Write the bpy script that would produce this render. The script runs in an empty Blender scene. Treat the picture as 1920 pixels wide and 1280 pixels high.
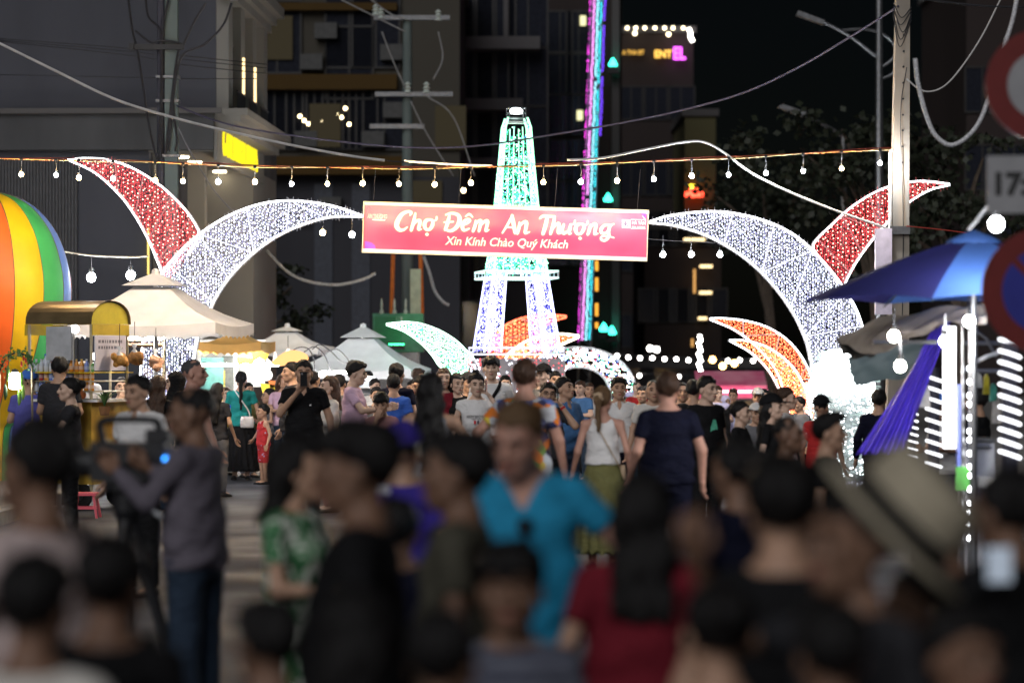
import bpy, math, random
import numpy as np
from mathutils import Vector, Matrix, Euler
R = math.radians
scene = bpy.context.scene
COL = scene.collection

# ------------------------------------------------------------------ camera
F = 5333.33                      # focal length in photo pixels (100 mm lens, 1920 px wide)
HC = 1.82                        # eye height of the camera
YH = 662.0                       # row of the horizon
cam_data = bpy.data.cameras.new('camera')
cam = bpy.data.objects.new('camera', cam_data)
COL.objects.link(cam)
cam.location = (0, 0, HC)
cam.rotation_euler = (R(90), 0, 0)
cam_data.lens = 100.0
cam_data.sensor_width = 36.0
cam_data.shift_y = (YH - 640.0) / 1920.0
cam_data.clip_start = 0.1
cam_data.clip_end = 2000
cam_data.dof.use_dof = True
cam_data.dof.focus_distance = 35.0
cam_data.dof.aperture_fstop = 1.5
cam_data.dof.aperture_blades = 0
scene.camera = cam

# ------------------------------------------------------------------ night sky and faint street light from behind the camera
SUN_EL, SUN_AZ = R(30), R(-20)
world = bpy.data.worlds.new('World')
scene.world = world
world.use_nodes = True
wn = world.node_tree
bg = wn.nodes['Background']
sky = wn.nodes.new('ShaderNodeTexSky')
sky.sky_type = 'NISHITA'
sky.sun_disc = False
sky.sun_elevation = SUN_EL
sky.sun_rotation = math.pi + SUN_AZ
wn.links.new(sky.outputs['Color'], bg.inputs['Color'])
bg.inputs['Strength'].default_value = 0.00035
sun_data = bpy.data.lights.new('sun', 'SUN')
sun_data.energy = 0.95
sun_data.angle = R(40)
sun_data.color = (0.98, 0.975, 1.0)
sun = bpy.data.objects.new('sun', sun_data)
COL.objects.link(sun)
sun.location = (0, -5, 30)
# light travels from behind the camera, downwards into the street
sun.rotation_euler = (R(90) - SUN_EL, 0, SUN_AZ)

scene.render.engine = 'CYCLES'
cy = scene.cycles
cy.use_denoising = True
cy.max_bounces = 5
cy.diffuse_bounces = 2
cy.glossy_bounces = 2
cy.transmission_bounces = 4
cy.transparent_max_bounces = 6
cy.sample_clamp_indirect = 2.0
cy.sample_clamp_direct = 60.0
cy.caustics_reflective = False
cy.caustics_refractive = False
scene.view_settings.view_transform = 'Standard'
scene.view_settings.look = 'None'
scene.view_settings.exposure = 0.45
scene.view_settings.gamma = 1.0
scene.view_settings.use_curve_mapping = False

# ------------------------------------------------------------------ helpers
def P(px, py, d):
    """The place at depth d that the photo shows at pixel (px, py)."""
    return Vector(((px - 960.0) * d / F, d, HC + (YH - py) * d / F))

def pz(py, d): return HC + (YH - py) * d / F
def pxx(px, d): return (px - 960.0) * d / F

def tag(o, label=None, cat=None, group=None, kind=None):
    if label: o['label'] = label
    if cat: o['category'] = cat
    if group: o['group'] = group
    if kind: o['kind'] = kind
    return o

def thing(name, label, cat, loc=(0, 0, 0), rz=0.0, group=None):
    o = bpy.data.objects.new(name, None)
    COL.objects.link(o)
    o.empty_display_size = 0.1
    o.location = loc
    o.rotation_euler = (0, 0, rz)
    return tag(o, label, cat, group)

def mesh_obj(name, me, mat=None, parent=None, smooth=False):
    o = bpy.data.objects.new(name, me)
    COL.objects.link(o)
    if mat is not None and not me.materials:
        me.materials.append(mat)
    if parent is not None:
        o.parent = parent
    if smooth:
        me.polygons.foreach_set('use_smooth', [True] * len(me.polygons))
    return o

def link_copy(src, parent=None, name=None):
    c = src.copy()
    COL.objects.link(c)
    c.parent = parent
    return c

def copy_tree(root, loc=None, rz=None, label=None):
    r = root.copy(); COL.objects.link(r)
    if loc is not None: r.location = loc
    if rz is not None: r.rotation_euler = (0, 0, rz)
    if label: r['label'] = label
    for ch in list(root.children):
        c = ch.copy(); COL.objects.link(c); c.parent = r
        for g in list(ch.children):
            e = g.copy(); COL.objects.link(e); e.parent = c
    return r

class MB:
    """Collects simple solids; build() makes ONE mesh object of them."""
    def __init__(self):
        self.v = []; self.f = []; self.mi = []; self.cur = 0
    def add(self, vs, fs):
        o = len(self.v)
        self.v.extend([tuple(p) for p in vs])
        self.f.extend([tuple(i + o for i in q) for q in fs])
        self.mi.extend([self.cur] * len(fs))
        return self
    def box(self, x0, x1, y0, y1, z0, z1):
        vs = [(x, y, z) for z in (z0, z1) for y in (y0, y1) for x in (x0, x1)]
        fs = [(0, 2, 3, 1), (4, 5, 7, 6), (0, 1, 5, 4), (2, 6, 7, 3), (0, 4, 6, 2), (1, 3, 7, 5)]
        return self.add(vs, fs)
    def prism(self, pts, y0, y1):
        """outline pts [(x,z)], pushed from y0 to y1"""
        n = len(pts)
        vs = [(p[0], y0, p[1]) for p in pts] + [(p[0], y1, p[1]) for p in pts]
        fs = [tuple(range(n)), tuple(reversed(range(n, 2 * n)))]
        for i in range(n):
            j = (i + 1) % n
            fs.append((j, i, i + n, j + n))
        return self.add(vs, fs)
    def tube(self, pts, r, n=6, cap=True, r1=None):
        pts = [Vector(p) for p in pts]
        m = len(pts)
        vs = []; fs = []
        up = Vector((0, 0, 1))
        prev = None
        for i, p in enumerate(pts):
            t = (pts[min(i + 1, m - 1)] - pts[max(i - 1, 0)])
            if t.length < 1e-9: t = Vector((0, 0, 1))
            t.normalize()
            if prev is None:
                a = t.cross(up)
                if a.length < 1e-3: a = t.cross(Vector((0, 1, 0)))
            else:
                a = prev - t * prev.dot(t)
                if a.length < 1e-6: a = t.cross(up)
            a.normalize(); prev = a
            b = t.cross(a)
            f = i / max(1, m - 1)
            rr = (r[i] if isinstance(r, (list, tuple)) else (r if r1 is None else r + (r1 - r) * f))
            for k in range(n):
                an = 2 * math.pi * k / n
                vs.append(p + (a * math.cos(an) + b * math.sin(an)) * rr)
        for i in range(m - 1):
            for k in range(n):
                q = (k + 1) % n
                fs.append((i * n + k, i * n + q, (i + 1) * n + q, (i + 1) * n + k))
        if cap:
            fs.append(tuple(reversed(range(n))))
            fs.append(tuple(range((m - 1) * n, m * n)))
        return self.add(vs, fs)
    def lathe(self, prof, n=16, c=(0, 0, 0), a0=0.0, a1=2 * math.pi):
        """profile [(r,z)] turned round a vertical axis"""
        full = abs(a1 - a0 - 2 * math.pi) < 1e-6
        cols = n if full else n + 1
        vs = []; fs = []
        for (r, z) in prof:
            for k in range(cols):
                an = a0 + (a1 - a0) * k / n
                vs.append((c[0] + r * math.cos(an), c[1] + r * math.sin(an), c[2] + z))
        for i in range(len(prof) - 1):
            for k in range(n):
                q = (k + 1) % cols
                fs.append((i * cols + k, i * cols + q, (i + 1) * cols + q, (i + 1) * cols + k))
        return self.add(vs, fs)
    def ball(self, c, r, n=10, m=6, sz=1.0):
        prof = [(max(1e-4, r * math.sin(math.pi * i / m)), -r * sz * math.cos(math.pi * i / m)) for i in range(m + 1)]
        return self.lathe(prof, n, c)
    def octa(self, c, r):
        x, y, z = c
        vs = [(x + r, y, z), (x - r, y, z), (x, y + r, z), (x, y - r, z), (x, y, z + r), (x, y, z - r)]
        return self.add(vs, [(0, 2, 4), (2, 1, 4), (1, 3, 4), (3, 0, 4), (2, 0, 5), (1, 2, 5), (3, 1, 5), (0, 3, 5)])
    def quad(self, a, b, c, d):
        return self.add([a, b, c, d], [(0, 1, 2, 3)])
    def mesh(self, name, mats=None, smooth=False):
        me = bpy.data.meshes.new(name)
        me.from_pydata(self.v, [], self.f)
        for m in (mats or []):
            me.materials.append(m)
        if mats and len(mats) > 1:
            me.polygons.foreach_set('material_index', self.mi)
        if smooth:
            me.polygons.foreach_set('use_smooth', [True] * len(me.polygons))
        me.update()
        return me
    def build(self, name, mat, parent=None, smooth=False):
        mats = mat if isinstance(mat, (list, tuple)) else [mat]
        return mesh_obj(name, self.mesh(name, mats, smooth), None, parent)

def spline(pts, n=8):
    """Catmull-Rom through pts (any dimension)"""
    pts = [np.array(p, float) for p in pts]
    if len(pts) < 3:
        return [tuple(pts[0] + (pts[-1] - pts[0]) * i / n) for i in range(n + 1)]
    q = [2 * pts[0] - pts[1]] + pts + [2 * pts[-1] - pts[-2]]
    out = []
    for i in range(1, len(q) - 2):
        for k in range(n):
            t = k / n
            a, b, c, d = q[i - 1], q[i], q[i + 1], q[i + 2]
            out.append(tuple(0.5 * (2 * b + (c - a) * t + (2 * a - 5 * b + 4 * c - d) * t * t + (3 * b - a - 3 * c + d) * t ** 3)))
    out.append(tuple(pts[-1]))
    return out

# ------------------------------------------------------------------ materials
_M = {}
def mat(name, col, rough=0.6, var=0.15, scale=8.0, bump=0.0, bscale=60.0, metal=0.0, spec=0.4, sss=0.0, trans=0.0, emit=None, strand=False):
    if name in _M: return _M[name]
    m = bpy.data.materials.new(name); m.use_nodes = True
    nt = m.node_tree; b = nt.nodes['Principled BSDF']
    b.inputs['Roughness'].default_value = rough
    b.inputs['Metallic'].default_value = metal
    b.inputs['Specular IOR Level'].default_value = spec
    tc = nt.nodes.new('ShaderNodeTexCoord')
    nz = nt.nodes.new('ShaderNodeTexNoise')
    nz.inputs['Scale'].default_value = scale; nz.inputs['Detail'].default_value = 5
    nt.links.new(tc.outputs['Object'], nz.inputs['Vector'])
    rp = nt.nodes.new('ShaderNodeValToRGB')
    c = np.array(col[:3])
    lo = c * (1 - var); hi = np.minimum(c * (1 + var), 0.95)
    rp.color_ramp.elements[0].position = 0.3; rp.color_ramp.elements[1].position = 0.7
    rp.color_ramp.elements[0].color = (*lo, 1); rp.color_ramp.elements[1].color = (*hi, 1)
    nt.links.new(nz.outputs['Fac'], rp.inputs['Fac'])
    nt.links.new(rp.outputs['Color'], b.inputs['Base Color'])
    if bump:
        n2 = nt.nodes.new('ShaderNodeTexNoise'); n2.inputs['Scale'].default_value = bscale; n2.inputs['Detail'].default_value = 4
        if strand:
            mp = nt.nodes.new('ShaderNodeMapping'); mp.inputs['Scale'].default_value = (1, 1, .10); mp.inputs['Rotation'].default_value = (.25, .1, 0)
            nt.links.new(tc.outputs['Object'], mp.inputs[0]); nt.links.new(mp.outputs[0], n2.inputs['Vector'])
        else:
            nt.links.new(tc.outputs['Object'], n2.inputs['Vector'])
        bp = nt.nodes.new('ShaderNodeBump'); bp.inputs['Strength'].default_value = bump; bp.inputs['Distance'].default_value = 0.01
        nt.links.new(n2.outputs['Fac'], bp.inputs['Height'])
        nt.links.new(bp.outputs['Normal'], b.inputs['Normal'])
    if sss:
        b.inputs['Subsurface Weight'].default_value = sss
        b.inputs['Subsurface Radius'].default_value = (0.02, 0.008, 0.004)
    if trans:
        b.inputs['Transmission Weight'].default_value = trans
    if emit:
        b.inputs['Emission Color'].default_value = (*emit[0], 1)
        b.inputs['Emission Strength'].default_value = emit[1]
    _M[name] = m
    return m

def cloth(name, col, var=0.12):
    if 'cloth ' + name in _M: return _M['cloth ' + name]
    m = mat('cloth ' + name, col, 0.85, var, 9.0, 0.25, 180.0, spec=0.15)
    add_folds(m)
    return m

def add_folds(m, strength=.5):
    """creases of worn cloth: a stretched, warped noise as relief under the weave"""
    nt = m.node_tree; b = nt.nodes['Principled BSDF']
    tc = nt.nodes.new('ShaderNodeTexCoord'); mp = nt.nodes.new('ShaderNodeMapping')
    mp.inputs['Scale'].default_value = (1.0, 1.0, 1.7); mp.inputs['Rotation'].default_value = (.3, .5, 0)
    n = nt.nodes.new('ShaderNodeTexNoise'); n.inputs['Scale'].default_value = 7.5; n.inputs['Detail'].default_value = 2.5; n.inputs['Distortion'].default_value = 1.6
    nt.links.new(tc.outputs['Object'], mp.inputs[0]); nt.links.new(mp.outputs[0], n.inputs['Vector'])
    bp = nt.nodes.new('ShaderNodeBump'); bp.inputs['Strength'].default_value = strength; bp.inputs['Distance'].default_value = .045
    nt.links.new(n.outputs['Fac'], bp.inputs['Height'])
    if b.inputs['Normal'].is_linked:
        nt.links.new(b.inputs['Normal'].links[0].from_socket, bp.inputs['Normal'])
    nt.links.new(bp.outputs['Normal'], b.inputs['Normal'])

def glow(name, col, strength, vary=0.0, sample='AUTO', scale=120.0):
    """a light source's surface"""
    if name in _M: return _M[name]
    m = bpy.data.materials.new(name); m.use_nodes = True
    nt = m.node_tree
    for n in list(nt.nodes): nt.nodes.remove(n)
    out = nt.nodes.new('ShaderNodeOutputMaterial')
    em = nt.nodes.new('ShaderNodeEmission')
    em.inputs['Color'].default_value = (*col, 1)
    em.inputs['Strength'].default_value = strength
    nt.links.new(em.outputs['Emission'], out.inputs['Surface'])
    if vary:
        tc = nt.nodes.new('ShaderNodeTexCoord')
        nz = nt.nodes.new('ShaderNodeTexWhiteNoise')
        sn = nt.nodes.new('ShaderNodeVectorMath'); sn.operation = 'SNAP'
        sn.inputs[1].default_value = (1 / scale,) * 3
        nt.links.new(tc.outputs['Object'], sn.inputs[0])
        nt.links.new(sn.outputs[0], nz.inputs['Vector'])
        mr = nt.nodes.new('ShaderNodeMapRange')
        mr.inputs['To Min'].default_value = strength * (1 - vary); mr.inputs['To Max'].default_value = strength * (1 + vary)
        nt.links.new(nz.outputs['Value'], mr.inputs['Value'])
        nt.links.new(mr.outputs['Result'], em.inputs['Strength'])
    m.cycles.emission_sampling = sample
    _M[name] = m
    return m

def print_mat(name, build, rough=0.8):
    """a printed material: build(nt, texcoord) returns a colour socket"""
    if name in _M: return _M[name]
    m = bpy.data.materials.new(name); m.use_nodes = True
    nt = m.node_tree; b = nt.nodes['Principled BSDF']
    b.inputs['Roughness'].default_value = rough
    b.inputs['Specular IOR Level'].default_value = 0.2
    tc = nt.nodes.new('ShaderNodeTexCoord')
    nt.links.new(build(nt, tc), b.inputs['Base Color'])
    _M[name] = m
    return m

def ramp(nt, sock, stops, const=False):
    rp = nt.nodes.new('ShaderNodeValToRGB')
    if const: rp.color_ramp.interpolation = 'CONSTANT'
    el = rp.color_ramp.elements
    while len(el) < len(stops): el.new(0.5)
    for e, (p, c) in zip(el, stops):
        e.position = p; e.color = (*c, 1)
    nt.links.new(sock, rp.inputs['Fac'])
    return rp.outputs['Color']

def text_mesh(s, size, shear=0.0, offset=0.0, extrude=0.002, align='CENTER', space=1.0):
    cu = bpy.data.curves.new('lettering', 'FONT')
    cu.body = s; cu.size = size; cu.shear = shear; cu.offset = offset; cu.extrude = extrude
    cu.align_x = align; cu.align_y = 'CENTER'; cu.space_character = space
    cu.resolution_u = 3
    o = bpy.data.objects.new('lettering', cu); COL.objects.link(o)
    dg = bpy.context.evaluated_depsgraph_get()
    me = bpy.data.meshes.new_from_object(o.evaluated_get(dg))
    bpy.data.objects.remove(o); bpy.data.curves.remove(cu)
    me.materials.clear()
    return me
# ------------------------------------------------------------------ people: one continuous skin surface from a distance field
def surface_nets(xs, ys, zs, Fd):
    S = Fd < 0
    nx, ny, nz = Fd.shape
    c = [S[i:nx - 1 + i, j:ny - 1 + j, k:nz - 1 + k] for i in (0, 1) for j in (0, 1) for k in (0, 1)]
    cnt = sum(a.astype(np.int8) for a in c)
    act = (cnt > 0) & (cnt < 8)
    idx = np.argwhere(act)
    if len(idx) == 0: return np.zeros((0, 3)), np.zeros((0, 4), int)
    I, J, K = idx.T
    acc = np.zeros((len(idx), 3)); num = np.zeros(len(idx))
    co = [(i, j, k) for i in (0, 1) for j in (0, 1) for k in (0, 1)]
    val = {o: Fd[I + o[0], J + o[1], K + o[2]] for o in co}
    pos = {o: np.stack([xs[I + o[0]], ys[J + o[1]], zs[K + o[2]]], 1) for o in co}
    for a in co:
        for ax in range(3):
            if a[ax] == 0:
                b = list(a); b[ax] = 1; b = tuple(b)
                va, vb = val[a], val[b]
                m = (va < 0) != (vb < 0)
                den = np.where(m, va - vb, 1.0)
                t = np.where(m, va / den, 0.0)
                p = pos[a] + (pos[b] - pos[a]) * t[:, None]
                acc += np.where(m[:, None], p, 0.0); num += m
    V = acc / num[:, None]
    vid = -np.ones(act.shape, int); vid[I, J, K] = np.arange(len(idx))
    Q = []
    for ax in range(3):
        sl0 = [slice(None)] * 3; sl1 = [slice(None)] * 3
        sl0[ax] = slice(0, -1); sl1[ax] = slice(1, None)
        a, b = S[tuple(sl0)], S[tuple(sl1)]
        e = np.argwhere(a != b)
        if len(e) == 0: continue
        u, w = [(1, 2), (2, 0), (0, 1)][ax]
        ok = (e[:, u] > 0) & (e[:, w] > 0) & (e[:, u] < act.shape[u]) & (e[:, w] < act.shape[w])
        e = e[ok]
        def cell(du, dw):
            q = e.copy(); q[:, u] += du; q[:, w] += dw
            return vid[q[:, 0], q[:, 1], q[:, 2]]
        q = np.stack([cell(-1, -1), cell(0, -1), cell(0, 0), cell(-1, 0)], 1)
        ins = a[e[:, 0], e[:, 1], e[:, 2]]
        q[~ins] = q[~ins][:, ::-1]
        Q.append(q)
    Q = np.concatenate(Q)
    return V, Q[(Q >= 0).all(1)]

def np_mesh(name, V, Q, mat_, smooth=True):
    me = bpy.data.meshes.new(name)
    n = len(Q)
    me.vertices.add(len(V)); me.vertices.foreach_set('co', np.ascontiguousarray(V, np.float32).ravel())
    me.loops.add(n * 4); me.loops.foreach_set('vertex_index', np.ascontiguousarray(Q, np.int32).ravel())
    me.polygons.add(n)
    me.polygons.foreach_set('loop_start', np.arange(0, n * 4, 4, dtype=np.int32))
    me.polygons.foreach_set('loop_total', np.full(n, 4, np.int32))
    me.polygons.foreach_set('use_smooth', np.full(n, smooth, bool))
    if mat_ is not None: me.materials.append(mat_)
    me.update(calc_edges=True)
    return me

class Field:
    def __init__(self, xs, ys, zs):
        self.xs, self.ys, self.zs = xs, ys, zs
        self.F = np.full((len(xs), len(ys), len(zs)), 0.3)
    def sub(self, lo, hi):
        r = []
        for a, l, h in zip((self.xs, self.ys, self.zs), lo, hi):
            i0 = max(0, np.searchsorted(a, l) - 1); i1 = min(len(a), np.searchsorted(a, h) + 1)
            r.append(slice(i0, max(i1, i0 + 1)))
        r = tuple(r)
        X = self.xs[r[0]][:, None, None]; Y = self.ys[r[1]][None, :, None]; Z = self.zs[r[2]][None, None, :]
        return r, X, Y, Z
    def union(self, fn, lo, hi, k=0.02):
        pad = 0.05 + k
        r, X, Y, Z = self.sub(np.array(lo) - pad, np.array(hi) + pad)
        d = fn(X, Y, Z); f = self.F[r]
        if k > 0:
            h = np.clip(0.5 + 0.5 * (f - d) / k, 0, 1)
            self.F[r] = f + (d - f) * h - k * h * (1 - h)
        else:
            self.F[r] = np.minimum(f, d)
    def cut(self, fn, lo=None, hi=None, k=0.0):
        """remove where fn < 0"""
        lo = (-9,) * 3 if lo is None else lo; hi = (9,) * 3 if hi is None else hi
        r, X, Y, Z = self.sub(lo, hi)
        d = -fn(X, Y, Z) + 0 * self.F[r]; f = self.F[r]
        if k > 0:
            h = np.clip(0.5 - 0.5 * (f - d) / k, 0, 1)
            self.F[r] = f + (d - f) * h + k * h * (1 - h)
        else:
            self.F[r] = np.maximum(f, d)
    def capsule(self, a, b, ra, rb, k=0.02, flat=0.0):
        a = np.array(a, float); b = np.array(b, float); ab = b - a; L2 = ab @ ab + 1e-12; L = math.sqrt(L2)
        def fn(X, Y, Z):
            dx, dy, dz = X - a[0], Y - a[1], Z - a[2]
            t0 = (dx * ab[0] + dy * ab[1] + dz * ab[2]) / L2
            t = np.clip(t0, 0, 1)
            q = np.sqrt((dx - ab[0] * t) ** 2 + (dy - ab[1] * t) ** 2 + (dz - ab[2] * t) ** 2)
            d = q - (ra + (rb - ra) * t)
            if flat: d = np.maximum(d, (t0 - 1) * L)
            return d
        m = max(ra, rb)
        self.union(fn, np.minimum(a, b) - m, np.maximum(a, b) + m, k)
    def ellipsoid(self, c, r, k=0.02, rot=None):
        c = np.array(c, float); r = np.array(r, float); mr = r.min()
        def fn(X, Y, Z):
            x, y, z = X - c[0], Y - c[1], Z - c[2]
            if rot is not None:
                x, y, z = [rot[0, i] * x + rot[1, i] * y + rot[2, i] * z for i in range(3)]
            return (np.sqrt((x / r[0]) ** 2 + (y / r[1]) ** 2 + (z / r[2]) ** 2) - 1) * mr
        m = r.max() if rot is not None else r
        self.union(fn, c - m, c + m, k)
    def loft(self, prof, k=0.02, noise=0.0, ph=0.0, inflate=0.0, pw=2.0):
        """prof rows: z, cx, cy, rx, ry (z ascending)"""
        p = np.array(prof, float); z = p[:, 0]
        def fn(X, Y, Z):
            zz = np.clip(Z, z[0], z[-1])
            cx, cy, rx, ry = [np.interp(zz, z, p[:, i]) for i in (1, 2, 3, 4)]
            rx = rx + inflate; ry = ry + inflate
            q = (np.abs((X - cx) / rx) ** pw + np.abs((Y - cy) / ry) ** pw) ** (1 / pw)
            d = (q - 1) * np.minimum(rx, ry)
            if noise:
                d = d + noise * (np.sin(23 * X + 17 * Z + ph) * np.sin(9 * Z - 14 * Y + 2 * ph) + 0.6 * np.sin(41 * Z + 12 * X * np.sign(Y) + ph))
            return np.maximum(d, np.maximum(z[0] - Z, Z - z[-1]))
        lo = (float((p[:, 1] - p[:, 3]).min()) - inflate, float((p[:, 2] - p[:, 4]).min()) - inflate, z[0])
        hi = (float((p[:, 1] + p[:, 3]).max()) + inflate, float((p[:, 2] + p[:, 4]).max()) + inflate, z[-1])
        self.union(fn, lo, hi, k)
    def mesh(self):
        F = self.F
        F[0] = F[-1] = 0.3; F[:, 0] = F[:, -1] = 0.3; F[:, :, 0] = F[:, :, -1] = 0.3
        return surface_nets(self.xs, self.ys, self.zs, F)

def steps(*segs):
    """(start, end, step) segments joined into one coordinate list"""
    out = []
    for a, b, s in segs:
        n = max(1, int(round((b - a) / s)))
        out.extend(a + (b - a) * np.arange(n) / n)
    out.append(segs[-1][1])
    return np.array(out)

# hand: wrist at 0, fingers along u, thumb towards v, palm faces w
def _hand(curl):
    f = Field(np.arange(-0.035, 0.20, 0.0052), np.arange(-0.07, 0.10, 0.0052), np.arange(-0.045, 0.10, 0.0052))
    f.capsule((-0.03, 0, 0), (0.02, 0, 0), 0.025, 0.025, 0.015)
    def palm(X, Y, Z):
        qx, qy, qz = np.abs(X - 0.05) - 0.036, np.abs(Y) - 0.030, np.abs(Z) - 0.005
        return np.sqrt(np.maximum(qx, 0) ** 2 + np.maximum(qy, 0) ** 2 + np.maximum(qz, 0) ** 2) - 0.0095
    f.union(palm, (0, -0.05, -0.02), (0.1, 0.05, 0.02), 0.012)
    for v, L, c in ((0.031, 0.070, 0.9), (0.0105, 0.080, 1.0), (-0.0105, 0.074, 1.08), (-0.030, 0.056, 1.18)):
        p = np.array([0.088, v, 0.0]); an = 0.15 * c
        for seg, fr in enumerate((0.44, 0.31, 0.25)):
            an += curl * c * (0.5 if seg == 0 else 0.75)
            q = p + L * fr * np.array([math.cos(an), v * 0.9 / (1 + 3 * curl), math.sin(an)])
            r = 0.0090 - 0.0009 * seg
            f.capsule(p, q, r, r - 0.0008, 0.0035)
            p = q
    t0 = np.array([0.018, 0.024, 0.004])
    t1 = np.array([0.052, 0.054, 0.016]); t2 = np.array([0.080, 0.058 - 0.02 * curl, 0.024 + 0.02 * curl]); t3 = np.array([0.100, 0.056 - 0.04 * curl, 0.028 + 0.03 * curl])
    f.capsule(t0, t1, 0.014, 0.0115, 0.01); f.capsule(t1, t2, 0.0108, 0.0095, 0.004); f.capsule(t2, t3, 0.0095, 0.008, 0.004)
    return f.mesh()
HANDS = {'relaxed': _hand(0.32), 'grip': _hand(0.95), 'flat': _hand(0.10)}

ARM = {  # elbow, wrist, hand pose, thumb direction (x is outwards)
    'hang':   ((.245, .035, 1.13), (.268, -.045, .885), 'relaxed', (-.2, -1, 0)),
    'hang2':  ((.250, .060, 1.14), (.250, .02, .885), 'relaxed', (-.3, -1, 0)),
    'front':  ((.235, -.02, 1.13), (.13, -.255, 1.13), 'grip', (-.1, .1, 1)),
    'reach':  ((.235, -.12, 1.18), (.16, -.36, 1.21), 'grip', (-.2, .1, 1)),
    'cross':  ((.235, -.05, 1.14), (.03, -.19, 1.14), 'relaxed', (0, -.2, 1)),
    'phone':  ((.235, -.13, 1.18), (.055, -.27, 1.415), 'grip', (-1, .2, .2)),
    'ear':    ((.30, -.15, 1.24), (.150, -.075, 1.475), 'grip', (-.2, -1, .3)),
    'chin':   ((.16, -.20, 1.14), (.045, -.17, 1.42), 'relaxed', (-1, 0, .3)),
    'high':   ((.25, -.20, 1.34), (.15, -.36, 1.58), 'grip', (-1, .2, .2)),
    'camera': ((.25, -.12, 1.17), (.16, -.36, 1.33), 'grip', (-.6, 0, 1)),
    'strap':  ((.25, .0, 1.16), (.13, -.16, 1.33), 'grip', (-.3, -.2, 1)),
    'side':   ((.33, .02, 1.20), (.42, -.08, .99), 'relaxed', (-.2, -1, 0)),
}

SKIN = {
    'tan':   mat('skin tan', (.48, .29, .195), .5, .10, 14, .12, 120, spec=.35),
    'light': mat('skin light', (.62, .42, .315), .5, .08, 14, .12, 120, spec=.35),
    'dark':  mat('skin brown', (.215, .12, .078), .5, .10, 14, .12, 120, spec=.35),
    'pink':  mat('skin pink', (.50, .27, .20), .5, .10, 14, .12, 120, spec=.35),
}
HAIRM = {
    'black': mat('hair black', (.007, .006, .006), .52, .4, 60, .7, 260, spec=.3, strand=True),
    'brown': mat('hair brown', (.055, .028, .016), .45, .35, 60, .7, 260, spec=.3, strand=True),
    'light': mat('hair light brown', (.13, .075, .035), .5, .3, 60, .7, 190, spec=.4),
    'grey':  mat('hair grey black', (.05, .05, .052), .5, .3, 60, .7, 190, spec=.4),
}
EYEM = mat('eye dark', (.02, .013, .01), .25, .1)
BROWM = mat('eyebrow', (.02, .014, .012), .8, .2)
LIPM = mat('lips', (.33, .10, .085), .45, .1)
_eye_me = MB().ball((0, 0, 0), .0125, 8, 5, .55).mesh('eye', [EYEM], True)
_brow_me = MB().tube([(-.019, .004, -.003), (-.006, -.002, .003), (.010, -.001, .003), (.021, .006, -.002)], .0042, 5).mesh('eyebrow', [BROWM], True)
_lip_me = MB().tube([(-.024, .010, .001), (-.010, .0005, .0), (0, -.001, -.001), (.010, .0005, .0), (.024, .010, .001)], [.003, .0068, .0075, .0068, .003], 6).mesh('mouth', [LIPM], True)

N_PEOPLE = [0]
def rotm(yaw, nod=0, tilt=0):
    return np.array((Matrix.Rotation(R(yaw), 3, 'Z') @ Matrix.Rotation(R(tilt), 3, 'Y') @ Matrix.Rotation(R(nod), 3, 'X')))

def torso_profile(sex, fat=0.0):
    if sex == 'f':
        rows = [(.80, 0, .0, .155, .105), (.90, 0, .005, .172, .115), (.97, 0, .0, .160, .108), (1.08, 0, -.005, .128, .090), (1.17, 0, -.008, .132, .098),
                (1.27, 0, -.018, .145, .116), (1.34, 0, -.005, .146, .100), (1.40, 0, .005, .124, .076), (1.44, 0, .01, .088, .060), (1.485, 0, .012, .052, .050)]
    else:
        rows = [(.80, 0, .0, .155, .105), (.90, 0, .0, .168, .115), (1.0, 0, -.005, .158, .112), (1.08, 0, -.008, .152, .112), (1.20, 0, -.006, .160, .118),
                (1.30, 0, -.006, .170, .114), (1.36, 0, .0, .166, .100), (1.41, 0, .006, .138, .080), (1.445, 0, .01, .098, .064), (1.49, 0, .012, .058, .054)]
    out = []
    for z, cx, cy, rx, ry in rows:
        w = math.exp(-((z - 1.08) / .14) ** 2) * fat
        out.append((z, cx, cy - .35 * w, rx + .55 * w, ry + .6 * w))
    return out

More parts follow.
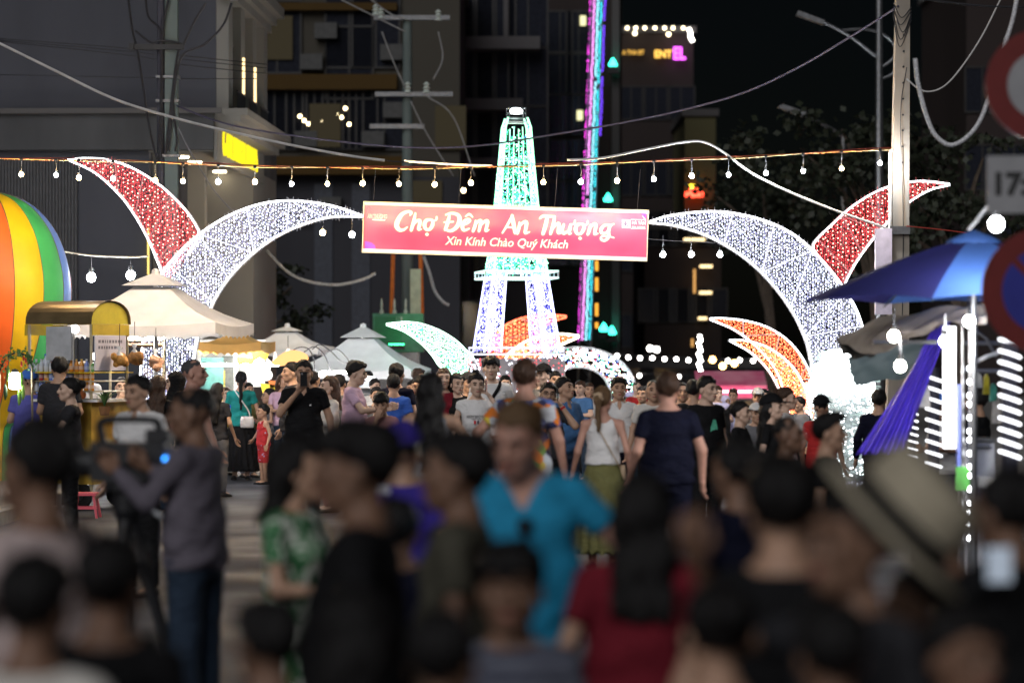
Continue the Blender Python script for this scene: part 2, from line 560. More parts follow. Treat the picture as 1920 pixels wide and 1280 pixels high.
def person(label, cx, top, s, yaw=0, sex='m', skin='tan', hair='short', hairc='black', shirt=None, style='tee', bottom='trousers', botm=None,
           shoem=None, head=(0, 0, 0), arms=('hang', 'hang'), fat=0.0, kid=False, hat=None, hatm=None, group='people in the night market crowd',
           face=True, glasses=False, collar=False, sink=(0, -.012, -.024), long_hair_len=1.15, hem=None, category='person', neck_v=False):
    """cx, top: photo pixel of the head; s: photo pixels per metre there"""
    d = F / s
    H = HC - (top - YH) / s
    N_PEOPLE[0] += 1
    ph = N_PEOPLE[0] * 1.7
    hs = 1.05 + (max(0.0, min(0.30, (1.62 - H) * 0.55)) if kid else 0.0)
    if hat: H -= .025
    k = H / (1.515 + 0.252 * hs + sink[2])
    rj = random.Random(N_PEOPLE[0] * 7 + 1); sink = np.array(sink)
    root = thing('person', label, category, ((cx - 960) / s, d, 0), R(yaw), group)
    Rm = rotm(*head); piv = np.array((0, .012, 1.50))
    def hp(p):       # head point, canonical -> posed
        return Rm @ ((np.array(p) - piv) * hs) + piv + sink
    joints = []
    for side, a in ((-1, arms[0]), (1, arms[1])):
        if isinstance(a, str): a = ARM[a]
        e, w, pose, th = a
        e = np.array(e) + np.array((rj.uniform(-.01, .02), rj.uniform(-.03, .03), rj.uniform(-.01, .01)))
        w = np.array(w) + (np.array((rj.uniform(-.015, .03), rj.uniform(-.06, .03), rj.uniform(-.01, .02))) if pose == 'relaxed' else 0)
        S = np.array((side, 1, 1))
        joints.append((side, np.array((side * .172, .008, 1.384)), np.array(e) * S, np.array(w) * S, pose, np.array(th, float) * S))
    tp = torso_profile(sex, fat)
    # ---- body
    xs_ = [abs(j[2][0]) for j in joints] + [abs(j[3][0]) for j in joints] + [.3]
    xm = max(xs_) + .09
    ym = min([j[3][1] for j in joints] + [-.2]) - .09
    rr = .12 * hs + .02
    hc = hp((0, -.01, 1.62))
    hx0, hx1 = hc[0] - rr, hc[0] + rr; hy0, hy1 = hc[1] - rr - .03, hc[1] + rr + .02
    C, Fi = .024, .0105
    hy0 = max(hy0, ym + .03)
    f = Field(steps((-xm, hx0, C), (hx0, hx1, Fi), (hx1, xm, C)), steps((ym, hy0, C), (hy0, hy1, Fi), (hy1, max(.28, hy1 + .05), C)),
              steps((-.02, 1.40, C), (1.40, 1.55 + .27 * hs, Fi)))
    f.loft(tp, 0.0)
    sh_r = .050 if sex == 'm' else .041
    for side, sh, e, w, pose, th in joints:
        f.capsule(sh + np.array((-side * .07, 0, .016)), sh, sh_r - .004, sh_r, .04)
        f.capsule(sh, e, sh_r - .006, .040 if sex == 'm' else .034, .03)
        f.capsule(e, w, .040 if sex == 'm' else .033, .026 if sex == 'm' else .022, .02)
    for side in (-1, 1):
        f.capsule((side * .085, 0, .86), (side * .095, -.005, .49), .088, .056, .04)
        f.capsule((side * .095, -.005, .49), (side * .098, .02, .09), .056, .038, .02)
        f.capsule((side * .098, .02, .06), (side * .112, -.12, .035), .038, .030, .02)
    f.capsule((0, .022, 1.42), hp((0, .012, 1.57)), .056 if sex == 'm' else .047, (.052 if sex == 'm' else .044) * hs, .03)
    # head in its own turned frame
    lo = hc - .19 * hs; hi = hc + .19 * hs
    r_, X, Y, Z = f.sub(lo, hi)
    dx, dy, dz = X - piv[0] - sink[0], Y - piv[1] - sink[1], Z - piv[2] - sink[2]
    hx, hy, hz = [(Rm[0, i] * dx + Rm[1, i] * dy + Rm[2, i] * dz) / hs + piv[i] for i in range(3)]
    def ell(c, r):
        r = np.array(r)
        return (np.sqrt(((hx - c[0]) / r[0]) ** 2 + ((hy - c[1]) / r[1]) ** 2 + ((hz - c[2]) / r[2]) ** 2) - 1) * r.min()
    def sm(a, b, k_):
        h = np.clip(.5 + .5 * (a - b) / k_, 0, 1); return a + (b - a) * h - k_ * h * (1 - h)
    def cap(a, b, ra, rb):
        a = np.array(a); b = np.array(b); ab = b - a; L2 = ab @ ab
        t = np.clip(((hx - a[0]) * ab[0] + (hy - a[1]) * ab[1] + (hz - a[2]) * ab[2]) / L2, 0, 1)
        return np.sqrt((hx - a[0] - ab[0] * t) ** 2 + (hy - a[1] - ab[1] * t) ** 2 + (hz - a[2] - ab[2] * t) ** 2) - (ra + (rb - ra) * t)
    D = ell((0, .018, 1.658), (.077, .097, .092))
    jw = .060 if sex == 'm' else .055
    D = sm(D, ell((0, -.030, 1.598), (jw, .062, .080)), .03)
    D = sm(D, ell((0, -.066, 1.541), (.030, .026, .024)), .03)
    D = sm(D, cap((-.052, -.01, 1.565), (0, -.06, 1.535), .018, .018), .025)
    D = sm(D, cap((.052, -.01, 1.565), (0, -.06, 1.535), .018, .018), .025)
    D = sm(D, cap((-.04, -.072, 1.658), (.04, -.072, 1.658), .016, .016), .022)
    D = sm(D, ell((-.042, -.062, 1.607), (.024, .022, .022)), .02)
    D = sm(D, ell((.042, -.062, 1.607), (.024, .022, .022)), .02)
    for sx in (-1, 1):
        e = ell((sx * .033, -.102, 1.636), (.022, .018, .014))
        D = np.maximum(D, -e) if False else -sm(-D, e, .016)
        D = sm(D, ell((sx * .080, .012, 1.612), (.010, .024, .034)), .008)
    D = sm(D, cap((0, -.092, 1.645), (0, -.113, 1.602), .009, .014), .012)
    D = sm(D, cap((-.013, -.097, 1.598), (.013, -.097, 1.598), .010, .010), .010)
    D = sm(D, ell((0, -.092, 1.566), (.024, .010, .013)), .012)
    D = D * hs
    fa = f.F[r_]
    h = np.clip(.5 + .5 * (fa - D) / .022, 0, 1)
    f.F[r_] = fa + (D - fa) * h - .022 * h * (1 - h)
    V, Q = f.mesh()
    Vs, Qs = [V], [Q]; off = len(V)
    for side, sh, e, w, pose, th in joints:
        hv, hq = HANDS[pose]
        u = (w - e) / np.linalg.norm(w - e)
        v = th - u * (th @ u); v /= np.linalg.norm(v)
        n_ = np.cross(u, v) * (-side)
        # palm faces the body for a hanging arm
        B = np.stack([u, v, n_], 1)
        sc = .92 if sex == 'f' else 1.0
        hw = (hv * sc) @ B.T + w
        q = hq + off
        if np.linalg.det(B) < 0: q = q[:, ::-1]
        Vs.append(hw); Qs.append(q); off += len(hw)
    body = mesh_obj('body', np_mesh('body', np.concatenate(Vs) * k, np.concatenate(Qs), SKIN[skin]), None, root)
    # ---- face
    if face:
        def put(name, me, p, tw=0.0, sx=1.0):
            o = bpy.data.objects.new(name, me); COL.objects.link(o); o.parent = body
            M = Matrix(Rm.tolist()).to_4x4()
            o.matrix_local = Matrix.Translation(Vector(hp(p) * k)) @ M @ Matrix.Rotation(tw, 4, 'Z') @ Matrix.Diagonal((k * hs * sx, k * hs, k * hs, 1))
        for sx in (-1, 1):
            put('eye', _eye_me, (sx * .033, -.0855, 1.637), sx * .25)
            put('eyebrow', _brow_me, (sx * .034, -.092, 1.660), sx * .32)
        put('mouth', _lip_me, (0, -.1035, 1.566))
        if glasses:
            g = MB()
            for sx in (-1, 1):
                g.tube([(sx * .034 + .024 * math.cos(a), -.108 + .006 * math.cos(a) * sx, 1.638 + .019 * math.sin(a)) for a in np.linspace(0, 2 * math.pi, 13)], .0022, 4, False)
                g.tube([(sx * .058, -.104, 1.645), (sx * .083, .01, 1.642)], .0022, 4)
            g.tube([(-.010, -.11, 1.640), (.010, -.11, 1.640)], .0022, 4)
            g.v = [tuple(hp(p) * k) for p in g.v]
            g.build('glasses', mat('glasses frame', (.02, .02, .022), .3), body)
    # ---- hair
    if hair != 'bald':
        st = .0125
        zlo = 1.40
        if hair in ('long', 'ponytail'): zlo = long_hair_len
        ext = .17 if hair in ('bun', 'ponytail') else .15
        g = Field(np.arange(-.125, .126, st), np.arange(-.15, ext + .08, st), np.arange(zlo - .05, 1.80, st))
        g.ellipsoid((0, .020, 1.664), (.088, .108, .100), 0)
        if hair == 'quiff': g.ellipsoid((0, -.045, 1.735), (.066, .062, .036), .03)
        if hair == 'flat': g.ellipsoid((0, .005, 1.728), (.068, .085, .030), .03)
        if hair == 'mop':
            g.ellipsoid((0, -.005, 1.690), (.091, .108, .076), .02); g.ellipsoid((-.02, -.082, 1.690), (.050, .024, .026), .02)
        if hair == 'buzz': g.F += .010
        if hat: g.F += .009
        # face opening
        zf = {'short': 1.700, 'quiff': 1.712, 'flat': 1.703, 'buzz': 1.708, 'mop': 1.672, 'long': 1.694, 'ponytail': 1.702, 'bun': 1.702, 'receding': 1.735}.get(hair, 1.70)
        def cutface(X, Y, Z):
            # keep above a surface that falls from the hairline over the temples to the nape
            zh = zf - .006
            zc = np.where(Y < -.058, zh + (-.058 - Y) * 0.05, np.where(Y < .002, zh - (Y + .058) / .060 * (zh - 1.630), 1.630 - (Y - .002) / .11 * .095))
            return Z - zc + .006 * np.sin(95 * X + ph) * np.sin(60 * Y + 2 * ph) + .004 * np.sin(170 * X + 90 * Y)
        if hair in ('long',):
            g.loft([(long_hair_len, 0, .125, .075, .030), (1.35, 0, .112, .095, .042), (1.5, 0, .075, .098, .062), (1.62, 0, .05, .094, .085), (1.68, 0, .03, .086, .09)], .02, .006, ph)
            def cutf(X, Y, Z):
                zc = np.where(Y < -.02, zf, np.where(Y < .018, zf - (Y + .02) / .038 * .40, -5.0))
                return Z - zc
            g.cut(cutf)
        else:
            g.cut(cutface)
        if hair == 'ponytail':
            g.capsule((0, .115, 1.69), (0, .165, 1.63), .026, .034, .02); g.capsule((0, .165, 1.63), (0, .135, long_hair_len), .034, .018, .02)
        if hair == 'bun':
            g.ellipsoid((0, .130, 1.690), (.044, .042, .044), .012)
        if hair == 'topbun':
            g.ellipsoid((0, .05, 1.775), (.034, .034, .036), .012)
        r2, X, Y, Z = g.sub((-9,) * 3, (9,) * 3)
        g.F += .0055 * np.sin(70 * X + ph) * np.sin(55 * Y + 31 * Z + ph) + .0045 * np.sin(130 * X + 60 * Z) * np.sin(95 * Y)
        V, Q = g.mesh()
        V = (V - piv) * hs @ Rm.T + piv + sink
        mesh_obj('hair', np_mesh('hair', V * k, Q, HAIRM[hairc]), None, root)
    # ---- hat
    if hat == 'cap':
        g = Field(np.arange(-.13, .131, .012), np.arange(-.24, .16, .012), np.arange(1.60, 1.83, .012))
        g.ellipsoid((0, .016, 1.678), (.103, .124, .114), 0)
        g.cut(lambda X, Y, Z: Z - (1.690 - .20 * (Y + .02)) + 0 * X)
        def brim(X, Y, Z):
            return np.maximum(np.sqrt((X / .078) ** 2 + ((Y + .09) / .105) ** 2) * .08 - .08, np.abs(Z - (1.702 - 1.4 * X * X + .10 * (Y + .09))) - .007)
        g.union(brim, (-.1, -.21, 1.66), (.1, 0, 1.74), .004)
        g.capsule((0, .016, 1.792), (0, .016, 1.797), .008, .008, .004)
        V, Q = g.mesh(); V = (V - piv) * hs @ Rm.T + piv + sink
        mesh_obj('cap', np_mesh('cap', V * k, Q, hatm), None, root)
    elif hat == 'hijab':
        g = Field(np.arange(-.2, .201, .014), np.arange(-.2, .2, .014), np.arange(1.28, 1.80, .014))
        g.ellipsoid((0, .02, 1.665), (.096, .115, .105), 0)
        g.loft([(1.33, 0, .0, .185, .125), (1.42, 0, .0, .16, .12), (1.52, 0, .012, .10, .10), (1.65, 0, .02, .094, .11)], .03, .004, ph)
        g.cut(lambda X, Y, Z: np.sqrt((X / .056) ** 2 + ((Z - 1.615) / .082) ** 2) - 1 + np.where(Y > -.02, 5, 0))
        V, Q = g.mesh(); V = (V - piv) * np.array((hs, hs, hs)) @ Rm.T + piv + sink
        mesh_obj('headscarf', np_mesh('headscarf', V * k, Q, hatm), None, root)
    # ---- shirt
    if shirt is not None:
        hz_ = hem if hem is not None else (.86 if style != 'crop' else .98)
        g = Field(np.arange(-xm, xm + .01, .0185), np.arange(min(ym, -.24), .26, .0185), np.arange(hz_ - .05, 1.56, .0185))
        pr = []
        for z, ax, ay, rx, ry in tp:
            if z < hz_ - .06: continue
            ease = .017 + (.012 if z < 1.2 else 0) + (.012 if z < 1.1 and sex == 'm' else 0)
            pr.append((z, ax, ay, rx + ease, ry + ease * .9))
        pr = [r for r in pr if r[0] <= 1.46]
        pr[0] = (hz_,) + pr[0][1:]
        g.loft(pr, 0, .0055, ph)
        if style in ('tank',):
            for sx in (-1, 1):
                g.cut(lambda X, Y, Z, sx=sx: np.sqrt(((X - sx * .20) / .078) ** 2 + ((Z - 1.40) / .11) ** 2) - 1 + 0 * Y)
            g.cut(lambda X, Y, Z: np.sqrt((X / .075) ** 2 + ((Z - 1.48) / .085) ** 2) - 1 + 0 * Y)
        else:
            frac = {'tee': .62, 'polo': .58, 'long': 1.0, 'crop': .4, 'cap': .25}.get(style, .62)
            for side, sh, e, w, pose, th in joints:
                s0 = sh + np.array((-side * .06, 0, .012))
                if frac < 1:
                    end = sh + (e - sh) * frac
                    g.capsule(s0, sh, sh_r + .008, sh_r + .007, .035)
                    g.capsule(sh, end, sh_r + .008, .060 if sex == 'm' else .052, .02, flat=1)
                else:
                    g.capsule(s0, sh, sh_r + .008, sh_r + .008, .035)
                    g.capsule(sh, e, sh_r + .008, .050, .02)
                    g.capsule(e, e + (w - e) * .93, .054, .038, .02, flat=1)
            g.cut(lambda X, Y, Z: np.maximum(np.sqrt(X ** 2 + (Y - .008) ** 2) - .066, 1.43 - Z))
            if neck_v or style == 'polo' or collar:
                g.cut(lambda X, Y, Z: np.maximum(np.abs(X) - (Z - (1.33 if neck_v else 1.36)) * .55, Y + .0) + 0 * Z)
        r2, X, Y, Z = g.sub((-9,) * 3, (9,) * 3)
        g.F += .0035 * np.sin(38 * Z + 24 * X + ph) * np.sin(21 * X - 30 * Y) + .004 * np.clip(1.25 - Z, 0, .3) / .3 * np.sin(46 * Z + 30 * np.abs(X) + ph)
        V, Q = g.mesh()
        so = mesh_obj('shirt', np_mesh('shirt', V * k, Q, shirt), None, root)
        if collar or style == 'polo':
            c = MB()
            n = 15
            vs = []
            for i in range(n):
                a = -math.pi / 2 + .30 + (2 * math.pi - .60) * i / (n - 1)
                fr = -math.sin(a)
                for rr_, zz in ((.060, 1.474 - .014 * fr), (.066, 1.479 - .014 * fr), (.092, 1.438 - .040 * max(0, fr) ** 3), (.082, 1.430 - .040 * max(0, fr) ** 3)):
                    vs.append((rr_ * math.cos(a), .012 + rr_ * math.sin(a), zz))
            fs = []
            for i in range(n - 1):
                for j in range(4):
                    fs.append((i * 4 + j, i * 4 + (j + 1) % 4, i * 4 + 4 + (j + 1) % 4, i * 4 + 4 + j))
            c.add([(x * k, y * k, z * k) for x, y, z in vs], fs).build('collar', shirt, so, True)
    # ---- lower body
    if bottom in ('trousers', 'shorts'):
        zl = .06 if bottom == 'trousers' else .50
        g = Field(np.arange(-.24, .241, .022), np.arange(-.2, .22, .022), np.arange(zl - .05, 1.05, .022))
        g.loft([(.80, 0, 0, .165, .118), (.90, 0, 0, .180, .124), (1.0, 0, -.004, .164 + .4 * fat, .114 + .4 * fat)], 0, .002, ph)
        for side in (-1, 1):
            g.capsule((side * .088, 0, .86), (side * .098, -.004, .49), .102, .080, .03, flat=1 if bottom == 'shorts' else 0)
            if bottom == 'trousers': g.capsule((side * .098, -.004, .49), (side * .100, .02, .075), .078, .062, .02, flat=1)
        r2, X, Y, Z = g.sub((-9,) * 3, (9,) * 3)
        g.F += .004 * np.sin(33 * Z + 17 * X + ph) * np.sin(19 * Y + 11 * Z)
        V, Q = g.mesh()
        mesh_obj(bottom, np_mesh(bottom, V * k, Q, botm), None, root)
    elif bottom in ('skirt', 'long_skirt'):
        zl = .45 if bottom == 'skirt' else .16
        g = Field(np.arange(-.34, .341, .022), np.arange(-.3, .3, .022), np.arange(zl - .05, 1.07, .022))
        sp = .205 if bottom == 'skirt' else .285
        g.loft([(zl, 0, .0, sp, sp * .85), (.72, 0, .0, .20 if bottom == 'skirt' else .235, .165), (.90, 0, .0, .186, .134), (1.02, 0, -.003, .148, .106)], 0)
        r2, X, Y, Z = g.sub((-9,) * 3, (9,) * 3)
        an = np.arctan2(Y, X)
        g.F += .016 * np.clip((1.0 - Z) / .5, 0, 1) * np.sin(15 * an + 2.2 * Z + ph) + .006 * np.sin(31 * an + ph) * np.clip((1.0 - Z) / .3, 0, 1)
        V, Q = g.mesh()
        mesh_obj('skirt', np_mesh('skirt', V * k, Q, botm), None, root)
    sm_ = shoem or mat('shoe dark', (.025, .022, .02), .6)
    for side in (-1, 1):
        m = MB()
        x = side * .105
        ring = []
        for (y, w_, h_) in ((.085, .030, .06), (.06, .042, .085), (.0, .044, .085), (-.06, .048, .06), (-.13, .050, .05), (-.175, .036, .038), (-.195, .015, .025)):
            ring.append([(x + w_ * math.cos(a) * 1.05 + side * .012 * (.06 - y) / .2, y, max(.0, h_ * .5 + h_ * .5 * math.sin(a))) for a in np.linspace(0, 2 * math.pi, 10, endpoint=False)])
        vs = [p for rg in ring for p in rg]; fs = []
        for i in range(len(ring) - 1):
            for j in range(10):
                fs.append((i * 10 + j, i * 10 + (j + 1) % 10, i * 10 + 10 + (j + 1) % 10, i * 10 + 10 + j))
        fs.append(tuple(range(10))); fs.append(tuple(reversed(range(len(vs) - 10, len(vs)))))
        m.add([(a * k, b * k, c * k) for a, b, c in vs], fs).build('shoe', sm_, root, True)
    root['k'] = k
    root.scale = (rj.uniform(.96, 1.05), rj.uniform(.96, 1.05), 1)
    return root, k, hp, joints

def world_of(root, p):
    """a point of a person's own frame in the world"""
    c, s_ = math.cos(root.rotation_euler.z), math.sin(root.rotation_euler.z)
    return Vector((root.location.x + c * p[0] - s_ * p[1], root.location.y + s_ * p[0] + c * p[1], root.location.z + p[2]))
# ------------------------------------------------------------------ materials of the place
def plaster(name, col, dirt=.25, scale=.6):
    def b(nt, tc):
        n1 = nt.nodes.new('ShaderNodeTexNoise'); n1.inputs['Scale'].default_value = scale; n1.inputs['Detail'].default_value = 8
        mp = nt.nodes.new('ShaderNodeMapping'); mp.inputs['Scale'].default_value = (1, 1, .35)
        nt.links.new(tc.outputs['Object'], mp.inputs['Vector']); nt.links.new(mp.outputs[0], n1.inputs['Vector'])
        c = np.array(col)
        return ramp(nt, n1.outputs['Fac'], [(.3, c * (1 - dirt)), (.6, c), (.8, c * (1 + dirt * .4))])
    return print_mat('plaster ' + name, b, .85)
GREYW = plaster('grey', (0.0684, 0.0705, 0.0850))
GREYW2 = plaster('grey brown', (0.0859, 0.0874, 0.0922), .35, .9)
WHITEW = plaster('white', (0.2015, 0.1938, 0.1783), .15)
BROWNW = plaster('brown', (0.0679, 0.0615, 0.0494), .3, .15)
OCHREW = plaster('ochre', (0.0715, 0.0413, 0.0110), .25, .15)
DARKW = plaster('dark', (0.0440, 0.0414, 0.0440), .3, .12)
TOWERW = plaster('tower', (0.0375, 0.0285, 0.0270), .3, .12)
SLABW = plaster('slab', (0.0975, 0.0922, 0.0922), .15, .2)
GLASSW = mat('window glass at night', (.018, .02, .028), .12, .2, spec=.5)
FRAMEW = mat('window frame', (0.0196, 0.0182, 0.0175), .5)
METAL = mat('galvanised steel', (.19, .195, .205), .38, .2, 14, metal=.85)
PAINTED = mat('white painted steel', (.72, .72, .74), .4, .06)
BLACKP = mat('black plastic', (.018, .018, .02), .5, .2)
CABLE = mat('black cable', (.02, .02, .024), .5, .2)
CABLEW = mat('pale grey conduit', (.62, .60, .58), .5, .15, 6)
CONCRETE = plaster('concrete pole', (0.3570, 0.3145, 0.2635), .3, 2.5)
CONCRETE2 = plaster('concrete pole teal lit', (0.1181, 0.1476, 0.1427), .25, 2.5)  # teal light falling on the concrete, put into its base colour
WARM = (1.0, .66, .30); COOL = (.86, .92, 1.0); WARMW = (1.0, .80, .52)

# ------------------------------------------------------------------ ground
def asphalt(nt, tc):
    n = nt.nodes.new('ShaderNodeTexNoise'); n.inputs['Scale'].default_value = 90; n.inputs['Detail'].default_value = 3
    m = nt.nodes.new('ShaderNodeTexNoise'); m.inputs['Scale'].default_value = .8; m.inputs['Detail'].default_value = 6
    nt.links.new(tc.outputs['Object'], n.inputs['Vector']); nt.links.new(tc.outputs['Object'], m.inputs['Vector'])
    a = nt.nodes.new('ShaderNodeMath'); a.operation = 'ADD'
    b = nt.nodes.new('ShaderNodeMath'); b.operation = 'MULTIPLY'; b.inputs[1].default_value = .5
    nt.links.new(n.outputs['Fac'], a.inputs[0]); nt.links.new(m.outputs['Fac'], a.inputs[1]); nt.links.new(a.outputs[0], b.inputs[0])
    return ramp(nt, b.outputs[0], [(.38, (.030, .031, .038)), (.5, (.050, .052, .064)), (.62, (.085, .088, .105))])
ASPH = print_mat('asphalt', asphalt, .62)
_nt = ASPH.node_tree; _n = _nt.nodes.new('ShaderNodeTexNoise'); _n.inputs['Scale'].default_value = .55; _n.inputs['Detail'].default_value = 5
_tc = _nt.nodes.new('ShaderNodeTexCoord'); _nt.links.new(_tc.outputs['Object'], _n.inputs['Vector'])
_mr = _nt.nodes.new('ShaderNodeMapRange'); _mr.inputs['From Min'].default_value = .35; _mr.inputs['From Max'].default_value = .65; _mr.inputs['To Min'].default_value = .5; _mr.inputs['To Max'].default_value = .85
_nt.links.new(_n.outputs['Fac'], _mr.inputs['Value']); _nt.links.new(_mr.outputs[0], _nt.nodes['Principled BSDF'].inputs['Roughness'])
_nt.nodes['Principled BSDF'].inputs['Specular IOR Level'].default_value = .3
tag(MB().quad((-400, -30, 0), (400, -30, 0), (400, 900, 0), (-400, 900, 0)).build('street', ASPH), kind='structure')
PAVE = mat('pavement', (.19, .18, .17), .8, .2, 3, .3, 60)
KERB = mat('kerb', (.30, .29, .28), .8, .2)
tag(MB().box(-40, -5.6, 24, 130, 0, .14).build('pavement', PAVE), kind='structure')
tag(MB().box(6.2, 40, 24, 130, 0, .14).build('pavement', PAVE), kind='structure')
kr = thing('kerb', None, None, (0, 0, 0)); tag(kr, kind='structure')
ks = MB().box(-.10, .10, -.49, .49, 0, .145).mesh('kerb_stone', [KERB])
for x in (-5.5, 6.1):
    for i in range(40):
        o = mesh_obj('kerb_stone', ks, None, kr); o.location = (x, 24.5 + i, .002 * (i % 3))
def line_paint(nt, tc):
    n = nt.nodes.new('ShaderNodeTexNoise'); n.inputs['Scale'].default_value = 14; n.inputs['Detail'].default_value = 6
    nt.links.new(tc.outputs['Object'], n.inputs['Vector'])
    return ramp(nt, n.outputs['Fac'], [(.35, (.1, .1, .1)), (.5, (.62, .62, .6))])
LINE = print_mat('road paint', line_paint, .7)
mk = MB()
for y in range(12, 90, 6):
    mk.quad((-1.3, y, .004), (-1.15, y, .004), (-1.15, y + 3, .004), (-1.3, y + 3, .004))
tag(mk.build('road_marking', LINE), kind='structure')

# ------------------------------------------------------------------ buildings
def window_mesh(w, h, mull=1):
    fr = MB(); t = .07
    fr.box(-w / 2, w / 2, -.06, .06, -h / 2, -h / 2 + t); fr.box(-w / 2, w / 2, -.06, .06, h / 2 - t, h / 2)
    fr.box(-w / 2, -w / 2 + t, -.06, .06, -h / 2 + t, h / 2 - t); fr.box(w / 2 - t, w / 2, -.06, .06, -h / 2 + t, h / 2 - t)
    for i in range(mull):
        x = -w / 2 + w * (i + 1) / (mull + 1)
        fr.box(x - .03, x + .03, -.05, .05, -h / 2 + t, h / 2 - t)
    return fr.mesh('window', [FRAMEW]), MB().box(-w / 2 + t, w / 2 - t, -.015, .015, -h / 2 + t, h / 2 - t).mesh('pane', [GLASSW])

def block(name, label, d, px0, px1, py_top, depth, wall, cols=0, rows=(), wsize=(1.2, 1.6), z0=0.0, cat='building', roof=True):
    """a building whose front at depth d spans photo columns px0..px1"""
    x0, x1 = pxx(px0, d), pxx(px1, d)
    zt = pz(py_top, d)
    b = thing(name, label, cat, ((x0 + x1) / 2, d, 0))
    w = x1 - x0
    MB().box(-w / 2, w / 2, 0, depth, z0, zt).build('wall', wall, b)
    if roof:
        MB().box(-w / 2 - .15, w / 2 + .15, -.15, depth + .15, zt, zt + .35).build('roof', SLABW, b)
    if cols:
        wm, pm = window_mesh(*wsize)
        for r in rows:
            for c in range(cols):
                o = mesh_obj('window', wm, None, b)
                o.location = (-w / 2 + w * (c + .5) / cols, -.04, r)
                p_ = mesh_obj('pane', pm, None, o)
    return b, w, zt

# --- pale building at the left, with its lit side front
bL = thing('building', 'pale grey corner building at left with lit pilasters and a yellow sign', 'building', (0, 0, 0))
D0 = 50.0
xe = pxx(405, D0)            # corner
MB().box(-24, xe, D0, D0 + 5.6, pz(208, D0), pz(-60, D0)).build('upper_wall', GREYW, bL)
MB().box(-24, xe + .005, D0 - .35, D0 + 9, pz(283, D0), pz(212, D0)).build('lower_wall', GREYW2, bL)
MB().box(-24, pxx(282, D0), D0 - .2, D0 + 9, 0, pz(283, D0) - .002).build('ground_wall', GREYW, bL)
MB().box(pxx(282, D0) + .002, xe, D0 + 5.2, D0 + 9, 0, pz(283, D0) - .002).build('porch_wall', WHITEW, bL)
led = MB(); led.box(-24, xe + .15, D0 - .45, D0 - .352, pz(216, D0), pz(206, D0)); led.build('ledge', SLABW, bL)
# shutter door
sh = MB()
for i in range(30):
    x0 = pxx(-30, D0) + i * .056
    sh.box(x0, x0 + .045, D0 - .26, D0 - .202, 0, pz(300, D0))
shs = sh.build('shutter', mat('dark shutter', (.05, .05, .055), .5, .2), bL)
# side front along the street: pilasters, tall windows, cornice
side_top = pz(-8, D0)
for i, y in enumerate((D0 + .02, D0 + 1.7, D0 + 3.4, D0 + 5.1)):
    MB().box(xe, xe + .22, y, y + .55, pz(203, D0), side_top - .002).build('pilaster', WHITEW, bL)
crn = MB()
for k, (o, h0, h1) in enumerate(((.26, 0, .16), (.36, .16, .30), (.50, .30, .5))):
    crn.box(xe, xe + o, D0 - .2 - o * .3, D0 + 5.9 + o * .4, side_top + h0, side_top + h1 - .002)
crn.build('cornice', WHITEW, bL)
crn = MB()
zb = pz(243, D0)
for k, (o, h0, h1) in enumerate(((.34, 0, .12), (.46, .12, .24), (.58, .24, .36))):
    crn.box(xe, xe + o, D0 - .2, D0 + 6.6, zb + h0, zb + h1 - .002)
crn.build('cornice', WHITEW, bL)
for y in (D0 + .58, D0 + 2.28, D0 + 3.98):
    w_ = MB().box(xe + .002, xe + .08, y + .02, y + 1.08, pz(215, D0), pz(65, D0)).build('window', FRAMEW, bL)
    MB().box(xe + .082, xe + .1, y + .1, y + 1.0, pz(208, D0), pz(72, D0)).build('pane', GLASSW, w_)
    rl = MB()
    for q in range(7): rl.tube([(xe + .3, y + .08 + q * .155, pz(232, D0)), (xe + .3, y + .08 + q * .155, pz(165, D0))], .014, 4)
    rl.tube([(xe + .3, y, pz(165, D0)), (xe + .3, y + 1.1, pz(165, D0))], .02, 5)
    rl.build('railing', BLACKP, bL)
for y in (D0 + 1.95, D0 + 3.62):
    MB().box(xe + .222, xe + .25, y - .07, y + .07, pz(225, D0), pz(88, D0)).build('wall_glow', glow('uplit pilaster glow', (1, .72, .34), 1.9), bL)  # glowing strips added to imitate uplight on the pilasters, not fittings
# fascia with the yellow letters, soffit and down lights
zf0, zf1 = pz(303, D0), zb - .002
MB().box(xe + .006, xe + .06, D0 - .3, D0 + 6.4, zf0, zf1).build('fascia', WHITEW, bL)
zs_ = pz(283, D0) - .03
MB().box(pxx(283, D0), xe + .004, D0 - .3, D0 + 5.1, zs_, zs_ + .025).build('soffit', WHITEW, bL)
for (px, py) in ((337, 290), (357, 301), (395, 320)):
    y = D0 + .9 + (px - 337) * .070
    MB().lathe([(.0001, 0), (.13, 0), (.13, .03), (.0001, .03)], 14, (pxx(px, y), y, zs_ - .032)).build('down_light', glow('warm downlight', (1, .84, .55), 9), bL)
sg = thing('shop_sign', 'glowing yellow letter sign on the fascia of the grey corner building', 'sign', (xe + .065, D0 + .35, 5.57), R(-2))
for j, (word, y0, y1) in enumerate((('GOLD', 0.0, 1.72), ('HOLI', 1.84, 3.3), ('DAYS', 3.42, 4.8))):
    me = text_mesh(word, 1.0, 0, -.022, .02, space=1.3)
    co = np.zeros(len(me.vertices) * 3); me.vertices.foreach_get('co', co); co = co.reshape(-1, 3)
    mn, mx = co.min(0), co.max(0)
    q = np.zeros_like(co)
    q[:, 1] = y0 + (co[:, 0] - mn[0]) / (mx[0] - mn[0]) * (y1 - y0)
    q[:, 2] = ((co[:, 1] - mn[1]) / (mx[1] - mn[1]) - .5) * .50
    q[:, 0] = co[:, 2] + .03
    me.vertices.foreach_set('co', q.ravel()); me.update()
    mesh_obj('letters', me, glow('yellow sign', (1.0, .78, .02), .95), sg)
